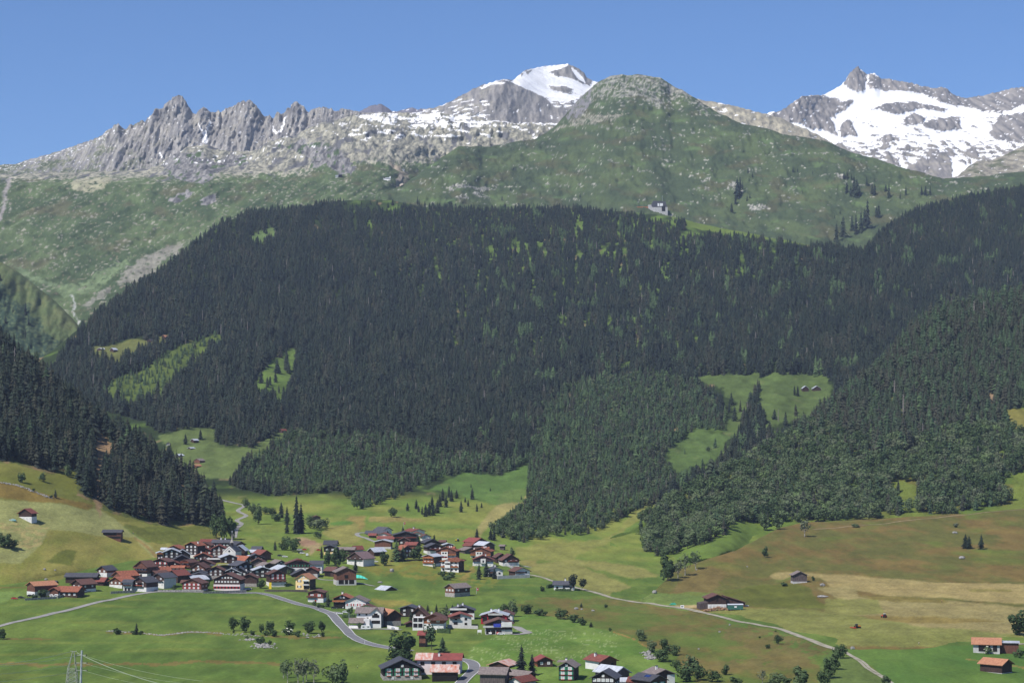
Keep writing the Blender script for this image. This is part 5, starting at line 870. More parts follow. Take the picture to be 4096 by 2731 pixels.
def put_forest(rows, near, far, trunk, name, cat, mass, masslabel, zones, n_ind):
    A = np.array([r[:4] for r in rows]); px = A[:, 3] / A[:, 1] * F
    uu = 2048 + A[:, 0] / A[:, 1] * F
    vv = VH - (A[:, 2] - ZC) / A[:, 1] * F
    # the largest in the photo that stand free enough to be told apart: lower edges first
    ok = (uu > 5) & (uu < 4090) & (vv < 2725)
    edge = np.array([r[6] in (3, 5) for r in rows]); sc = px + 14 * edge; sc[~ok] = -1
    order = np.argsort(-sc); ind = set(order[:n_ind].tolist())
    for i in order[:n_ind]:
        x, y, z, h, wf, t, zn = rows[i]
        o = link(bpy.data.objects.new(name, None)); o.location = (x, y, z - 0.3); o.scale = (h * wf, h * wf, h); o.rotation_euler = (0, 0, R.uniform(0, 6.28)); o.empty_display_size = .1
        for pn, ms in (('crown', near), ('trunk', trunk)):
            q = link(bpy.data.objects.new(pn, ms[i % len(ms)])); q.parent = o; q['tint'] = float(t)
        lb, gp = zones[zn]; setp(o, lb, cat, gp)
    rest = [i for i in range(len(rows)) if i not in ind]
    B = np.array([rows[i] for i in rest], float)
    me = bpy.data.meshes.new(mass); me.vertices.add(len(B)); me.vertices.foreach_set('co', (B[:, :3] - [0, 0, .3]).astype(np.float32).ravel())
    for nm, arr, ty in (('tint', B[:, 5], 'FLOAT'), ('wid', B[:, 3] * B[:, 4], 'FLOAT'), ('hei', B[:, 3], 'FLOAT'), ('rot', np.random.RandomState(4).rand(len(B)) * 6.283, 'FLOAT'), ('pick', np.where(np.random.RandomState(8).rand(len(B)) < .009, len(far) - 1, np.arange(len(B)) * 7 % (len(far) - 1)), 'INT')):
        a = me.attributes.new(nm, ty, 'POINT'); a.data.foreach_set('value', arr.astype(np.int32 if ty == 'INT' else np.float32))
    o = link(bpy.data.objects.new(mass, me)); setp(o, masslabel, 'forest', None, 'stuff')
    col = bpy.data.collections.new(mass + '_kinds')
    for k, f in enumerate(far):
        q = bpy.data.objects.new('%s_kind%d' % (mass, k), f); col.objects.link(q)
    g = bpy.data.node_groups.new(mass, 'GeometryNodeTree'); g.interface.new_socket('Geometry', in_out='INPUT', socket_type='NodeSocketGeometry'); g.interface.new_socket('Geometry', in_out='OUTPUT', socket_type='NodeSocketGeometry')
    n, l = g.nodes, g.links; gi, go = n.new('NodeGroupInput'), n.new('NodeGroupOutput')
    ci = n.new('GeometryNodeCollectionInfo'); ci.inputs['Collection'].default_value = col; ci.inputs['Separate Children'].default_value = True; ci.inputs['Reset Children'].default_value = True
    iop = n.new('GeometryNodeInstanceOnPoints'); iop.inputs['Pick Instance'].default_value = True
    def attr(nm, ty):
        a = n.new('GeometryNodeInputNamedAttribute'); a.data_type = ty; a.inputs['Name'].default_value = nm; return a.outputs['Attribute']
    cx, cr = n.new('ShaderNodeCombineXYZ'), n.new('ShaderNodeCombineXYZ')
    w_ = attr('wid', 'FLOAT'); l.new(w_, cx.inputs[0]); l.new(w_, cx.inputs[1]); l.new(attr('hei', 'FLOAT'), cx.inputs[2]); l.new(attr('rot', 'FLOAT'), cr.inputs[2])
    l.new(gi.outputs[0], iop.inputs['Points']); l.new(ci.outputs[0], iop.inputs['Instance']); l.new(attr('pick', 'INT'), iop.inputs['Instance Index']); l.new(cx.outputs[0], iop.inputs['Scale'])
    try:
        e2r = n.new('FunctionNodeEulerToRotation'); l.new(cr.outputs[0], e2r.inputs[0]); l.new(e2r.outputs[0], iop.inputs['Rotation'])
    except Exception: l.new(cr.outputs[0], iop.inputs['Rotation'])
    l.new(iop.outputs[0], go.inputs[0])
    md = o.modifiers.new('trees', 'NODES'); md.node_group = g
    print(mass, len(rows), 'individual', len(ind))
NEAR_S, NEAR_B = [], []
for i in range(4):
    mb = MB(); spruce_crown(mb, PR, 13, 9, [1.0, .88, 1.12, .95][i], [.05, .12, .03, .08][i], pw=.7); NEAR_S.append(mb.mesh('crown', [M_SPRUCE]))
    mb = MB(); broad_crown(mb, PR, 520, [.36, .40, .31, .38][i], .55, .45, .052, 11 + i); NEAR_B.append(mb.mesh('crown', [M_BROAD]))
Z_ = {0: ('spruce at the foot of the wooded mountain, one of many alike', 'spruces of the mountain foot'), 1: ('tall spruce along the crest of the left hillside forest', 'spruces along the left crest'), 2: ('dark spruce in the middle of the left hillside forest', 'spruces in the left forest'), 3: ('tall spruce at the lower edge of the left hillside forest above the village', 'spruces at the lower edge of the left forest'),
      4: ('broadleaf tree inside the wood on the right hillside', 'trees inside the right wood'), 5: ('broadleaf tree at the lower edge of the right hillside wood', 'trees at the lower edge of the right wood'), 6: ('spruce among the trees of the right hillside', 'spruces of the right hillside'), 7: ('spruce standing free on the alpine pasture', 'spruces on the alpine pasture')}
ZB = dict(Z_); ZB[0] = ('broadleaf tree at the lower edge of the middle wood', 'trees at the lower edge of the middle wood')
put_forest(SP, NEAR_S, SPRUCE_LO, [T_SPR], 'spruce_tree', 'spruce', 'spruce_forest', 'dark spruce forest covering the mountain and both hillsides', Z_, 230)
put_forest(BR, NEAR_B, BROAD_LO, [T_BRO[0]], 'broadleaf_tree', 'tree', 'broadleaf_wood', 'grey green broadleaf wood on the right hillside and mountain foot', ZB, 190)
# ---------------------------------------------------------------- buildings
def wood(name, a, b, rnd=0.18): return noise_col(name, a, b, 1.3, (2.2, 2.2, 0.35), 0.85, 0.2, rnd=rnd)
WM = {
 'k': wood('black_timber', (0.042, 0.032, 0.030), (0.020, 0.016, 0.017)), 'd': wood('dark_brown_timber', (0.085, 0.048, 0.040), (0.038, 0.024, 0.022)), 'r': wood('red_brown_timber', (0.200, 0.088, 0.058), (0.105, 0.048, 0.036)),
 'o': wood('orange_timber', (0.36, 0.135, 0.055), (0.24, 0.085, 0.04)), 'g': wood('weathered_grey_timber', (0.13, 0.105, 0.10), (0.065, 0.05, 0.05)), 'x': noise_col('red_cladding', (0.42, 0.035, 0.045), (0.33, 0.025, 0.035), 0.6),
 'w': noise_col('white_plaster', (0.72, 0.71, 0.69), (0.60, 0.59, 0.58), 0.35, rnd=0.05), 'p': noise_col('pale_pink_plaster', (0.78, 0.68, 0.68), (0.68, 0.58, 0.58), 0.3), 'y': noise_col('yellow_plaster', (0.80, 0.60, 0.30), (0.72, 0.52, 0.25), 0.3), 'c': noise_col('cream_plaster', (0.78, 0.68, 0.46), (0.7, 0.6, 0.4), 0.3),
 's': noise_col('rubble_stone', (0.42, 0.39, 0.36), (0.24, 0.22, 0.21), 1.2), 'h': noise_col('pale_concrete', (0.52, 0.51, 0.50), (0.40, 0.39, 0.38), 0.4), 'b': noise_col('blue_panels', (0.06, 0.20, 0.52), (0.05, 0.16, 0.42), 0.5)}
RM = {
 'o': noise_col('orange_tiles', (0.36, 0.13, 0.075), (0.20, 0.075, 0.05), 0.9, (1, 1, 1), 0.8, rnd=0.12), 'r': noise_col('red_brown_tiles', (0.23, 0.075, 0.055), (0.14, 0.05, 0.045), 0.9, rnd=0.15), 'b': noise_col('brown_tiles', (0.15, 0.075, 0.060), (0.09, 0.05, 0.045), 0.9, rnd=0.15),
 'g': noise_col('dark_slate', (0.085, 0.085, 0.098), (0.05, 0.05, 0.06), 0.9, (1, 1, 1), 0.6, 0.4, rnd=0.2), 'l': noise_col('pale_metal_sheet', (0.55, 0.58, 0.63), (0.38, 0.40, 0.45), 0.6, (0.3, 1.5, 1), 0.4, 0.5), 'm': noise_col('mauve_tiles', (0.22, 0.15, 0.15), (0.15, 0.105, 0.11), 0.9),
 'n': noise_col('grey_brown_shingles', (0.24, 0.20, 0.185), (0.15, 0.125, 0.12), 1.0), 'e': noise_col('tan_tiles', (0.44, 0.22, 0.125), (0.33, 0.15, 0.09), 0.9), 'u': noise_col('rusty_sheet', (0.46, 0.15, 0.09), (0.55, 0.48, 0.44), 0.55, (0.4, 1.4, 1), 0.6), 'x': noise_col('red_sheet', (0.26, 0.07, 0.06), (0.18, 0.055, 0.05), 0.5)}
M_GLASS = noise_col('window_glass', (0.05, 0.06, 0.075), (0.02, 0.025, 0.03), 0.5, rough=0.15, spec=0.6)
M_FRAME = noise_col('white_paint', (0.80, 0.80, 0.80), (0.72, 0.72, 0.72), 1.0)
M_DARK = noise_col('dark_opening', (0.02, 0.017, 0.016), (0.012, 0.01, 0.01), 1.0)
SHM = {'r': noise_col('red_shutter', (0.40, 0.03, 0.04), (0.30, 0.025, 0.03), 1.0), 'g': noise_col('green_shutter', (0.045, 0.24, 0.14), (0.035, 0.18, 0.10), 1.0), 'n': WM['d']}
M_FLOWER = noise_col('red_geraniums', (0.55, 0.03, 0.04), (0.10, 0.10, 0.03), 3.0)
M_SOLAR = noise_col('solar_panel', (0.02, 0.04, 0.16), (0.015, 0.03, 0.10), 0.5, rough=0.2, spec=0.5)
M_CURT = noise_col('net_curtain', (0.62, 0.62, 0.62), (0.5, 0.5, 0.5), 2.0)
WINC = {}
def win_mesh(w, h, style):
    key = (round(w, 1), round(h, 1), style)
    if key not in WINC:
        w, h = key[0], key[1]; mb = MB(); t = 0.14
        fr = 1 if style == 'd' else 0
        mb.box(-w / 2, w / 2, -0.10, 0.10, -h / 2, -h / 2 + t, fr); mb.box(-w / 2, w / 2, -0.10, 0.10, h / 2 - t, h / 2, fr)
        mb.box(-w / 2, -w / 2 + t, -0.10, 0.10, -h / 2 + t, h / 2 - t, fr); mb.box(w / 2 - t, w / 2, -0.10, 0.10, -h / 2 + t, h / 2 - t, fr)
        if style != 'd': mb.box(-0.06, 0.06, -0.09, 0.09, -h / 2 + t, h / 2 - t, 0)
        mb.box(-w / 2 + t, w / 2 - t, -0.05, 0.05, -h / 2 + t, h / 2 - t, 1)
        if style == 'c': mb.box(-w / 2 + t, -w / 2 + 0.42 * w, -0.07, -0.055, -h / 2 + t, h / 2 - t, 2); mb.box(w / 2 - 0.42 * w, w / 2 - t, -0.07, -0.055, -h / 2 + t, h / 2 - t, 2)
        WINC[key] = mb.mesh('window', [M_FRAME, M_DARK if style == 'd' else M_GLASS, M_CURT])
    return WINC[key]
SHUT = {}
def shut_mesh(h, col):
    if (round(h, 1), col) not in SHUT:
        mb = MB(); h = round(h, 1); mb.box(-0.36, 0.36, -0.06, 0.06, -h / 2, h / 2)
        SHUT[(h, col)] = mb.mesh('shutter', [SHM[col]])
    return SHUT[(round(h, 1), col)]
def add_window(root, x, y, z, rot, w=1.5, h=1.35, style='c', shut=None, box=False):
    o = link(bpy.data.objects.new('window', win_mesh(w, h, style))); o.parent = root; o.location = (x, y, z); o.rotation_euler = (0, 0, rot)
    if shut:
        for s in (-1, 1):
            q = link(bpy.data.objects.new('shutter', shut_mesh(h, shut))); q.parent = o; q.location = (s * (w / 2 + 0.36), -0.02, 0)
    if box:
        mb = MB(); mb.box(-w / 2, w / 2, -0.5, -0.1, -h / 2 - 0.35, -h / 2 + 0.05); f = mb.build('flower_box', M_FLOWER, o)
    return o
RG = {'A': (0, 2000, 3.357), 'B': (500, 2050, 4.704), 'C': (900, 2050, 4.704), 'D': (1250, 2050, 4.704), 'E': (1650, 2050, 4.704), 'F': (1200, 2330, 4.704), 'G': (1650, 2330, 4.704), 'H': (2100, 2250, 3.26), 'I': (1450, 2530, 3.618), 'J': (2050, 2530, 3.36),
      'K': (2700, 2200, 2.953), 'L': (3400, 2200, 2.953), 'P': (0, 1000, 1.68), 'Q': (2600, 900, 1.572)}
def house(name, cat, rg, ty, x0, x1, yb, ys, ye, ya, length, yaw, wm, bm, rm, label, win=(0, 0), bwin=0, gw=0, shut=None, wst='c', swin=(0, 0), chim=(), balc=(), box=False, over=1.1, group=None, door=False, open_=(), wsz=1.5, rm2=None, solar=False, side=None, apl=0.0):
    """x0,x1: wall edges; yb foot, ys top of the masonry, ye eaves, ya ridge, read off a zoomed region of the photograph; length and yaw in metres and degrees"""
    ox, oy, sc = RG[rg]; u0, u1 = ox + x0 / sc, ox + x1 / sc; vb, ve, va = oy + yb / sc, oy + ye / sc, oy + ya / sc; vs = oy + ys / sc if ys else None
    p = hit((u0 + u1) / 2, vb); m = p.y / F; cy, sy = math.cos(math.radians(yaw)), math.sin(math.radians(yaw))
    he = (vb - ve) * m; zs = (vb - vs) * m if ys else 0.0
    if ty == 'g':
        w = (u1 - u0) * m / abs(cy); l = length or w * 1.1; rise = max(0.6, (ve - va) * m)
        c = Vector((p.x - sy * l / 2, p.y + cy * l / 2, p.z))
    else:
        l = (u1 - u0) * m / abs(sy); w = length or min(14, max(5, 2 * (ve - va) * m / 0.475)); rise = math.tan(math.radians(22)) * w / 2
        sgn = 1 if yaw > 0 else -1; c = Vector((p.x + sgn * cy * w / 2, p.y + sgn * sy * w / 2, p.z))
    root = link(bpy.data.objects.new(name, None)); root.location = c; root.rotation_euler = (0, 0, math.radians(yaw)); root.empty_display_size = 1
    setp(root, label, cat, group)
    hw, hl = w / 2, l / 2; slope = rise / hw
    mb = MB(); z0 = zs if ys else -3.5
    prof = [(-hw, z0), (hw, z0), (hw, he), (0, he + rise), (-hw, he)]
    mb.prism(prof, -hl, hl)
    wl = mb.build('wall', WM[wm], root)
    if side:
        mb = MB(); x_ = hw if (ty == 'g' and yaw < 0) or (ty == 's' and yaw < 0) else -hw; mb.box(min(x_, x_ * 1.012), max(x_, x_ * 1.012), -hl + .05, hl - .05, z0, he - .3); mb.build('side_cladding', WM[side], root)
    if ys:
        mb = MB(); mb.box(-hw - .09, hw + .09, -hl - .09, hl + .09, -4.0, zs); mb.build('foundation', WM[bm], root)
    # roof: two thick slopes with an overhang
    t = 0.34; ov = over; xe = hw + ov; ze = he - ov * slope
    mb = MB(); mb.prism([(0, he + rise + t + .06), (-xe, ze + t + .06), (-xe, ze + .06), (0, he + rise + .06), (xe, ze + .06), (xe, ze + t + .06)], -hl - ov, hl + ov)
    rmats = [RM[rm]]
    if rm2:
        mb.prism([(0.0, he + rise + t + .10), (-xe * 1.004, ze + t + .10), (-xe * 1.004, ze + t + .02), (0, he + rise + t + .02), (xe * 1.004, ze + t + .02), (xe * 1.004, ze + t + .10)], *( (-hl - ov - .02, -hl + l * .36) if yaw < 0 else (hl - l * .36, hl + ov + .02)), 1); rmats.append(RM[rm2])
    rf = mb.build('roof', rmats, root)
    if apl:   # a pale barge board along the front gable
        mb = MB(); mb.prism([(0, he + rise + t + .14), (-xe - .05, ze + t + .14), (-xe - .05, ze - .02), (0, he + rise - .02), (xe + .05, ze - .02), (xe + .05, ze + t + .14)], -hl - ov - .16, -hl - ov - .004); mb.build('barge_board', RM['l'], rf)
    for cx_, cy_ in chim:
        mb = MB(); zc = he + rise * (1 - abs(cx_)); mb.box(cx_ * hw - .5, cx_ * hw + .5, cy_ * hl - .5, cy_ * hl + .5, zc - .4, zc + 1.9); mb.box(cx_ * hw - .65, cx_ * hw + .65, cy_ * hl - .65, cy_ * hl + .65, zc + 1.9, zc + 2.15, 1); mb.build('chimney', [WM['w'], RM['g']], rf)
    if solar:
        sx = -1 if yaw > 0 else 1; mb = MB(); a0, a1 = 0.25, 0.62
        z_ = lambda k: he + rise - slope * hw * k + t + .16
        mb.face([(sx * hw * a0, -hl * .5, z_(a0)), (sx * hw * a1, -hl * .5, z_(a1)), (sx * hw * a1, hl * .1, z_(a1)), (sx * hw * a0, hl * .1, z_(a0))]); mb.build('solar_panel', M_SOLAR, rf)
    # windows on the gable front
    nx, nz = win
    if ty == 'g':
        for r in range(nz):
            z = z0 + (he + .25 - max(z0, 0)) * (r + .5) / nz if ys else .3 + (he) * (r + .5) / nz
            for k in range(nx):
                add_window(root, -hw + w * (k + .5) / nx * (1 - .06) + .03 * w, -hl - .06, z, 0, wsz, min(1.5, wsz * .92), wst, shut, box)
        for k in range(gw): add_window(root, (k - (gw - 1) / 2) * 2.2, -hl - .06, he + rise * .3, 0, 1.2, 1.1, wst)
        for k in range(bwin): add_window(root, -hw + w * (k + .5) / bwin, -hl - .15, zs * .52, 0, 1.2, min(1.5, zs * .5), 'c' if bwin < 7 else 'd', 'r' if bwin >= 7 else None)
        sn, sz = swin; sx = 1 if yaw < 0 else -1
        for r in range(sz):
            for k in range(sn): add_window(root, sx * (hw + .06), -hl + l * (k + .5) / sn, max(z0, 0) + (he - max(z0, 0)) * (r + .5) / sz, sx * math.pi / 2, 1.3, 1.2, wst, shut)
    else:
        sx = -1 if yaw > 0 else 1
        for r in range(nz):
            for k in range(nx): add_window(root, sx * (hw + .06), -hl + l * (k + .5) / nx, max(z0, 0) + (he - max(z0, 0)) * (r + .5) / nz, sx * math.pi / 2, wsz, wsz * .9, wst, shut, box)
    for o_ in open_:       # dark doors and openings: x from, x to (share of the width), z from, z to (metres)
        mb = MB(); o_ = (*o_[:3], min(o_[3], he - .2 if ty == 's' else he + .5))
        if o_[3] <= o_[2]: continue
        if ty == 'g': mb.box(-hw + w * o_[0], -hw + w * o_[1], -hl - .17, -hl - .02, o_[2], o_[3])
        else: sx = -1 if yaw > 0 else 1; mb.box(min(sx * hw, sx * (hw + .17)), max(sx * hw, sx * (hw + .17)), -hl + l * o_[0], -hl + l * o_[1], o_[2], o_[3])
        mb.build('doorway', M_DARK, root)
    for b_ in balc:        # height, x from, x to, material
        mb = MB(); z, a0, a1, mt = b_[:4]; z = z if z > 0 else he + z
        if ty == 'g':
            mb.box(-hw + w * a0, -hw + w * a1, -hl - 1.3, -hl - .02, z - .18, z); mb.box(-hw + w * a0, -hw + w * a1, -hl - 1.32, -hl - 1.2, z, z + 1.0)
            if len(b_) > 4: mb.box(-hw + w * a0, -hw + w * a1, -hl - 1.6, -hl - 1.33, z + .75, z + 1.15, 1)
        else:
            sx = -1 if yaw > 0 else 1; q = lambda a, b: (min(sx * (hw + a), sx * (hw + b)), max(sx * (hw + a), sx * (hw + b)))
            mb.box(*q(.02, 1.3), -hl + l * a0, -hl + l * a1, z - .18, z); mb.box(*q(1.2, 1.32), -hl + l * a0, -hl + l * a1, z, z + 1.0)
        mb.build('balcony', [WM[mt], M_FLOWER], root)
    if door:
        mb = MB(); mb.box(-.6, .6, -hl - .18, -hl - .03, 0, 2.1); mb.build('door', SHM['r'] if door == 'r' else WM['d'], root)
    return root, w, l, he, rise
def H(*a, **k):
    return house(*a, **k)
OLD = 'timber houses of the old village'
# --- west end of the village (region A)
H('barn', 'barn', 'A', 'g', 245, 428, 265, 222, 172, 116, 9, -14, 'd', 'w', 'r', 'small brown barn with white base alone on the pale hay slope', bwin=4)
H('hay_shed', 'shed', 'A', 's', 1382, 1622, 514, None, 428, 394, 8, 88, 'r', None, 'g', 'long open hay shed with grey roof on the slope above the village', open_=((.24, .98, 2.6, 5.0), (.02, .98, .1, 1.9)))
H('chalet', 'house', 'A', 'g', 1300, 1442, 1026, 972, 935, 884, 11, -28, 'r', 'w', 'g', 'chalet with black roof and white base standing highest at the west end', bwin=1, win=(2, 1))
H('barn', 'barn', 'A', 's', 878, 1290, 1122, None, 1024, 978, None, 88, 'd', None, 'g', 'long dark barn with a grey roof behind the western red roofs')
H('barn', 'barn', 'A', 's', 1190, 1392, 1140, None, 1088, 1036, None, 80, 'd', None, 'r', 'barn with dull red roof beside the long grey roofed barn')
H('chalet', 'house', 'A', 'g', 948, 1108, 1225, 1190, 1122, 1066, 13, -38, 'd', 'w', 'b', 'chalet with brown roof and white framed window, west of the dark roofed pair', win=(2, 1), swin=(2, 1), bwin=1)
H('barn', 'barn', 'A', 's', 640, 735, 1200, None, 1112, 1100, 6, 85, 'd', None, 'g', 'flat dark roofed shed behind the orange roofed west barn')
H('barn', 'barn', 'A', 'g', 346, 484, 1282, 1224, 1142, 1096, 17, -48, 'r', 'w', 'e', 'barn with tan roof and white base at the west end of the village', bwin=4)
H('chalet', 'house', 'A', 's', 752, 1040, 1300, None, 1222, 1156, None, 80, 'd', None, 'o', 'low house with broad orange roof at the lower west end', win=(4, 1))
H('garage_hut', 'hut', 'A', 'g', 664, 782, 1298, 1258, 1204, 1172, 6, -12, 'r', 'w', 'o', 'small gabled hut with orange roof in front of the low orange house', door=True)
H('barn', 'barn', 'A', 'g', 1506, 1640, 1052, None, 1010, 954, 15, -45, 'r', None, 'o', 'barn with faded orange roof under the hay slope')
H('chalet', 'house', 'A', 'g', 1458, 1650, 1172, 1134, 1086, 1032, 13, -36, 'r', 'w', 'o', 'chalet with bright orange roof and white arched base at the west end', win=(3, 1), bwin=2)
H('annex', 'house', 'A', 's', 1655, 1768, 1222, None, 1098, 1086, 7, 82, 'w', None, 'g', 'pale flat annex with geraniums and garage doors', win=(2, 1), open_=((.2, .45, 0, 2.4), (.6, .85, 0, 2.4)), balc=((4.0, 0, 1, 'd'),))
H('chalet', 'house', 'A', 'g', 1778, 1975, 1225, 1166, 1096, 1034, 12, -34, 'd', 'w', 'g', 'dark chalet with slate roof and white garage base at the road', win=(2, 2), balc=((3.6, .05, .8, 'd', 1), (6.3, .3, .75, 'd')), bwin=1)
# --- old village (region B)
H('chalet', 'house', 'B', 'g', 172, 425, 1202, 1140, 1008, 908, 12, -26, 'r', 'w', 'b', 'tall chalet with sunlit brown gable and arched gallery on a white base', win=(4, 1), balc=((4.0, 0, 1, 'd'), (6.2, -.05, 1.05, 'r')), group=None, chim=((-.5, .4),), open_=((.45, .6, 0, 2.0),))
H('chalet', 'house', 'B', 'g', 505, 815, 1060, None, 918, 862, 12, -14, 'd', None, 'b', 'dark house with red shutters and two white chimneys behind the tall brown gable', win=(3, 2), shut='r', chim=((-.5, .0), (-.3, .3)))
H('chalet', 'house', 'B', 'g', 722, 1034, 915, None, 742, 678, 13, 6, 'k', None, 'l', 'black timber house with three rows of white windows in the old village', win=(3, 3), gw=1, apl=1)
H('chalet', 'house', 'B', 'g', 606, 715, 900, None, 755, 735, 9, 10, 'd', None, 'l', 'low side wing with balcony left of the black timber house', balc=((5.2, 0, 1, 'o'),))
H('chalet', 'house', 'B', 'g', 775, 1060, 740, None, 678, 615, 12, -10, 'd', None, 'o', 'house with bright orange roof peeping over the black timber house')
H('shed', 'shed', 'B', 's', 682, 880, 720, None, 692, 672, 6, 84, 'h', None, 'l', 'shed with a pale metal roof left of the bright orange roof')
H('barn', 'barn', 'B', 'g', 935, 1225, 900, 845, 782, 692, 12, 8, 'k', 's', 'g', 'black barn with light roof edge right of the black timber house', apl=1, door=True)
H('barn', 'barn', 'B', 'g', 900, 1250, 985, None, 890, 800, 12, 10, 'k', None, 'g', 'black barn below the light edged barn, roof sloping left')
H('chalet', 'house', 'B', 'g', 1122, 1372, 850, 790, 614, 552, 12, -22, 'k', 'w', 'o', 'tall black house with orange roof highest at the left of the old village', win=(3, 3), wst='c', chim=((.6, -.2),))
H('house', 'house', 'B', 's', 1420, 1680, 600, None, 540, 502, 8, 82, 'h', None, 'r', 'low pale house with long red roof at the top of the old village', win=(4, 1))
H('chalet', 'house', 'B', 'g', 1425, 1610, 690, None, 608, 566, 10, -8, 'r', None, 'b', 'small red brown house under the long red roof', win=(2, 1))
H('chalet', 'house', 'B', 'g', 1335, 1640, 800, None, 722, 648, 12, 6, 'd', None, 'r', 'dark house with thick red brown roof edge in the upper old village', win=(3, 1), gw=1, shut='r')
H('chalet', 'house', 'B', 'g', 1305, 1622, 890, None, 826, 758, 11, 6, 'd', None, 'o', 'house whose roof edge shines orange in the middle of the old village', win=(4, 1), wsz=1.2, chim=((-.2, -.3),))
H('chalet', 'house', 'B', 'g', 1628, 1908, 832, 796, 676, 608, 12, 4, 'd', 'w', 'r', 'brown house with two rows of three white windows left of the church', win=(3, 2), gw=1, wsz=1.7)
H('chalet', 'house', 'B', 's', 1645, 1960, 650, None, 558, 508, None, 86, 'd', None, 'g', 'long dark house with slate roof and chimneys behind the church', win=(5, 1), chim=((.0, .1), (.1, -.4)))
H('barn', 'barn', 'B', 'g', 2110, 2250, 720, None, 590, 544, 13, 30, 'r', None, 'g', 'red brown barn to the right of the church spire')
H('barn', 'barn', 'B', 'g', 2045, 2255, 812, None, 700, 616, 11, -6, 'd', None, 'l', 'barn with pale roof edge and balcony right of the church', balc=((2.0, 0, 1, 'd'),), apl=1, open_=((.1, .8, 5.0, 7.0),))
H('chalet', 'house', 'B', 'g', 1822, 2105, 956, None, 836, 784, 12, 18, 'd', None, 'l', 'dark house with whitish roof right below the church', win=(2, 2))
H('chalet', 'house', 'B', 'g', 1535, 1848, 950, None, 884, 824, 11, 0, 'd', None, 'b', 'house with brown gable roof and a white line under the eaves', balc=((3.2, .02, .98, 'w'),))
H('chalet', 'house', 'B', 'g', 1036, 1232, 1048, None, 932, 888, 12, -22, 'r', None, 'b', 'red brown house with geranium balconies in the old village', win=(2, 2), balc=((4.2, .1, .95, 'r', 1), (1.2, .2, 1.0, 'r', 1)))
H('chalet', 'house', 'B', 'g', 745, 1078, 1010, None, 978, 912, 11, 0, 'd', None, 'r', 'house with red brown gable roof above a bright orange annex roof', gw=2)
H('annex', 'house', 'B', 's', 870, 1100, 1095, None, 1030, 986, 6, 86, 'd', None, 'o', 'annex with bright orange roof and a white garage', win=(3, 1))
H('barn', 'barn', 'B', 'g', 410, 560, 1190, None, 1098, 1030, 16, -42, 'd', None, 'o', 'barn with wide pale orange roof beside the tall brown gable')
H('barn', 'barn', 'B', 'g', 440, 640, 1215, None, 1160, 1096, 12, -36, 'd', None, 'b', 'barn with brown roof squeezed between orange and slate roofs')
H('chalet', 'house', 'B', 'g', 500, 745, 1412, 1272, 1216, 1142, 13, -32, 'd', 'w', 'g', 'chalet with slate roof and tall white lower storey', win=(2, 1), bwin=3, swin=(2, 1), balc=((5.0, .3, .95, 'd'),), side='w')
H('barn', 'barn', 'B', 'g', 785, 1002, 1305, None, 1168, 1080, 13, -32, 'd', None, 'r', 'dark barn with glowing red roof in the front of the old village')
H('shed', 'shed', 'B', 's', 1090, 1200, 1210, None, 1136, 1086, 8, 80, 'd', None, 'g', 'shed with slate roof right of the glowing red roof')
H('chalet', 'house', 'B', 'g', 1250, 1672, 1010, None, 966, 874, 13, 0, 'd', None, 'b', 'widest brown gable roof in the middle of the old village', chim=((-.25, -.2),))
H('chalet', 'house', 'B', 'g', 1240, 1508, 1125, None, 1032, 948, 12, -10, 'r', None, 'b', 'house with sunlit red brown front and white corner line', win=(3, 1), gw=1)
H('chalet', 'house', 'B', 'g', 1562, 1845, 1262, 1186, 1078, 1010, 12, 0, 'd', 's', 'b', 'brown house on a rubble stone base in the front of the old village', win=(3, 2), wsz=1.4)
H('chalet', 'house', 'B', 'g', 1706, 1835, 1085, None, 1052, 980, 13, -42, 'd', None, 'l', 'house with a shining white roof slope in the old village')
H('barn', 'barn', 'B', 'g', 1505, 1688, 1070, None, 1026, 984, 10, 0, 'k', None, 'g', 'small black gable left of the shining white roof')
H('barn', 'barn', 'B', 'g', 1245, 1518, 1165, None, 1132, 1084, 10, 0, 'k', None, 'g', 'low black gable with a white chimney', chim=((0, -.6),))
H('barn', 'barn', 'B', 'g', 1225, 1550, 1270, None, 1178, 1128, 11, 4, 'd', None, 'g', 'broad slate roofed barn behind the metal roof')
H('shed', 'shed', 'B', 'g', 1130, 1300, 1295, None, 1250, 1186, 13, -46, 'd', None, 'l', 'shed with pale blue metal roof behind the red shuttered front house')
H('chalet', 'house', 'B', 'g', 1070, 1440, 1472, 1444, 1322, 1242, 12, -14, 'r', 'h', 'b', 'front house with red shutters and brown gable facing the meadow', win=(4, 2), shut='r', wsz=1.4, swin=(2, 1))
H('annex', 'house', 'B', 's', 1062, 1155, 1345, None, 1312, 1268, 7, 84, 'd', None, 'b', 'small annex with brown roof left of the red shuttered front house')
H('schoolhouse', 'house', 'B', 'g', 1665, 2165, 1466, 1346, 1252, 1144, 15, -6, 'd', 'p', 'b', 'largest front building, brown gable over a pink white base with red shutters', win=(8, 1), gw=4, bwin=8, wst='c', wsz=1.3, shut=None)
H('chalet', 'house', 'B', 'g', 1836, 2180, 1200, None, 1122, 1046, 12, 0, 'k', None, 'g', 'black house with pale roof edge behind the largest front building', win=(4, 1), gw=2, apl=1)
H('chalet', 'house', 'B', 'g', 2060, 2285, 1205, None, 1112, 1038, 11, 0, 'k', None, 'g', 'black house right of the pale edged one, behind the stone based barn', win=(3, 1), chim=((.9, -.5),))
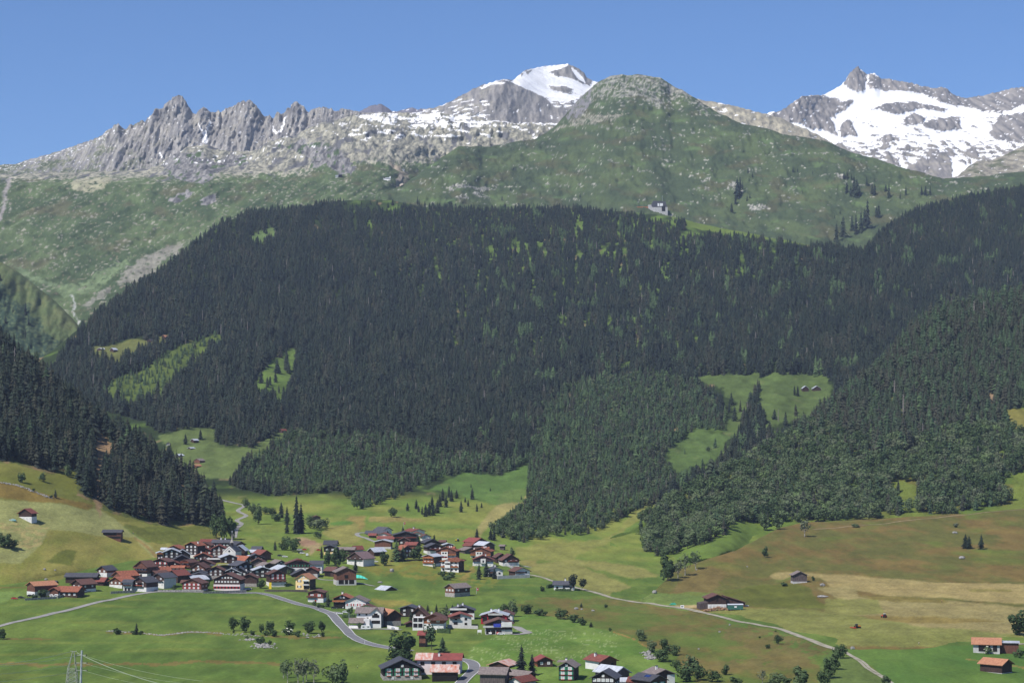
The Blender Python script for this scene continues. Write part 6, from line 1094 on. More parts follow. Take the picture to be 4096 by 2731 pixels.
# --- eastern part of the old village (region C)
H('chalet', 'house', 'C', 'g', 245, 530, 1155, None, 988, 918, 13, 34, 'k', None, 'g', 'tall black house with slate roof and many white windows', win=(3, 3), wsz=1.6, group=None, swin=(2, 2))
H('barn', 'barn', 'C', 'g', 300, 598, 1392, 1328, 1222, 1154, 12, 0, 'd', 's', 'b', 'brown barn on a rubble stone base beside the largest front building')
H('barn', 'barn', 'C', 'g', 688, 860, 890, None, 772, 708, 13, 36, 'r', None, 'r', 'red brown barn with a red roof highest on the right of the church')
H('shed', 'shed', 'C', 's', 468, 640, 790, None, 738, 698, None, 84, 'd', None, 'l', 'shed with pale metal roof beside the red roofed barn')
H('house', 'house', 'C', 's', 506, 664, 712, None, 688, 632, None, 86, 'd', None, 'g', 'little house with slate roof at the foot of the grassy bank')
H('chalet', 'house', 'C', 'g', 425, 735, 910, None, 848, 778, 12, 12, 'k', None, 'g', 'black house with white windows under the red roofed barn', win=(3, 1), gw=1)
H('chalet', 'house', 'C', 'g', 385, 500, 930, None, 884, 820, 14, 46, 'd', None, 'o', 'house with a wide orange roof facing left, below the church', win=(2, 1))
H('shed', 'shed', 'C', 'g', 420, 590, 900, None, 852, 810, 10, 20, 'd', None, 'l', 'narrow house with a pale skylight roof next to the wide orange roof', win=(2, 1))
H('barn', 'barn', 'C', 'g', 492, 740, 1010, None, 922, 860, 12, 4, 'g', None, 'b', 'weathered barn with brown gable roof in the east of the old village')
H('barn', 'barn', 'C', 'g', 695, 960, 1075, None, 1006, 944, 12, 28, 'd', None, 'n', 'barn with grey slope turned left behind the blue metal roof')
H('chalet', 'house', 'C', 'g', 965, 1148, 1010, None, 946, 896, 12, 28, 'k', None, 'n', 'dark house with grey roof and pale balcony windows', win=(2, 1), gw=1, wsz=2.0)
H('chalet', 'house', 'C', 'g', 1155, 1598, 1135, 1034, 956, 878, 14, 8, 'd', 'w', 'b', 'broad house with green shutters on a white storey', win=(4, 1), wst='d', shut='g', bwin=2, gw=0, balc=((9.6, .42, .66, 'r', 1),))
H('house', 'house', 'C', 's', 1602, 1824, 1136, None, 966, 902, None, 88, 'w', None, 'g', 'white house with slate roof and dark upper windows', win=(2, 1), wsz=2.0, wst='d')
H('barn', 'barn', 'C', 'g', 1005, 1282, 1150, None, 1062, 998, 13, 32, 'g', None, 'l', 'barn with blue grey metal roof turned left')
H('chalet', 'house', 'C', 'g', 545, 868, 1225, None, 1078, 1020, 12, 14, 'k', None, 'l', 'black house with pale roof edge and two rows of white windows', win=(3, 2), wsz=1.8, chim=((.2, -.8),))
H('chalet', 'house', 'C', 'g', 845, 1140, 1392, 1306, 1152, 1084, 12, 18, 'd', 'w', 'b', 'brown house with bright red shutters on a white base', win=(3, 3), shut='r', bwin=2, balc=((4.3, -.02, 1.02, 'r'),))
H('barn', 'barn', 'C', 'g', 1270, 1640, 1215, None, 1162, 1070, 12, 10, 'd', None, 'g', 'barn with slate roof behind the yellow house', chim=((.3, -.7),))
H('barn', 'barn', 'C', 'g', 1496, 1738, 1212, 1148, 1086, 1026, 11, -4, 'd', 'h', 'r', 'barn with pale corner wall behind the yellow house')
H('house', 'house', 'C', 'g', 1325, 1596, 1446, None, 1238, 1154, 12, -16, 'y', None, 'e', 'yellow plastered house with orange edged roof', win=(2, 2), wsz=1.7, shut='n', gw=2, balc=((6.5, .55, .98, 'w'), (3.3, .55, .98, 'h')), side='d', open_=((.58, .98, 3.5, 5.6), (.58, .98, .4, 3.0)))
# --- around the big barn (region D)
H('barn', 'barn', 'C', 's', 1868, 2034, 1196, None, 1086, 1018, None, 66, 'd', None, 'b', 'dark barn with a brown roof left of the concrete based barn', open_=((.3, .9, 0, 3.0),))
H('barn', 'barn', 'D', 'g', 458, 820, 1362, 1266, 1112, 1030, 14, 14, 'r', 'h', 'n', 'large plank barn with open concrete base beside the turquoise paraglider', open_=((.10, .36, .9, 4.0), (.42, .58, .9, 4.0), (.63, .89, .9, 4.0), (.4, .58, 5.2, 7.6)))
H('chalet', 'house', 'D', 'g', 214, 440, 790, 738, 652, 614, 11, 0, 'k', 'y', 'g', 'black chalet with yellow base above the village', win=(2, 1), wsz=1.8, bwin=2)
H('house', 'house', 'D', 's', 220, 442, 612, None, 592, 520, None, 88, 'w', None, 'g', 'slate roof behind a tree above the black and yellow chalet')
H('barn', 'barn', 'D', 's', 470, 780, 785, None, 690, 658, 8, 86, 'd', None, 'n', 'long low barn beside the black and yellow chalet')
H('hut', 'hut', 'D', 'g', 745, 800, 722, 700, 676, 628, 8, -52, 'd', 'w', 'r', 'little hut with a red roof above the flag house')
H('barn', 'barn', 'D', 'g', 1035, 1165, 806, None, 726, 664, 13, -42, 'd', None, 'l', 'barn with shining white roof above the flag house')
H('chalet', 'house', 'D', 'g', 645, 962, 986, 884, 856, 744, 15, -32, 'd', 'w', 'm', 'house with wide mauve roof and a blue flag on its balcony', win=(3, 1), bwin=2, balc=((4.6, .05, .95, 'd'),), side='w', swin=(3, 1))
H('barn', 'barn', 'D', 'g', 1168, 1472, 672, 640, 546, 510, 12, -4, 'r', 'h', 'l', 'red brown barn with flat light roof below the asphalt bend')
H('chalet', 'house', 'D', 'g', 1690, 1868, 845, None, 684, 618, 12, 26, 'd', None, 'o', 'dark chalet with orange roof edge in the middle of the upper hamlet', win=(3, 2), balc=((4.0, 0, 1, 'd'),))
H('barn', 'barn', 'D', 's', 1745, 1940, 668, None, 602, 550, None, 76, 'r', None, 'r', 'barn with rusty red roof behind the round bushy tree')
H('chalet', 'house', 'D', 'g', 1535, 1975, 560, None, 418, 358, 14, 8, 'k', None, 'g', 'big dark chalet with a long geranium balcony in the upper hamlet', win=(4, 1), wst='d', wsz=2.0, balc=((3.6, .05, .95, 'd', 1),))
H('chalet', 'house', 'D', 'g', 1620, 1818, 612, None, 518, 470, 10, 0, 'd', None, 'b', 'dark red house with white framed window below the big dark chalet', win=(2, 1), wsz=1.8)
H('house', 'house', 'D', 's', 1222, 1520, 548, None, 486, 444, 9, 84, 'w', None, 'r', 'white house with red roof in two steps at the asphalt bend', win=(3, 1))
H('house', 'house', 'D', 'g', 1215, 1440, 475, None, 422, 380, 10, -8, 'p', None, 'r', 'pinkish house with red gable roof in the upper hamlet', win=(2, 1))
H('hut', 'hut', 'D', 's', 1062, 1178, 468, None, 424, 384, 7, 84, 'd', None, 'r', 'small pavilion with red roof at the asphalt bend', open_=((.1, .9, 0, 2.4),))
H('house', 'house', 'D', 's', 1000, 1372, 418, None, 386, 328, 10, 82, 'w', None, 'g', 'low white house with long dark roof at the top left of the upper hamlet', win=(3, 1))
H('house', 'house', 'D', 'g', 1342, 1488, 412, None, 326, 275, 14, 40, 'w', None, 'g', 'white house with slate roof highest in the upper hamlet', win=(2, 2))
H('house', 'house', 'D', 'g', 1890, 2108, 405, None, 346, 308, 14, 38, 'w', None, 'r', 'white house with dark red roof at the top right of the upper hamlet', win=(2, 1), chim=((-.1, .0),))
H('house', 'house', 'D', 'g', 1880, 2055, 445, None, 402, 366, 10, 4, 'w', None, 'r', 'lower red roof in front of the top right white house')
H('house', 'house', 'D', 'g', 2062, 2222, 548, None, 446, 410, 10, 12, 'w', None, 'b', 'white walled house with dark upper gable at the east of the upper hamlet', win=(2, 2), side=None)
# --- upper hamlet, east (region E)
H('chalet', 'house', 'E', 'g', 240, 508, 615, None, 558, 496, 12, 22, 'k', None, 'g', 'black chalet with slate roof behind the geranium house')
H('chalet', 'house', 'E', 'g', 285, 575, 782, 716, 638, 580, 12, 18, 'd', 'w', 'g', 'dark chalet with geraniums over a white storey', win=(3, 1), bwin=3, balc=((3.8, .1, .95, 'd', 1),))
H('shed', 'shed', 'E', 's', 505, 608, 605, None, 546, 520, 6, 84, 'd', None, 'b', 'brown shed left of the pale roofed hut')
H('hut', 'hut', 'E', 'g', 588, 768, 668, None, 602, 576, 8, 10, 'd', None, 'l', 'hut with flat pale roof above the left apartment house', win=(3, 1), wsz=1.2)
def apart(x0, x1, yb, ye, ya, label, bayx, region='E', yaw=-10):
    root, w, l, he, rise = H('apartment_house', 'house', region, 'g', x0, x1, yb, None, ye, ya, 14, yaw, 'w', None, 'o', label, win=(4, 3), wst='d', wsz=1.4, chim=((.35, .2), (.3, -.6), (-.8, .0)), balc=((-.4, .28, .60, 'o'), (-3.4, .60, 1.0, 'o'), (-3.4, -.02, .28, 'o'), (-6.6, .60, 1.0, 'o')), side='d', swin=(3, 3))
    mb = MB(); hw, hl = w / 2, l / 2; mb.prism([(-hw, he - 2.9), (hw, he - 2.9), (hw, he), (0, he + rise - .1), (-hw, he)], -hl - .14, -hl - .03); mb.build('timber_gable', WM['r'], root)
    mb = MB(); mb.box(-hw + w * bayx[0], -hw + w * bayx[1], -hl - 1.4, -hl, -3, he - .5); mb.build('bay', WM['w'], root)
    for k in (.3, .7):
        for z in (he - 1.7, he - 5.0): add_window(root, -hw + w * (bayx[0] + (bayx[1] - bayx[0]) * k), -hl - 1.45, z, 0, 1.3, 1.2, 'd', 'r' if z < he - 3 else None)
    mb = MB(); mb.prism([(-1.8, 0), (1.8, 0), (1.8, 1.4), (0, 2.2), (-1.8, 1.4)], 0, 3.2, axis='x'); d = mb.build('dormer', RM['o'], root); d.location = (hw * .35, hl * .3, he + rise * .35)
apart(442, 820, 892, 716, 642, 'left one of two white apartment houses with orange roofs and wooden balconies', (.27, .60))
apart(1094, 1470, 862, 722, 650, 'right one of two white apartment houses with orange roofs and wooden balconies', (.27, .60))
H('barn', 'barn', 'E', 'g', 1175, 1392, 612, None, 542, 478, 15, 42, 'd', None, 'x', 'barn with a big red sheet roof at the top of the upper hamlet')
H('shed', 'shed', 'E', 's', 956, 1100, 690, None, 616, 560, None, 64, 'd', None, 'r', 'shed with red roof in front of the red sheet barn')
H('barn', 'barn', 'E', 'g', 1350, 1546, 725, None, 606, 550, 14, 38, 'g', None, 'l', 'plank barn with pale blue metal roof behind the right apartment house')
H('shed', 'shed', 'E', 'g', 985, 1235, 775, None, 702, 654, 12, 28, 'g', None, 'n', 'overgrown shed with grey roof left of the right apartment house')
H('hut', 'hut', 'E', 's', 1642, 1718, 700, None, 622, 606, 4, 72, 'g', None, 'n', 'small grey plank hut alone right of the barns')
H('chalet', 'house', 'E', 'g', 198, 402, 1000, 956, 822, 784, 13, -28, 'o', 'w', 'l', 'house with orange balconies and pale metal roof at the bank edge', win=(3, 2), balc=((2.6, 0, 1, 'o'), (6.4, .02, 1, 'o')), bwin=3, side='d')
_r, _w, _l, _he, _ri = H('apartment_house', 'house', 'E', 'g', 535, 868, 1108, None, 912, 870, 13, -18, 'w', None, 'o', 'white house with stepped orange roofs and long wooden balconies above the bushes', win=(4, 3), wst='d', balc=((8.0, 0, .28, 'o'), (8.0, .58, 1, 'o'), (3.6, 0, .28, 'o'), (3.6, .58, 1, 'o')), side='d', swin=(2, 3), chim=((.5, -.1),))
mb = MB(); mb.box(-_w * .5 + _w * .25, -_w * .5 + _w * .55, -_l / 2 - 1.6, -_l / 2, -3, 8.2); mb.build('bay', WM['w'], _r)
for k in (.32, .42, .5):
    for z in (2.4, 6.4): add_window(_r, -_w / 2 + _w * k, -_l / 2 - 1.65, z, 0, 1.2, 1.3, 'd', None)
mb = MB(); mb.prism([(-_w * .34, -.6), (_w * .34, -.6), (_w * .34, .2), (0, 2.6), (-_w * .34, .2)], -_l / 2 - 1.5, 0); _q = mb.build('gable_roof', RM['o'], _r); _q.location = (_w * .26, 0, _he + .6)
_r, _w, _l, _he, _ri = H('chalet', 'house', 'E', 'g', 1134, 1518, 1004, 930, 882, 804, 13, 0, 'b', 'w', 'r', 'house with blue panels and a white bay under a dark red roof', win=(4, 1), balc=((4.2, 0, 1, 'd'),), bwin=3, chim=((.25, -.5),))
mb = MB(); mb.box(-1.9, 2.2, -_l / 2 - 1.5, -_l / 2, 2.5, _he + .8); mb.build('bay', WM['w'], _r); add_window(_r, .2, -_l / 2 - 1.56, _he - 1.2, 0, 1.2, 1.6, 'd')
mb = MB(); mb.prism([(-_w / 2, _he), (_w / 2, _he), (0, _he + _ri)], -_l / 2 - .12, -_l / 2 - .03); mb.build('timber_gable', WM['d'], _r)
H('chalet', 'house', 'E', 'g', 1700, 2008, 1005, 936, 886, 784, 13, 14, 'd', 'w', 'b', 'dark chalet with a slanted orange porch roof at the hamlet end', win=(3, 1), balc=((3.6, .3, .9, 'd', 1),), bwin=3)
_r, _w, _l, _he, _ri = H('chalet', 'house', 'E', 'g', 1585, 1780, 950, None, 830, 768, 11, 16, 'd', None, 'b', 'dark house half hidden behind the chalet with the orange porch', win=(2, 2))
H('house', 'house', 'E', 'g', 1455, 1700, 1205, None, 1084, 1028, 12, 12, 'w', None, 'g', 'white gabled house with dark green roof edge behind a small spruce', win=(2, 1), wst='d', chim=((0, -.2),), open_=((.02, .2, .2, 2.6),), balc=((3.2, -.1, .3, 'r'),))
H('house', 'house', 'E', 'g', 1935, 2208, 1222, None, 1096, 1032, 12, 24, 'w', None, 'b', 'white house with dark balcony at the eastern end of the hamlet', win=(2, 2), wst='d', balc=((3.8, 0, .6, 'd'),), side='d')
H('chalet', 'house', 'G', 'g', 612, 792, 262, 188, 92, 24, 16, -42, 'r', 's', 'n', 'lone chalet with grey roof on the green bank below the hamlet', win=(3, 1), swin=(2, 1), side='d')
# --- white houses along the road (regions F, G)
H('chalet', 'house', 'F', 'g', 150, 438, 366, 292, 182, 140, 12, -6, 'r', 'w', 'b', 'chalet with large red shutters above the asphalt road', win=(2, 1), shut='r', wsz=2.2, balc=((3.6, -.08, .55, 'r'),), door='r')
H('chalet', 'house', 'F', 'g', 630, 958, 482, None, 292, 222, 12, -6, 'k', None, 'o', 'black green house with orange roof and a wooden terrace', win=(3, 1), wsz=2.0, gw=2, balc=((4.6, -.05, .72, 'o'),), open_=((.05, .65, 0, 4.0),), chim=((-.1, -.3),))
H('house', 'house', 'F', 'g', 852, 1240, 492, None, 348, 264, 14, -6, 'w', None, 'n', 'white house with dark upper gable and red shutters beside the terrace', win=(3, 1), shut='r', wsz=1.9, gw=2)
H('garage', 'garage', 'F', 'g', 1120, 1385, 500, None, 466, 408, 9, -4, 'c', None, 'b', 'cream gabled house behind the white modern house')
_r, _w, _l, _he, _ri = H('villa', 'house', 'F', 's', 1062, 1530, 842, None, 562, 484, 13, 86, 'w', None, 'n', 'white modern house with two cross gables and solar panels', win=(0, 0), solar=False)
_m = _l / 470.0     # local y runs to the right along the long side facing the camera (x = -w/2)
mb = MB(); mb.prism([(-_l / 2, 0), (-_l / 2 + 205 * _m, 0), (-_l / 2 + 205 * _m, _he), (-_l / 2 + 102 * _m, _he + 2.6), (-_l / 2, _he)], -_w / 2 - 1.2, 0, axis='x'); mb.build('gable_wing', WM['w'], _r)
mb = MB(); a_ = -_l / 2 + 102 * _m; q_ = 120 * _m; mb.prism([(a_, _he + 3.0), (a_ - q_, _he - .25), (a_ - q_, _he - .55), (a_, _he + 2.65), (a_ + q_, _he - .55), (a_ + q_, _he - .25)], -_w / 2 - 2.1, 0, axis='x'); mb.build('wing_roof', RM['n'], _r)
for yy, zz, ww, hh in ((50, 6.7, 1.0, 1.6), (85, 7.2, 1.2, 2.6), (120, 7.2, 1.2, 2.6), (155, 6.7, 1.0, 1.6), (60, 3.4, 2.6, 1.9), (140, 3.4, 2.6, 1.9)):
    add_window(_r, -_w / 2 - 1.26, -_l / 2 + yy * _m, zz * _he / 8.6, -math.pi / 2, ww, hh, 'd')
for yy, zz in ((260, 5.4), (280, 7.6), (415, 7.6)): add_window(_r, -_w / 2 - .06, -_l / 2 + yy * _m, zz * _he / 8.6, -math.pi / 2, 1.1, 1.1, 'd')
for yy in (45, 270):
    mb = MB(); mb.box(-_w * .30, -_w * .14, -_l / 2 + yy * _m, -_l / 2 + (yy + 85) * _m, 0, .12); q = mb.build('solar_panel', M_SOLAR, _r); q.location = (0, 0, _he + _ri * .62); q.rotation_euler = (0, -math.radians(22), 0)
mb = MB(); mb.prism([(-_w / 2 - 5, 2.9), (-_w / 2, 5.6), (-_w / 2, 6.0), (-_w / 2 - 5.2, 3.2)], -_l / 2 + 300 * _m, -_l / 2 + 610 * _m); mb.build('porch_roof', RM['n'], _r)
mb = MB(); mb.box(-_w / 2 - 4.4, -_w / 2, -_l / 2 + 210 * _m, -_l / 2 + 570 * _m, -3, 2.9 * .55); mb.box(-_w / 2 - 3.2, -_w / 2, -_l / 2 + 210 * _m, -_l / 2 + 320 * _m, 1.5, 5.6); mb.build('garage_block', WM['w'], _r)
mb = MB(); mb.box(-_w / 2 - 4.5, -_w / 2 - 4.38, -_l / 2 + 350 * _m, -_l / 2 + 410 * _m, -.8, 1.3); mb.build('garage_door', WM['b'], _r)
H('barn', 'barn', 'F', 'g', 1645, 1895, 815, 716, 602, 512, 13, 26, 'd', 's', 'e', 'plank barn with orange brown roof on a stone base beside the villa')
H('chalet', 'house', 'F', 'g', 1880, 2190, 640, None, 482, 434, 12, -8, 'k', None, 'g', 'dark house with grey lean roof behind the columnar tree', win=(2, 2))
H('chalet', 'house', 'G', 'g', -40, 245, 655, None, 595, 466, 12, -6, 'd', None, 'b', 'house with long brown roof edge between columnar tree and glass bay', win=(2, 1), chim=((.1, -.5),))
_r, _w, _l, _he, _ri = H('chalet', 'house', 'G', 'g', 208, 580, 882, 766, 668, 590, 13, -6, 'o', 'w', 'b', 'orange brown chalet with white glass bay and two gables', win=(2, 1), wsz=2.0, bwin=2, chim=((-.3, -.2),))
mb = MB(); mb.box(-_w / 2 - 6.6, -_w / 2, -_l / 2 - .5, _l / 2 - 3, -3, _he + .3); q = mb.build('glass_bay', WM['w'], _r)
for z in (2.6, 6.0):
    for x in (-4.9, -1.9): add_window(_r, -_w / 2 + x, -_l / 2 - .56, z, 0, 2.5, 2.3, 'd')
mb = MB(); mb.prism([(-5.6, -1.2), (5.6, -1.2), (5.6, -.9), (0, 1.6), (-5.6, -.9)], -_l / 2 - 2.2, 0); q = mb.build('gable_roof', RM['b'], _r); q.location = (_w * .24, 0, _he + .2)
H('house', 'house', 'G', 'g', 704, 1158, 692, 572, 516, 436, 13, 0, 'k', 'w', 'g', 'house with dark open balconies and two white chimneys under a slate roof', win=(2, 1), wst='d', bwin=2, chim=((-.35, -.5), (.05, -.5)), balc=((6.3, .0, .7, 'w'),), open_=((.35, .65, 6.8, 9.6),))
_r, _w, _l, _he, _ri = H('house', 'house', 'G', 'g', 712, 1108, 828, None, 640, 578, 13, 4, 'w', None, 'r', 'white house with arched opening under a red brown roof', win=(2, 2), wst='d', open_=((.16, .34, .2, 3.0),), balc=((5.2, 0, .46, 'd'),))
mb = MB(); mb.prism([(-_w / 2, 5.4), (-.4, 5.4), (-.4, _he + _ri - .2), (-_w / 2, _he)], -_l / 2 - .14, -_l / 2 - .03); mb.build('timber_gable', WM['d'], _r)
_r, _w, _l, _he, _ri = H('house', 'house', 'G', 'g', 1288, 1775, 772, None, 612, 540, 14, -4, 'x', None, 'l', 'bright red clad modern house with pale grey roof', win=(0, 0), chim=((-.25, -.3), (.3, .1)), balc=((5.6, .28, .85, 'h'),), open_=((.28, .8, 3.0, 5.4), (.06, .24, 1.2, 4.2), (.06, .24, 6.0, 9.4), (.33, .42, 6.2, 8.6)))
H('house', 'house', 'G', 'g', 1604, 1880, 730, None, 594, 536, 12, -4, 'w', None, 'b', 'white gabled house behind the bright red house', win=(2, 2), wst='d')
_r, _w, _l, _he, _ri = H('chalet', 'house', 'G', 'g', 1376, 1876, 968, 880, 770, 686, 14, 2, 'd', 'h', 'b', 'house with blue cloth on the balcony and garages below, in front of the red house', open_=((.02, .18, .2, 2.6), (.2, .36, .2, 2.6), (.4, .6, .2, 2.6)), bwin=0, balc=((4.2, -.1, .62, 'h'),))
mb = MB(); mb.prism([(1.4, 4.6), (_w / 2, 4.6), (_w / 2, _he), (1.4, _he + _ri * .86)], -_l / 2 - .14, -_l / 2 - .03); mb.build('white_wall', WM['w'], _r); add_window(_r, 3.2, -_l / 2 - .2, _he - .2, 0, 1.8, 1.5, 'd')
mb = MB(); mb.box(1.8, _w / 2 - .2, -_l / 2 - 1.6, -_l / 2, 4.4, 7.2); mb.build('conservatory', WM['w'], _r); mb = MB(); mb.box(-3.2, 1.0, -_l / 2 - 1.52, -_l / 2 - 1.38, 4.4, 6.4); mb.build('blue_cloth', noise_col('blue_cloth', (0.05, 0.08, 0.45), (0.04, 0.05, 0.32), 1), _r)
_r, _w, _l, _he, _ri = H('hay_tower', 'barn', 'G', 's', 122, 245, 1205, None, 975, 902, 8, 84, 'r', None, 'x', 'narrow red brown hay tower with a mauve red roof behind the pine', open_=((0, 1, 8.2, 9.6), (0, 1, .4, 2.2)))
H('shed', 'shed', 'F', 'g', 1990, 2155, 832, None, 772, 738, 8, 0, 'd', None, 'b', 'low dark garden shed below the columnar tree')
# --- bottom hamlet (regions I, J)
H('chalet', 'house', 'I', 'g', 302, 850, 686, 622, 512, 390, 16, 8, 'k', 's', 'g', 'black chalet with bright green shutters and stone base at the bottom', win=(4, 2), shut='g', wsz=2.0, gw=1, bwin=2, box=True)
H('farmhouse', 'house', 'I', 's', 788, 1412, 600, None, 386, 304, None, 86, 'p', None, 'x', 'long pale pink building with patched rusty red roof at the bottom', win=(4, 2), wst='d', wsz=2.0, rm2='u', chim=((-.5, .0),))
H('shed', 'shed', 'I', 's', 1006, 1362, 700, None, 556, 472, None, 88, 'd', None, 'u', 'wooden shed with rusty tin roof in front of the long pink building', open_=((.02, .98, .2, 3.0),))
H('barn', 'barn', 'I', 's', 1698, 2060, 760, None, 592, 468, 12, 80, 'g', None, 'n', 'grey log barn with grey brown shingle roof at the bottom edge')
H('barn', 'barn', 'I', 'g', 1830, 2110, 500, None, 466, 412, 12, -24, 'd', None, 'u', 'barn with rusty roof slope behind the grey log barn')
H('house', 'house', 'I', 'g', 2120, 2300, 740, None, 700, 640, 12, -36, 'w', None, 'r', 'white gable with red roof cut by the bottom edge')
H('barn', 'barn', 'J', 'g', 185, 312, 650, None, 568, 522, 18, 46, 'd', None, 'n', 'long grey roofed barn behind the white gable at the bottom edge')
H('chalet', 'house', 'J', 'g', 336, 540, 455, None, 372, 322, 11, 10, 'd', None, 'x', 'small house with mauve red roof at the upper left of the bottom hamlet', win=(2, 1), side='o')
_r, _w, _l, _he, _ri = H('chalet', 'house', 'J', 'g', 622, 826, 640, None, 452, 390, 13, -12, 'k', None, 'n', 'chalet with grey roof, green shutters and geranium boxes', win=(2, 3), shut='g', box=True, wsz=1.8, chim=((-.3, -.1),), gw=1)
mb = MB(); mb.prism([(-3.4, 0), (3.4, 0), (3.4, .3), (0, .9), (-3.4, .3)], -2.4, 2.4, axis='x'); q = mb.build('dormer', RM['n'], _r); q.location = (-_w * .36, -1.0, _he + _ri * .8)
H('chalet', 'house', 'J', 'g', 1184, 1400, 490, None, 372, 314, 14, 32, 'r', None, 'r', 'red brown house with red roof above the bottom hamlet', win=(2, 1), wst='d', chim=((-.4, .3),), side='w', balc=((3.0, -.2, .2, 'd'),))
H('barn', 'barn', 'J', 'g', 1376, 1572, 660, None, 532, 460, 15, 38, 'g', None, 'l', 'weathered barn with shiny rusty metal roof in the bottom hamlet')
H('chalet', 'house', 'J', 'g', 1068, 1368, 760, None, 602, 516, 13, -14, 'k', None, 'g', 'black house with five white windows in a row at the bottom edge', win=(5, 2), wsz=1.6, gw=1, swin=(3, 1))
H('chalet', 'house', 'J', 'g', 1855, 2068, 740, None, 634, 572, 14, 36, 'd', None, 'g', 'brown house with dark solar roof and green shutters at the bottom edge', win=(2, 1), shut='g', wsz=1.8, solar=True)
H('shed', 'shed', 'J', 's', 1560, 1690, 720, None, 652, 598, None, 74, 'd', None, 'r', 'low shed with red roof left of the solar roofed house')
_r, _w, _l, _he, _ri = H('chalet', 'house', 'J', 'g', 1912, 2182, 700, None, 552, 494, 13, 20, 'd', None, 'n', 'house with grey roof, brown balcony side and white corner at the bottom right', chim=((-.3, .0),), win=(2, 1), wst='d')
mb = MB(); mb.box(_w * .12, _w / 2 + .05, -_l / 2 - .25, -_l / 2 + 1, -3.5, _he - .3); mb.build('white_wall', WM['w'], _r)
H('garage', 'garage', 'J', 's', 1424, 1552, 700, None, 648, 640, 6, 86, 'w', None, 'l', 'flat white garage beside the weathered barn', open_=((.35, .6, .2, 2.0),))
# --- single barns in the fields (regions H, K, L)
_r, _w, _l, _he, _ri = H('house', 'house', 'H', 's', 376, 640, 356, None, 284, 200, 11, 86, 'w', None, 'g', 'white house with dark hipped roof alone in the meadow', win=(3, 1), wst='d', chim=((.0, -.1),))
mb = MB(); mb.box(-_w / 2 - .12, -_w / 2 - .02, -_l / 2 - .1, _l * .05, _he * .98 - 2.0, _he + .6); mb.build('slate_cladding', RM['g'], _r); add_window(_r, -_w / 2 - .2, -_l * .36, _he - .6, -math.pi / 2, 2.2, .9, 'c')
_r, _w, _l, _he, _ri = H('barn', 'barn', 'K', 'g', 392, 606, 682, 636, 568, 524, 16, 6, 'd', 'w', 'b', 'farm barn with white base and lean-to beside the wood pile', bwin=5, open_=((.45, .56, 4.6, 7.0),))
mb = MB(); mb.prism([(_w / 2, -3), (_w / 2 + 13, -3), (_w / 2 + 13, 3.4), (_w / 2, 7.4)], -_l / 2 + 1.2, _l / 2 - 1); mb.build('lean_to', WM['d'], _r); mb = MB(); mb.prism([(_w / 2 - .2, 7.5), (_w / 2 + 13.8, 3.3), (_w / 2 + 13.8, 3.6), (_w / 2 - .2, 7.85)], -_l / 2 + .4, _l / 2 - .4); mb.build('lean_to_roof', RM['b'], _r)
mb = MB(); mb.prism([(-_w / 2, -2), (-_w / 2 - 5.4, -2), (-_w / 2 - 5.4, 3.0), (-_w / 2, 4.0)], -_l / 2 + 1.0, _l / 2 - 3); mb.build('porch', WM['g'], _r)
H('barn', 'barn', 'K', 'g', 1398, 1560, 386, 368, 291, 252, 10, 4, 'g', 'h', 'n', 'weathered plank barn on a low white base on the brown slope', over=1.0)
_r, _w, _l, _he, _ri = H('barn', 'barn', 'L', 's', 1462, 1762, 1216, None, 1106, 1038, None, 78, 'h', None, 'e', 'barn with orange tiled roof and white pillars at the right edge', open_=((.10, .26, 1.2, 6.0), (.36, .80, 1.2, 7.2)))
mb = MB(); mb.prism([(-3.5, -3), (5.5, -3), (5.5, 5.0), (-3.5, 5.6)], -_l / 2 - 10, -_l / 2 - .02); mb.build('lean_to', WM['r'], _r); mb = MB(); mb.box(-4.4, 6.2, -_l / 2 - 10.6, -_l / 2 - .02, 5.6, 5.95); mb.build('lean_to_roof', RM['l'], _r)
H('barn', 'barn', 'L', 'g', 1778, 1930, 1450, 1442, 1342, 1290, 13, 44, 'd', 'h', 'e', 'brown barn with open left gallery at the lower right edge', open_=())
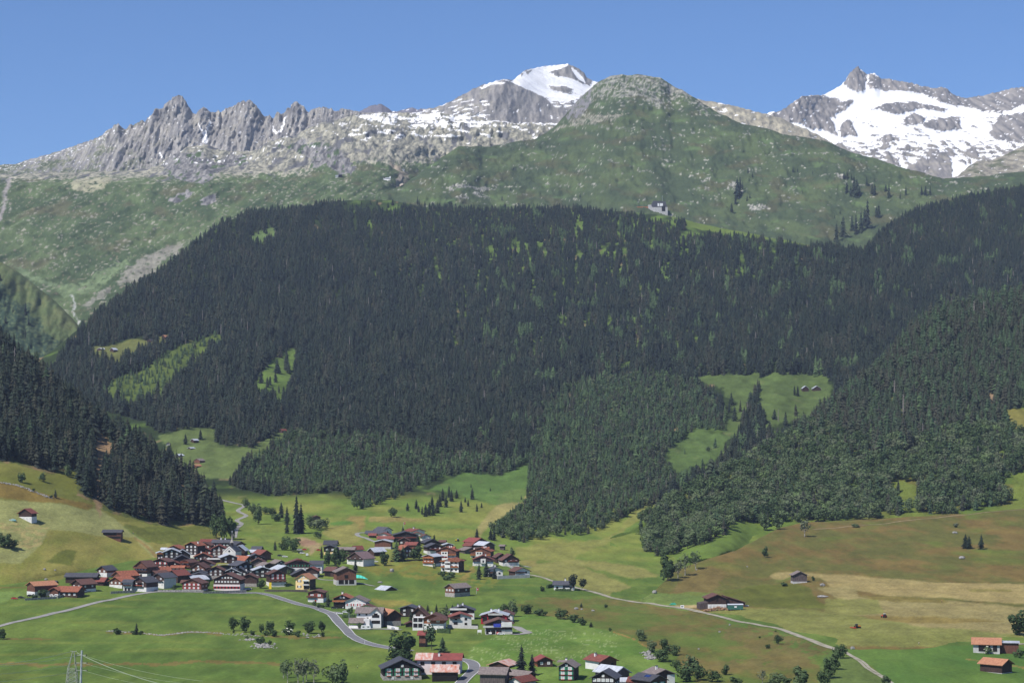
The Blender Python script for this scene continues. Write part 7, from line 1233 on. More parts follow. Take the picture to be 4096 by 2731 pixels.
# --- huts on the high meadows
HUT = 'small huts on the mountain meadows'
for rg, x0, x1, yb, ye, ya, yaw, wm, rm, lb in (('P', 985, 1018, 619, 608, 599, -30, 'd', 'g', 'dark hut left of the tan roofed one on the highest meadow'), ('P', 1085, 1112, 602, 584, 572, -38, 'd', 'e', 'hut with tan roof at the upper end of the highest meadow'), ('P', 650, 688, 676, 667, 658, -40, 'd', 'l', 'leftmost hut with pale roof on the highest meadow'), ('P', 738, 766, 684, 670, 658, -38, 'd', 'l', 'second hut from the left with pale roof on the highest meadow'),
                                        ('P', 1280, 1306, 1292, 1278, 1269, -36, 'd', 'l', 'small hut beside the left spruce on the sunken meadow'), ('P', 1117, 1142, 1312, 1301, 1292, 6, 'h', 'n', 'whitish hut at the forest edge of the sunken meadow'), ('P', 1260, 1284, 1338, 1331, 1325, -30, 'g', 'l', 'tiny hut below the small one on the sunken meadow'), ('P', 1172, 1204, 1392, 1380, 1370, -40, 'g', 'l', 'grey hut half hidden by the left forest edge'),
                                        ('P', 1302, 1345, 1432, 1414, 1401, -40, 'r', 'n', 'largest hut on the sunken meadow'), ('P', 1292, 1322, 1460, 1450, 1440, -38, 'r', 'e', 'orange roofed hut under the largest one'), ('P', 1880, 1898, 1228, 1212, 1202, -40, 'd', 'r', 'hut at the top corner of the sunken meadow'),
                                        ('Q', 960, 998, 1046, 1026, 1012, 8, 'd', 'l', 'left one of the twin pale roofed huts on the right forest meadow'), ('Q', 1026, 1074, 1042, 1027, 1012, 8, 'd', 'l', 'right one of the twin pale roofed huts on the right forest meadow')):
    H('hut', 'hut', rg, 'g', x0, x1, yb, None, ye, ya, 8, yaw, wm, None, rm, lb, group=HUT, over=.7)
H('shed', 'shed', 'C', 'g', 1655, 1795, 138, None, 82, 55, 7, 10, 'g', None, 'b', 'single plank shed on the pasture above the village')
# --- church
ox, oy, sc = RG['B']; p = hit(ox + 1990 / sc, oy + 868 / sc); m = p.y / F
ch = link(bpy.data.objects.new('church', None)); ch.location = (p.x, p.y + 9, p.z); ch.rotation_euler = (0, 0, math.radians(-8)); setp(ch, 'white church with pointed grey spire in the old village', 'church')
w_ = 246 / sc * m; he_ = 138 / sc * m; ri_ = 104 / sc * m; L2 = 9.0
mb = MB(); mb.prism([(-w_ / 2, -3), (w_ / 2, -3), (w_ / 2, he_), (0, he_ + ri_), (-w_ / 2, he_)], -L2, L2); mb.build('wall', WM['w'], ch)
mb = MB(); s_ = ri_ / (w_ / 2); mb.prism([(0, he_ + ri_ + .5), (-w_ / 2 - .5, he_ - .5 * s_ + .5), (-w_ / 2 - .5, he_ - .5 * s_ + .06), (0, he_ + ri_ + .06), (w_ / 2 + .5, he_ - .5 * s_ + .06), (w_ / 2 + .5, he_ - .5 * s_ + .5)], -L2 + .25, L2 + .3); crf = mb.build('roof', RM['g'], ch)
mb = MB()
for sx in (-1, 1): mb.prism([(0, he_ + ri_ * .72), (sx * w_ * .33, he_ + ri_ * .02), (sx * w_ * .30, he_ + ri_ * .02), (0, he_ + ri_ * .62)], -L2 - .08, -L2 - .01)
mb.build('gable_moulding', RM['n'], ch)
mb = MB(); mb.tube([(0, -L2 - .12, he_ + ri_ * .08), (0, -L2 + .1, he_ + ri_ * .08)], .8, 14); mb.build('round_window', M_GLASS, ch)
sx0 = (2003 - 1990) / sc * m; zt = lambda y: (868 - y) / sc * m + .4
mb = MB(); r_ = 30 / sc * m
mb.box(sx0 - r_ * .62, sx0 + r_ * .62, -2.2 - r_ * .62, -2.2 + r_ * .62, he_ + 1.0, zt(572)); tw = mb.build('tower', WM['k'], ch)
mb = MB(); mb.tube([(sx0, -2.2, zt(578)), (sx0, -2.2, zt(560)), (sx0, -2.2, zt(520)), (sx0, -2.2, zt(402))], [r_ * 1.35, r_ * 1.0, r_ * .55, .08], 8); mb.build('spire', WM['s'], tw)
mb = MB(); mb.box(sx0 - .09, sx0 + .09, -2.29, -2.11, zt(404), zt(352)); mb.box(sx0 - .6, sx0 + .6, -2.28, -2.12, zt(372), zt(366)); mb.build('cross', RM['l'], tw)
# --- cable car station at the treeline
ox, oy, sc = 1300, 200, 1.68; p = hit(ox + 2245 / sc, oy + 1096 / sc); m = p.y / F; k_ = m / sc
st = link(bpy.data.objects.new('cable_car_station', None)); st.location = (p.x, p.y + 12, p.z); setp(st, 'grey concrete cable car station with a dark top at the treeline', 'station')
X_ = lambda x: (x - 2245) * k_; Zz = lambda y: (1096 - y) * k_
mb = MB(); mb.box(X_(2205), X_(2302), -11, 12, -12, Zz(1056)); mb.box(X_(2172), X_(2206), -9, 10, -12, Zz(1040)); mb.build('wall', WM['h'], st)
mb = MB(); mb.prism([(X_(2195), Zz(1052)), (X_(2300), Zz(1056)), (X_(2300), Zz(1056) + .1), (X_(2288), Zz(1018)), (X_(2206), Zz(1012)), (X_(2192), Zz(1036))], -10, 11); mb.build('roof', RM['g'], st)
mb = MB()
for a, b in ((2234, 2246), (2250, 2270)): mb.box(X_(a), X_(b), -10.4, -9.9, Zz(1050), Zz(1030))
mb.build('window', M_FRAME, st)
mb = MB(); mb.box(X_(2262), X_(2286), -11.3, -10.9, Zz(1084), Zz(1048)); mb.build('doorway', M_DARK, st)
mb = MB(); mb.box(X_(2095), X_(2172), -8, 6, Zz(1062), Zz(1052), 0); mb.box(X_(2110), X_(2172), -6, 6, -8, Zz(1062), 1); mb.build('terrace', [WM['o'], WM['h']], st)
mb = MB(); mb.tube([(X_(2268), 0, Zz(1015)), (X_(2268), 0, Zz(975))], .25, 5); mb.build('mast', RM['l'], st)
for (u_, v_, wu, hv, lb) in ((1547, 718, 28, 6, 'long white snow shed on the alpine meadow above the wood'), (1350, 709, 10, 7, 'little white hut under the grey crag'), (1362, 707, 14, 9, 'dark mountain hut under the grey crag'), (1613, 684, 7, 6, 'tiny white hut by the rocky stream bed')):
    p = hit(u_, v_); m = p.y / F; o = link(bpy.data.objects.new('mountain_hut', None)); o.location = p; setp(o, lb, 'hut')
    a, h_ = wu * m / 2, hv * m; wk = 'k' if 'dark' in lb else 'w'
    mb = MB(); mb.prism([(-5, -6), (5, -6), (5, h_ * .75), (0, h_ * 1.05), (-5, h_ * .75)], -a, a, axis='x'); mb.build('wall', WM[wk], o); mb = MB(); mb.prism([(-6.5, h_ * .62), (0, h_ * 1.07), (6.5, h_ * .62), (6.5, h_ * .68), (0, h_ * 1.15), (-6.5, h_ * .68)], -a - 1, a + 1, axis='x'); mb.build('roof', RM['l' if wk == 'w' else 'g'], o)
# ---------------------------------------------------------------- roads and paths: strips laid on the terrain
M_ASPH = noise_col('asphalt', (0.19, 0.19, 0.20), (0.15, 0.15, 0.16), 0.3); M_LINE = noise_col('road_paint', (0.62, 0.62, 0.60), (0.5, 0.5, 0.5), 0.5)
M_GRAV = noise_col('pale_gravel', (0.40, 0.36, 0.30), (0.22, 0.21, 0.14), 0.25); M_CONC = noise_col('worn_concrete', (0.33, 0.32, 0.30), (0.22, 0.215, 0.20), 0.2)
def ground_at(x, y):
    """terrain height under a world point: the sheet in front wins"""
    u = 2048 + x / y * F; best = None
    for s in SHEETS:
        c = (u - s.u0) / s.du
        if c < 0 or c >= s.nu - 1: continue
        c0 = int(c); t = c - c0
        Yc = s.Y[:, c0] * (1 - t) + s.Y[:, c0 + 1] * t; Zc_ = s.Z[:, c0] * (1 - t) + s.Z[:, c0 + 1] * t
        k = np.nonzero((Yc[:-1] <= y) & (Yc[1:] > y))[0]
        if len(k) == 0: continue
        k = k[0]; w = (y - Yc[k]) / (Yc[k + 1] - Yc[k]); z = float(Zc_[k] * (1 - w) + Zc_[k + 1] * w)
        if best is None or z > best: best = z
    return best if best is not None else 0.0
def strip(name, pts, width, mat, lift=0.22, edge=None, step=6.0, label=None):
    W_ = [hit(*q) for q in pts]; P_ = [Vector((q.x, q.y)) for q in W_]
    # rounded centre line
    dense = []
    for i in range(len(P_) - 1):
        p0, p1, p2, p3 = P_[max(i - 1, 0)], P_[i], P_[i + 1], P_[min(i + 2, len(P_) - 1)]; n = max(2, int((p2 - p1).length / step))
        for k in range(n):
            t = k / n; dense.append(0.5 * ((2 * p1) + (p2 - p0) * t + (2 * p0 - 5 * p1 + 4 * p2 - p3) * t * t + (3 * p1 - p0 - 3 * p2 + p3) * t ** 3))
    dense.append(P_[-1])
    rows = []
    offs = [-.5, -.25, 0, .25, .5]
    for i, q in enumerate(dense):
        d = (dense[min(i + 1, len(dense) - 1)] - dense[max(i - 1, 0)]); d = d.normalized() if d.length > 1e-6 else Vector((1, 0)); nn = Vector((-d.y, d.x)); wd = width if not callable(width) else width(i / len(dense))
        rows.append([(q.x + nn.x * o_ * wd, q.y + nn.y * o_ * wd) for o_ in offs])
    mb = MB(); zz = [[ground_at(*c) + lift for c in r] for r in rows]
    for i in range(len(rows) - 1):
        for j in range(4): mb.face([(*rows[i][j], zz[i][j]), (*rows[i][j + 1], zz[i][j + 1]), (*rows[i + 1][j + 1], zz[i + 1][j + 1]), (*rows[i + 1][j], zz[i + 1][j])])
    o = mb.build(name, mat, None, True); o['kind'] = 'structure'
    if edge:
        mb = MB()
        for i in range(len(rows) - 1):
            for j0, j1, f0, f1 in ((0, 1, .04, .30), (3, 4, .70, .96)):
                L_ = lambda r, z, f: Vector((*r[j0], z[j0])).lerp(Vector((*r[j1], z[j1])), f) + Vector((0, 0, .05))
                mb.face([L_(rows[i], zz[i], f0), L_(rows[i], zz[i], f1), L_(rows[i + 1], zz[i + 1], f1), L_(rows[i + 1], zz[i + 1], f0)])
        q = mb.build(name + '_marking', edge, None, True); q['kind'] = 'structure'
    return o
strip('road', [(955, 2372), (1000, 2371), (1040, 2372), (1100, 2385), (1150, 2402), (1200, 2417), (1272, 2434), (1313, 2449), (1338, 2468), (1357, 2491), (1383, 2517), (1404, 2540), (1434, 2558), (1466, 2571), (1519, 2584), (1570, 2593), (1640, 2604)], 6.6, M_ASPH, edge=M_LINE)
strip('road', [(1790, 2628), (1842, 2636), (1875, 2643), (1894, 2656), (1897, 2671), (1888, 2688), (1868, 2706), (1845, 2730), (1815, 2760)], 6.4, M_ASPH, edge=M_LINE)
strip('path', [(-120, 2528), (0, 2503), (155, 2467), (298, 2433), (435, 2400), (536, 2378), (600, 2369)], 4.6, M_CONC)
strip('village_street', [(590, 2369), (640, 2366), (720, 2366), (800, 2367), (880, 2370), (960, 2371)], 7.0, M_CONC)
strip('farm_track', [(2121, 2298), (2170, 2309), (2213, 2324), (2280, 2343), (2345, 2360), (2425, 2383), (2499, 2400), (2621, 2416), (2701, 2427), (2800, 2447), (2934, 2480), (3040, 2500), (3120, 2515), (3174, 2534), (3276, 2573), (3343, 2596), (3375, 2606)], 4.2, M_GRAV)
for dx in (-1, 1): strip('track_rut', [(3372 + dx * 3, 2604 - dx), (3400 + dx * 4, 2619), (3451 + dx * 7, 2650), (3474 + dx * 7, 2672), (3535 + dx * 6, 2710), (3580 + dx * 6, 2745)], 1.5, M_GRAV)
strip('mountain_road', [(880, 1998), (940, 2012), (978, 2022), (952, 2042), (985, 2062), (948, 2080), (966, 2094), (945, 2116), (938, 2150)], 4.4, M_CONC)
strip('lane', [(1480, 2130), (1450, 2130), (1428, 2134), (1436, 2144), (1463, 2151), (1500, 2166), (1530, 2172)], 4.2, M_CONC)
strip('driveway', [(2044, 2506), (2068, 2508), (2088, 2520), (2112, 2530), (2080, 2535), (2050, 2537)], 5.5, M_CONC)
strip('driveway', [(1300, 2449), (1330, 2447), (1350, 2450)], 5.0, M_CONC); strip('driveway', [(1404, 2512), (1440, 2515), (1500, 2514), (1580, 2517), (1606, 2518)], 5.5, M_CONC)
strip('path', [(3252, 2117), (3466, 2099), (3700, 2075), (3932, 2050), (4096, 2038), (4200, 2028)], 3.0, noise_col('dry_track', C(170, 150, 112), C(140, 126, 90), .3))
strip('path', [(2100, 2292), (2040, 2265), (2085, 2262), (2118, 2268)], 4.2, M_CONC); strip('path', [(1262, 2311), (1290, 2318), (1340, 2321), (1400, 2326), (1470, 2338), (1500, 2344)], 3.0, M_CONC)
strip('path', [(4020, 2576), (4060, 2575), (4140, 2573)], 4.0, M_GRAV); strip('forest_road', [(2430, 1487), (2490, 1492), (2560, 1491)], 5, M_GRAV, 1.0)
strip('stream', [(1606, 700), (1600, 720), (1590, 735), (1606, 748)], 9, noise_col('stony_bed', C(196, 184, 168), C(150, 140, 124), 0.05), 4, step=14)

# ---------------------------------------------------------------- stone walls, heaps, boulders
M_STONE = noise_col('field_stone', (0.34, 0.33, 0.31), (0.15, 0.145, 0.14), 0.9)
def rocks(name, pts, size, n, label, cat, spread=(2, 1), parent=None):
    """a dry wall or heap: many stones packed along a line, one body"""
    mb = MB(); W_ = [hit(*q) for q in pts]; org = W_[0]
    for k in range(n):
        t = R.random() * (len(W_) - 1) if len(W_) > 1 else 0; i = min(int(t), max(0, len(W_) - 2)); p = W_[i].lerp(W_[i + 1], t - i) if len(W_) > 1 else W_[0]
        x, y = p.x + R.gauss(0, spread[0]), p.y + R.gauss(0, spread[1]); z = ground_at(x, y); s = size * R.uniform(.5, 1.3); a = R.uniform(0, 6)
        vs = []
        for j in range(5):
            b = a + j * 1.257; vs.append((x - org.x + math.cos(b) * s * R.uniform(.7, 1.2), y - org.y + math.sin(b) * s * R.uniform(.6, 1), z - org.z + R.uniform(-.1, .5) * s))
        top = (x - org.x + R.uniform(-.3, .3) * s, y - org.y, z - org.z + s * R.uniform(.7, 1.2))
        for j in range(5): mb.face([vs[j], vs[(j + 1) % 5], top])
    o = mb.build(name, M_STONE); o.location = org; setp(o, label, cat); return o
rocks('stone_wall', [(429, 2523), (500, 2527), (578, 2532), (646, 2541), (700, 2535), (748, 2528), (800, 2528), (895, 2534)], .6, 240, 'long low dry stone wall across the front meadow', 'wall', (1, .8))
rocks('stone_wall', [(915, 2534), (990, 2540), (1060, 2545)], .6, 45, 'short stony bank under the wall trees', 'wall', (3, 1))
rocks('stone_heap', [(1018, 2586), (1055, 2580), (1085, 2586)], 1.0, 70, 'heap of pale stones overgrown with shrubs in the front meadow', 'heap', (2, 6))
rocks('stone_heap', [(975, 2560), (1025, 2558)], .9, 30, 'small scatter of stones left of the overgrown heap', 'heap', (2, 2))
rocks('stone_heap', [(1215, 2535), (1232, 2549), (1300, 2540)], .9, 20, 'loose stones at the road end of the tree row', 'heap', (2, 2))
rocks('stone_wall', [(0, 1931), (40, 1936), (85, 1946), (120, 1962), (170, 1980), (210, 1993)], .9, 140, 'pale stone wall climbing the grass under the left forest', 'wall', (1, 1))
rocks('stone_heap', [(2580, 2605), (2600, 2622), (2620, 2636)], 1.1, 60, 'pile of pale stones and branches in the right gully', 'heap', (2, 2))
def boulder(u, v, w, h, label, col=None):
    p = hit(u, v); m = p.y / F; bm = bmesh.new(); bmesh.ops.create_icosphere(bm, subdivisions=2, radius=1.0); q = random.Random(int(u * 7 + v))
    for vv in bm.verts: vv.co *= 1 + q.uniform(-.16, .14); 
    for vv in bm.verts: vv.co = Vector((vv.co.x * w * m / 2, vv.co.y * w * m / 2.2, max(vv.co.z, -.5) * h * m * .66 + h * m * .28))
    me = bpy.data.meshes.new('boulder'); bm.to_mesh(me); bm.free(); me.materials.append(M_STONE); o = link(bpy.data.objects.new('boulder', me)); o.location = p; setp(o, label, 'boulder')
for u, v, w, h, lb in ((1567, 2286, 18, 16, 'grey boulder on the bank below the round dark tree'), (2304, 2436, 18, 10, 'large flat boulder below the farm track'), (2372, 2443, 14, 7, 'white boulder in the pasture below the farm track'), (2421, 2427, 9, 6, 'white boulder with a bush behind it'), (2327, 2437, 10, 6, 'low boulder beside the tiny conifer'), (3410, 2594, 20, 12, 'pale boulder beside the bend of the farm track'),
                       (3847, 2234, 26, 12, 'light boulder below the two slope spruces'), (3820, 2132, 22, 9, 'flat boulder above the slope spruces'), (3290, 2342, 22, 12, 'pale rock near the weathered barn'), (3290, 2387, 44, 9, 'long low outcrop on the slope'), (2919, 2500, 9, 7, 'small boulder high on the brown bank'), (2878, 2528, 10, 7, 'boulder in the middle of the brown bank'), (2795, 2596, 9, 6, 'single white stone in the gully pasture'),
                       (178, 2278, 12, 8, 'larger of the stones on the meadow above the west barn'), (220, 2281, 9, 6, 'smaller of the stones on the meadow above the west barn'), (184, 2319, 14, 9, 'stone close above the west barn'), (2786, 2279, 7, 5, 'stone on the left part of the brown slope'), (2989, 2267, 7, 6, 'upright stone in the middle of the brown slope'), (2618, 2372, 20, 14, 'rock outcrop at the left tip of the brown slope'), (1520, 2330, 22, 7, 'white sheet covered stones in the meadow') ):
    boulder(u, v, w, h, lb)
def wall_run(name, a, b, h, thick, mat, label, cat='wall'):
    p, q = hit(*a), hit(*b); d = (q - p); L_ = math.hypot(d.x, d.y); mb = MB(); n = max(1, int(L_ / 12))
    for i in range(n):
        t0, t1 = i / n, (i + 1) / n; z = min(p.z, q.z) + 0
        mb.box(L_ * t0, L_ * t1 - .02, -thick / 2, thick / 2, -2.5, h)
    o = mb.build(name, mat); o.location = (p.x, p.y, (p.z + q.z) / 2); o.rotation_euler = (0, 0, math.atan2(d.y, d.x)); setp(o, label, cat)
wall_run('retaining_wall', (1989, 2315), (2119, 2309), 2.4, .5, WM['h'], 'long pale retaining wall below the eastern white houses')
wall_run('retaining_wall', (811, 2372), (985, 2369), 1.6, .5, M_STONE, 'grey wall in front of the largest front building')
wall_run('retaining_wall', (616, 2364), (815, 2369), 1.5, .4, M_STONE, 'low wall along the village street')
wall_run('retaining_wall', (100, 2400), (225, 2393), 1.4, .4, M_STONE, 'low wall below the parked cars at the west end')
wall_run('retaining_wall', (230, 2392), (380, 2362), 1.2, .4, M_STONE, 'low stone wall along the lower west gardens')
wall_run('retaining_wall', (443, 2374), (540, 2370), 1.8, .4, M_STONE, 'wall in front of the geranium annex')
wall_run('retaining_wall', (1396, 2511), (1440, 2513), 1.6, .4, WM['w'], 'white garden wall left of the caravan')
wall_run('retaining_wall', (1550, 2511), (1595, 2519), 1.8, .4, WM['w'], 'white garden wall below the stone based barn')
wall_run('retaining_wall', (1790, 2510), (1912, 2514), 2.0, .5, WM['h'], 'terrace wall below the house with the arched opening')
wall_run('fence', (1058, 2364), (1230, 2366), 1.3, .15, WM['g'], 'grey wooden fence along the road below the yellow house', 'fence')
wall_run('fence', (1562, 2246), (1690, 2240), 1.2, .15, WM['g'], 'fence on the bank edge under the upper hamlet', 'fence')
def hedge(u0, v0, u1, v1, h, label):
    p, q = hit(u0, v0), hit(u1, v1); d = q - p; L_ = math.hypot(d.x, d.y); mb = MB(); rr = random.Random(int(u0))
    for k in range(int(L_ * 22)):
        c = Vector((rr.uniform(0, L_), rr.uniform(-.8, .8), rr.uniform(0, h))); a = Vector((rr.gauss(0, 1), rr.gauss(0, 1), rr.gauss(0, 1))).normalized(); b = a.orthogonal().normalized(); s = rr.uniform(.25, .5)
        mb.face([c - a * s, c - b * s, c + a * s, c + b * s])
    mb.box(0, L_, -.7, .7, -1, h * .9)
    o = mb.build('hedge', M_BROAD); o.location = p; o.rotation_euler = (0, 0, math.atan2(d.y, d.x)); o['tint'] = .3; setp(o, label, 'hedge')
hedge(1750, 2529, 1800, 2532, 2.6, 'clipped hedge below the orange brown chalet'); hedge(2188, 2352, 2212, 2346, 2.6, 'hedge left of the white meadow house'); hedge(2222, 2362, 2285, 2364, 1.6, 'low hedge in front of the white meadow house'); hedge(1370, 2470, 1420, 2470, 2.2, 'hedge by the parked white car')

# ---------------------------------------------------------------- vehicles
M_TYRE = noise_col('tyre_rubber', (0.02, 0.02, 0.02), (0.012, 0.012, 0.012), 3.0); M_RIM = noise_col('wheel_rim', (0.5, 0.5, 0.52), (0.4, 0.4, 0.42), 3.0, rough=.4)
def paint_mat(name, c): return noise_col(name, c, [q * .9 for q in c], 0.5, rough=.3, spec=.6)
CARP = {'white': paint_mat('white_car_paint', (.78, .78, .78)), 'red': paint_mat('red_car_paint', (.5, .02, .02)), 'black': paint_mat('black_car_paint', (.02, .02, .025)), 'silver': paint_mat('silver_car_paint', (.45, .47, .5)), 'blue': paint_mat('blue_car_paint', (.05, .10, .3))}
def wheel_mesh():
    mb = MB(); mb.tube([(0, -.11, 0), (0, .11, 0)], .33, 14, 0); mb.tube([(0, -.125, 0), (0, .125, 0)], .19, 10, 1); return mb.mesh('wheel', [M_TYRE, M_RIM])
WHEEL = wheel_mesh()
def car_meshes(kind):
    b, g = MB(), MB(); L_, w = 4.4, .87
    if kind == 'van': prof = [(-2.3, .3), (2.3, .3), (2.3, .95), (1.75, 1.1), (1.2, 1.95), (-2.25, 2.0)]; gl = [(1.62, 1.15), (1.18, 1.85), (-.4, 1.85), (-.4, 1.15)]
    else: prof = [(-2.15, .3), (2.15, .3), (2.2, .72), (1.95, .86), (1.05, .95), (.35, 1.42), (-1.2, 1.46), (-1.95, 1.0), (-2.2, .9)]; gl = [(.92, .97), (.3, 1.36), (-1.15, 1.39), (-1.75, 1.0)]
    b.prism([(x, z) for x, z in prof], -w, w); g.prism(gl, -w - .012, w + .012)
    xa, za, xb, zb = (.98, .99, .38, 1.40) if kind != 'van' else (1.70, 1.16, 1.23, 1.90)
    g.face([(xa + .02, -w * .86, za), (xa + .02, w * .86, za), (xb + .03, w * .8, zb), (xb + .03, -w * .8, zb)])
    return b, g
def car(u, v, heading, colour, label, kind='car'):
    p = hit(u, v); root = link(bpy.data.objects.new('parked_car' if kind != 'van' else 'parked_van', None)); root.location = (p.x, p.y, p.z + .1); root.rotation_euler = (0, 0, math.radians(heading)); setp(root, label, 'car' if kind != 'van' else 'van')
    b, g = car_meshes(kind); b.build('body', CARP[colour], root); g.build('windows', M_GLASS, root)
    for sx in (-1.35, 1.35):
        for sy in (-.8, .8): o = link(bpy.data.objects.new('wheel', WHEEL)); o.parent = root; o.location = (sx, sy, .33)
for a in ((58, 2396, 5, 'red', 'red car parked lowest at the west end of the village'), (85, 2392, 8, 'black', 'black car parked right behind the red one'), (122, 2385, 15, 'black', 'dark car in front of the tan roofed barn'), (225, 2387, 20, 'white', 'white car in front of the small orange roofed hut'),
          (1358, 2456, 5, 'white', 'white car parked beside the road bend'), (1338, 2434, 8, 'black', 'black car under the wooden terrace'), (1384, 2450, 0, 'white', 'white car half hidden by the garden tree'), (1380, 2432, 40, 'white', 'white car in front of the house with dark upper gable'), (1573, 2515, 100, 'silver', 'silver car beside the garden wall of the stone based barn'),
          (1210, 2214, 10, 'white', 'white car on the grassy car park'), (1203, 2212, 190, 'black', 'black car left of the white one on the grassy car park'), (1198, 2201, 5, 'silver', 'silver car in the upper row of the grassy car park'), (1216, 2200, 185, 'red', 'red car in the upper row of the grassy car park'), (1120, 2224, 10, 'black', 'black car on the meadow near the stream'), (1140, 2228, 5, 'white', 'white car on the meadow near the stream'),
          (1276, 2202, 10, 'red', 'red car beside the black and yellow chalet'), (1502, 2248, 5, 'white', 'white car in front of the mauve roofed house'), (1960, 2536, 95, 'white', 'white car inside the left garage under the blue cloth'), (1992, 2537, 95, 'red', 'dark red car in the garage under the blue cloth'), (2004, 2538, 5, 'white', 'white car at the driveway in front of the garages'),
          (2372, 2657, 90, 'red', 'small red tractor like car beside the bottom red brown house'), (985, 2358, 0, 'white', 'white car beside the largest front building'), (996, 2357, 5, 'silver', 'silver car right of the white one by the front building'), (2982, 2425, 20, 'white', 'white vehicle in front of the bank beside the farm')):
    car(*a)
car(1228, 2222, 100, 'white', 'white van on the grassy car park', 'van')
# caravan
p = hit(1463, 2517); cv = link(bpy.data.objects.new('caravan', None)); cv.location = p; cv.rotation_euler = (0, 0, math.radians(4)); setp(cv, 'white caravan parked in front of the white modern house', 'caravan')
mb = MB(); mb.prism([(-2.9, .5), (2.7, .5), (3.0, 1.2), (2.6, 2.6), (-2.6, 2.65), (-3.0, 1.4)], -1.1, 1.1); mb.build('body', CARP['white'], cv)
for x in (-2.0, 0.9): mb = MB(); mb.box(x, x + 1.2, -1.14, -1.09, 1.5, 2.1); mb.build('window', M_GLASS, cv)
for s in (-.95, .95): o = link(bpy.data.objects.new('wheel', WHEEL)); o.parent = cv; o.location = (0, s, .33)
# field tractors
def tractor(u, v, heading, col, label, rake=False):
    p = hit(u, v); t = link(bpy.data.objects.new('tractor', None)); t.location = p; t.rotation_euler = (0, 0, math.radians(heading)); setp(t, label, 'tractor')
    mb = MB(); mb.box(.2, 2.2, -.45, .45, .9, 1.6); mb.box(-.9, .3, -.6, .6, .7, 1.3); mb.build('body', col, t)
    mb = MB(); mb.box(-.95, .25, -.7, .7, 2.35, 2.55, 1); mb.box(-.85, .15, -.62, .62, 1.3, 2.35, 0); mb.build('cab', [M_GLASS, CARP['white'] if not rake else CARP['black']], t)
    for x, r in ((-.6, .85), (1.6, .5)):
        for s in (-.85, .85): mb = MB(); mb.tube([(0, -.2, 0), (0, .2, 0)], r, 14); o = mb.build('wheel', M_TYRE, t); o.location = (x, s, r)
    if rake: mb = MB(); mb.box(-2.0, -1.0, -.15, .15, .5, .7); mb.box(-3.0, -2.0, -3.2, 3.2, .3, .6); mb.build('hay_rake', CARP['red'], t)
tractor(3537, 2469, 120, CARP['red'], 'red tractor with white roof working on the hay field'); tractor(3428, 2511, 20, noise_col('orange_paint', (.6, .22, .03), (.5, .18, .03), .5), 'orange tractor pulling a hay rake on the lower hay field', True)
tractor(1830, 2164, 160, noise_col('yellow_paint', (.7, .45, .03), (.6, .4, .03), .5), 'yellow digger like machine on the meadow above the upper hamlet')
# green site trailer, wood pile, cow sign
p = hit(2941, 2439); t = link(bpy.data.objects.new('site_trailer', None)); t.location = p; t.rotation_euler = (0, 0, math.radians(4)); setp(t, 'dark green site trailer with white roof beside the farm barn', 'trailer')
mb = MB(); mb.box(-5, 5, -1.3, 1.3, .6, 3.6); mb.build('body', noise_col('dark_green_paint', (.05, .16, .13), (.04, .12, .10), .6), t); mb = MB(); mb.prism([(-1.5, 3.6), (1.5, 3.6), (0, 4.3)], -5.2, 5.2, axis='x'); mb.build('roof', RM['l'], t); mb = MB(); mb.box(-.8, .8, -1.36, -1.29, 1.8, 2.8); mb.build('window', M_FRAME, t)
for x in (-3.2, 3.2):
    for s in (-1.1, 1.1): o = link(bpy.data.objects.new('wheel', WHEEL)); o.parent = t; o.location = (x, s, .33)
mb = MB(); rr = random.Random(2)
for k in range(90):
    x, z = rr.uniform(-9, 9), 0; z = rr.uniform(0, 2.6 * (1 - abs(x) / 11)); a = rr.uniform(-.5, .5); mb.tube([(x, rr.uniform(-2, 0), z), (x + 2.4 * math.cos(a), rr.uniform(-2, 2), z + .5 * math.sin(a))], .22, 5)
o = mb.build('wood_pile', noise_col('split_wood', (.46, .27, .16), (.26, .16, .11), 1.0)); o.location = hit(2868, 2440); setp(o, 'pile of reddish logs in front of the farm barn', 'wood pile')
p = hit(2729, 2433); sg = link(bpy.data.objects.new('cow_sign', None)); sg.location = p; setp(sg, 'white square sign with a black cow beside the farm track', 'sign')
mb = MB(); mb.box(-2.0, 2.0, -.06, .06, .8, 4.0); mb.build('board', M_FRAME, sg); sg.scale = (.6, .6, .6); mb = MB()
for x in (-1.6, 1.6): mb.box(x - .07, x + .07, .07, .2, -1, 3.6)
mb.build('post', WM['g'], sg)
cow = [(-1.25, 1.3), (-1.05, 1.3), (-1.0, 2.0), (.3, 1.95), (.35, 1.3), (.55, 1.3), (.62, 2.2), (.95, 2.35), (1.35, 2.25), (1.45, 2.5), (1.2, 2.8), (.9, 3.0), (.6, 2.85), (-.9, 2.9), (-1.2, 2.75), (-1.35, 2.0)]
mb = MB(); mb.prism(cow, -.10, -.065); mb.build('cow_silhouette', CARP['black'], sg)
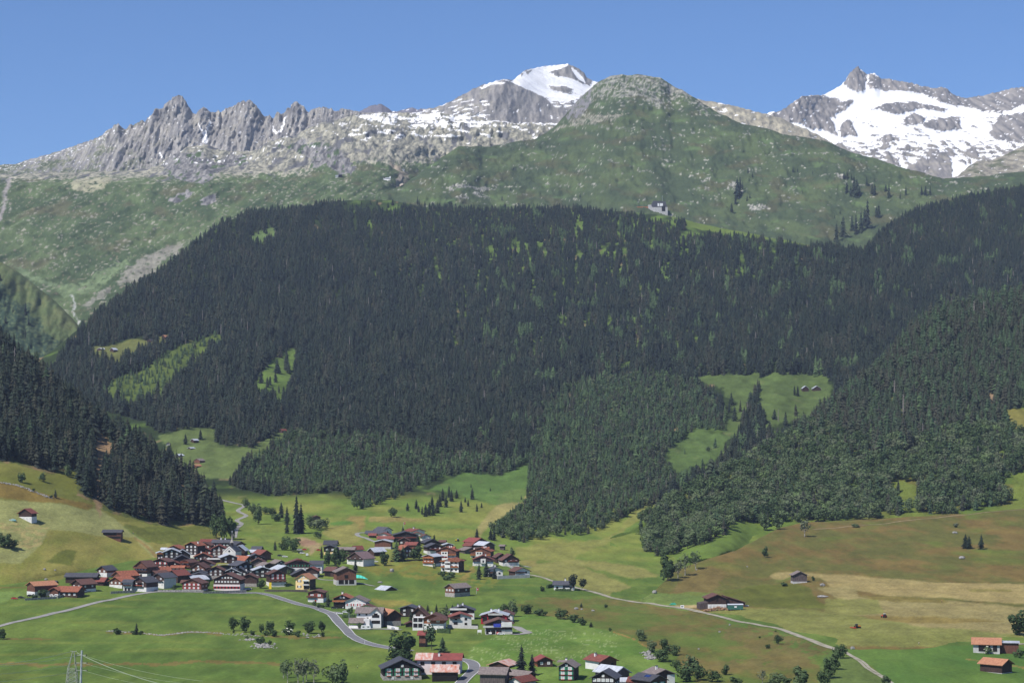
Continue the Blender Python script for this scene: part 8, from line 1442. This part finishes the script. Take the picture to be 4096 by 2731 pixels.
# flag on the balcony of the mauve roofed house; Swiss style flag pole elsewhere kept plain
p = hit(1420, 2258); mb = MB(); mb.box(-.7, .7, -.05, .05, 5.2, 8.0); o = mb.build('flag', noise_col('blue_flag', (.06, .10, .45), (.35, .38, .6), .8)); o.location = (p.x, p.y - 1.5, p.z); setp(o, 'blue flag hanging from the balcony under the mauve roof', 'flag')
def flagpole(u, v, h, label):
    p = hit(u, v); m = p.y / F; o = link(bpy.data.objects.new('flagpole', None)); o.location = p; setp(o, label, 'flagpole'); mb = MB(); mb.tube([(0, 0, -.5), (0, 0, h * m)], .12, 6); mb.build('pole', RM['l'], o)
    mb = MB(); mb.box(.1, 1.5, -.03, .03, h * m - 2.4, h * m - .4, 0); mb.box(.35, 1.25, -.05, -.032, h * m - 1.5, h * m - 1.3, 1); mb.box(.7, .9, -.05, -.032, h * m - 1.9, h * m - .9, 1); mb.build('flag', [SHM['r'], M_FRAME], o)
flagpole(1906, 2374, 26, 'thin flagpole with red flag on the green knoll'); flagpole(1615, 2112, 26, 'flagpole behind the little round conifer')
# turquoise paraglider wing lying beside the big barn
p = hit(1442, 2316); mb = MB(); n = 14
P2 = []
for k in range(n + 1):
    t = k / n; x = -5.5 + 11 * t; z = 3.4 * (1 - ((t - .28) / .72) ** 2) if t > .28 else 3.4 * (1 - ((t - .28) / .34) ** 2) + .2; P2.append((x, max(z, .15)))
for k in range(n):
    (x0, z0), (x1, z1) = P2[k], P2[k + 1]; c0, c1 = .35 * math.sin(k * 2.1), .35 * math.sin((k + 1) * 2.1)
    mb.face([(x0, -1.2 + c0, z0 * .35), (x1, -1.2 + c1, z1 * .35), (x1, .6 + c1, z1), (x0, .6 + c0, z0)]); mb.face([(x0, .6 + c0, z0), (x1, .6 + c1, z1), (x1, 1.6, z1 * .7), (x0, 1.6, z0 * .7)])
o = mb.build('paraglider_wing', noise_col('turquoise_nylon', (.10, .62, .50), (.07, .50, .40), .4)); o.location = p; setp(o, 'turquoise paraglider wing spread on the grass beside the large plank barn', 'paraglider')
p = hit(2693, 2417); mb = MB(); mb.prism([(-2.6, 0), (2.4, 0), (1.2, 1.3), (-1.0, 1.1)], -1, 1); o = mb.build('tarpaulin', noise_col('green_tarp', (.06, .40, .26), (.05, .3, .2), .6)); o.location = p; setp(o, 'green tarpaulin bundle lying beside the farm track', 'tarpaulin')
p = hit(50, 2082); mb = MB(); mb.prism([(-3, 0), (3, 0), (2.4, .9), (0, 1.6), (-2.4, .9)], -1.3, 1.3); o = mb.build('hay_trailer', noise_col('blue_green_tarp', (.12, .36, .34), (.5, .52, .5), .6)); o.location = p; setp(o, 'flat trailer with blue green cover beside the hay slope barn', 'trailer')
# small half buried barn roof
p = hit(1545, 2358); hr = link(bpy.data.objects.new('hay_barn', None)); hr.location = p; hr.rotation_euler = (0, 0, math.radians(40)); setp(hr, 'low barn sunk in the grass with a shining metal roof', 'barn')
mb = MB(); mb.prism([(-5, -2), (5, -2), (5, .4), (0, 2.6), (-5, .4)], -6, 6); mb.build('wall', WM['d'], hr); mb = MB(); mb.prism([(-5.8, .1), (0, 2.75), (5.8, .1), (5.8, .4), (0, 3.1), (-5.8, .4)], -6.6, 6.6); mb.build('roof', RM['l'], hr)

# ---------------------------------------------------------------- power line at the lower left
M_STEEL = noise_col('galvanised_steel', (.36, .38, .32), (.24, .26, .22), .8, rough=.6); M_WIRE = noise_col('wire', (.34, .38, .30), (.3, .34, .26), .3, rough=.5)
YM = 742 * S
def at(u, v, y=None): y = y or YM; return Vector(((u - 2048) / F * y, y, ZC + (VH - v) / F * y))
gz = ground_at(*at(289, 2700)[:2])
lm = link(bpy.data.objects.new('lattice_mast', None)); b0 = at(289, 2700); lm.location = (b0.x, b0.y, gz); setp(lm, 'greenish steel lattice mast with pointed top at the lower left', 'mast')
k_ = YM / F; top = at(294, 2604).z - gz; mid = at(0, 2672).z - gz; lw, mw_ = 19 * k_, 15.5 * k_
mb = MB(); C4 = [(-1, -1), (1, -1), (1, 1), (-1, 1)]; ztop = Vector((.6, 0, top))
low = -1.0
for sx, sy in C4: mb.tube([(sx * lw * 1.35, sy * lw * 1.35, low), (sx * mw_, sy * mw_, mid), (ztop.x + sx * .35, sy * .35, top)], [.22, .18, .14], 5)
nz_ = 7
for i in range(nz_):
    t0, t1 = i / nz_, (i + 1) / nz_; z0, z1 = low + (mid - low) * t0, low + (mid - low) * t1; a0, a1 = lw * 1.35 + (mw_ - lw * 1.35) * t0, lw * 1.35 + (mw_ - lw * 1.35) * t1
    for j in range(4):
        p0, p1 = C4[j], C4[(j + 1) % 4]
        mb.tube([(p0[0] * a0, p0[1] * a0, z0), (p1[0] * a1, p1[1] * a1, z1)], .08, 4); mb.tube([(p1[0] * a0, p1[1] * a0, z0), (p0[0] * a1, p0[1] * a1, z1)], .08, 4); mb.tube([(p0[0] * a1, p0[1] * a1, z1), (p1[0] * a1, p1[1] * a1, z1)], .10, 4)
mb.build('lattice', M_STEEL, lm)
mb = MB(); mb.tube([(ztop.x - 1.6, 0, top + .2), (ztop.x, 0, top), (ztop.x + 1.6, 0, top + .15)], .16, 5); mb.build('crossarm', M_STEEL, lm)
pl = link(bpy.data.objects.new('power_pole', None)); pu = at(324, 2700, YM * .99); gz2 = ground_at(pu.x, pu.y); pl.location = (pu.x, pu.y, gz2); setp(pl, 'grey steel pole with three insulator arms beside the lattice mast', 'pole')
zt_ = at(326, 2600, YM * .99).z - gz2; mb = MB(); mb.tube([(-.35, 0, -1), (.4, 0, zt_)], [.62, .42], 10); mb.build('shaft', noise_col('pale_steel', (.40, .44, .46), (.28, .31, .33), .4), pl)
for v_, hw_ in ((2619, 2.2), (2650, 2.6), (2680, 2.6)):
    z = at(326, v_, YM * .99).z - gz2; mb = MB(); mb.tube([(-hw_, -.3, z + .15), (.25, -.3, z), (hw_ + .3, -.3, z + .1)], .16, 5)
    for x in (-hw_, hw_ + .3): mb.tube([(x, -.3, z - .5), (x, -.3, z + .5)], .2, 6, 1)
    mb.build('crossarm', [M_STEEL, WM['k']], pl)
def wire(a, b, sag, label, r=.10):
    mb = MB(); pts = []
    for k in range(17):
        t = k / 16; q = a.lerp(b, t); q.z -= sag * 4 * t * (1 - t); pts.append(q - a)
    mb.tube(pts, r, 4, 0, False); o = mb.build('power_cable', M_WIRE); o.location = a; setp(o, label, 'cable', 'cables of the power line')
wire(at(280, 2606), at(-160, 2672, YM * .9), 1.2, 'topmost cable running left from the lattice mast', .11); wire(at(308, 2609), at(690, 2745, YM * .86), 1.5, 'thick cable running right and down from the masts', .13)
Yp = YM * .99
for v_, lb in ((2619, 'second cable running left, from the upper pole arm'), (2650, 'cable running left from the middle pole arm'), (2680, 'lowest cable running left from the pole')): wire(at(318, v_, Yp), at(-170, v_ + 54, Yp * .9), 1.2, lb, .09)
for v_, u2, v2, lb in ((2619, 810, 2722, 'thin upper cable running right from the pole'), (2650, 830, 2741, 'thin middle cable running right from the pole'), (2680, 780, 2760, 'thin lowest cable running right from the pole')): wire(at(334, v_, Yp), at(u2, v2, Yp * .88), 1.5, lb, .05)
def lamp(u, v, h, label):
    p = hit(u, v); m = p.y / F; o = link(bpy.data.objects.new('street_lamp', None)); o.location = p; setp(o, label, 'street lamp'); mb = MB(); mb.tube([(0, 0, -.5), (0, 0, h * m), (-.9, 0, h * m + .2)], [.14, .09, .07], 6); mb.build('post', RM['l'], o); mb = MB(); mb.box(-1.5, -.7, -.2, .2, h * m + .1, h * m + .3); mb.build('lamp_head', M_FRAME, o)
lamp(1396, 2500, 50, 'street lamp beside the white modern house'); lamp(620, 2358, 46, 'pale lamp post at the slate roofed front house'); lamp(1647, 2170, 40, 'lamp post in front of the big dark chalet')
# marker posts along the road edge
for i, (u, v) in enumerate([(1273, 2438), (1312, 2463), (1349, 2502), (1391, 2546), (1459, 2572), (1459, 2566)]):
    p = hit(u, v); mb = MB(); mb.box(-.12, .12, -.08, .08, -.3, .8, 0); mb.box(-.125, .125, -.085, .085, .8, 1.1, 1); o = mb.build('marker_post', [M_FRAME, WM['k']]); o.location = p; setp(o, 'short white marker post on the edge of the asphalt road', 'marker post', 'marker posts along the road')
p = hit(1081, 2354); mb = MB(); mb.box(-.9, .9, -.4, .4, 0, 4.6); o = mb.build('yellow_board', noise_col('yellow_board', (.8, .6, .05), (.7, .5, .05), .5)); o.location = p; setp(o, 'tall yellow board beside the red shuttered house with white base', 'board')
p = hit(1918, 2535); sg = link(bpy.data.objects.new('notice_board', None)); sg.location = p; setp(sg, 'white notice board on two legs in the meadow by the garages', 'board'); mb = MB(); mb.box(-1.2, 1.2, -.05, .05, 1.1, 2.6); mb.build('board', M_FRAME, sg)
for x in (-1, 1): mb = MB(); mb.box(x - .06, x + .06, -.04, .04, -.5, 1.1); mb.build('leg', M_FRAME, sg)

# ---------------------------------------------------------------- people
M_SKIN = noise_col('skin', (.55, .36, .27), (.45, .28, .2), 2)
def skinned(name, verts, edges, radii, mat, parent=None):
    me = bpy.data.meshes.new(name); me.from_pydata(verts, edges, []); me.materials.append(mat); o = link(bpy.data.objects.new(name, me)); o.parent = parent
    md = o.modifiers.new('skin', 'SKIN'); md.use_smooth_shade = True
    for k, r in enumerate(radii): me.skin_vertices[0].data[k].radius = (r, r * .85)
    me.skin_vertices[0].data[0].use_root = True
    o.modifiers.new('sub', 'SUBSURF').levels = 1; return o
def person(u, v, heading, shirt, trousers, hair, label, stride=.28):
    p = hit(u, v); s = stride
    V_ = [(0, 0, .95), (0, .0, 1.2), (0, .0, 1.42), (0, .0, 1.52), (0, -.01, 1.66), (-.2, 0, 1.4), (-.26, -.08, 1.12), (-.24, -.24, .92), (.2, 0, 1.4), (.26, .08, 1.12), (.25, .02, .88), (-.11, 0, .9), (-.12, -s * .6, .5), (-.12, -s * .8, .08), (-.12, -s * .8 - .2, .04), (.11, 0, .9), (.12, s * .5, .5), (.12, s, .10), (.12, s - .18, .05)]
    E_ = [(0, 1), (1, 2), (2, 3), (3, 4), (2, 5), (5, 6), (6, 7), (2, 8), (8, 9), (9, 10), (0, 11), (11, 12), (12, 13), (13, 14), (0, 15), (15, 16), (16, 17), (17, 18)]
    r_ = [.14, .13, .15, .055, .11, .065, .045, .04, .065, .045, .04, .085, .065, .045, .04, .085, .065, .045, .04]
    b = skinned('person', V_, E_, r_, M_SKIN); b.location = p; b.rotation_euler = (0, 0, math.radians(heading)); setp(b, label, 'person')
    skinned('shirt', [V_[i] for i in (1, 2, 5, 6, 8, 9)] + [(0, 0, .98)], [(0, 1), (1, 2), (2, 3), (1, 4), (4, 5), (0, 6)], [.15, .17, .08, .06, .08, .06, .16], shirt, b)
    skinned('trousers', [V_[i] for i in (0, 11, 12, 13, 15, 16, 17)], [(0, 1), (1, 2), (2, 3), (0, 4), (4, 5), (5, 6)], [.155, .10, .08, .06, .10, .08, .06], trousers, b)
    skinned('hair', [(0, .02, 1.68), (0, .04, 1.75)], [(0, 1)], [.12, .09], hair, b)
CL = {n: noise_col(n + '_cloth', c, [q * .8 for q in c], 2) for n, c in dict(white=(.75, .75, .75), blue=(.06, .10, .3), red=(.5, .03, .05), dark=(.03, .03, .04), brown=(.12, .07, .04), pink=(.7, .3, .4)).items()}
person(3676, 2578, 200, CL['white'], CL['dark'], CL['brown'], 'person in a white shirt raking on the edge of the right meadow'); person(3767, 2409, 90, CL['red'], CL['dark'], CL['dark'], 'person in red standing on the upper hay field')
person(946, 2079, 20, CL['white'], CL['dark'], CL['dark'], 'walker in white at the sharp bend of the winding road'); person(953, 2101, 200, CL['pink'], CL['blue'], CL['brown'], 'walker in pink on the lower winding road'); person(946, 2113, 20, CL['dark'], CL['dark'], CL['dark'], 'walker in dark clothes lowest on the winding road'); person(533, 2134, 150, CL['red'], CL['blue'], CL['brown'], 'person in red on the ridge of the hay slope')
person(1430, 2672, 90, noise_col('green_vest', (.2, .8, .2), (.15, .6, .15), 2), CL['dark'], CL['brown'], 'person in a bright green top in the garden at the bottom')
# ---------------------------------------------------------------- air: one even box of haze round everything that stands on the ground
HD = 2.7e-5
mb = MB(); mb.box(-9000, 9000, -400, 13200, -63.5, 1620)
hz_m = bpy.data.materials.new('haze'); hz_m.use_nodes = True; hn = hz_m.node_tree.nodes; hn.clear()
ho = hn.new('ShaderNodeOutputMaterial'); pv = hn.new('ShaderNodeVolumePrincipled'); pv.inputs['Color'].default_value = (0.62, 0.75, 1.0, 1); pv.inputs['Density'].default_value = HD; pv.inputs['Anisotropy'].default_value = 0.0
hz_m.node_tree.links.new(pv.outputs[0], ho.inputs['Volume'])
hzo = mb.build('haze', hz_m); hzo['kind'] = 'stuff'; hzo['label'] = 'thin bluish summer haze in the valley air'; hzo['category'] = 'haze'
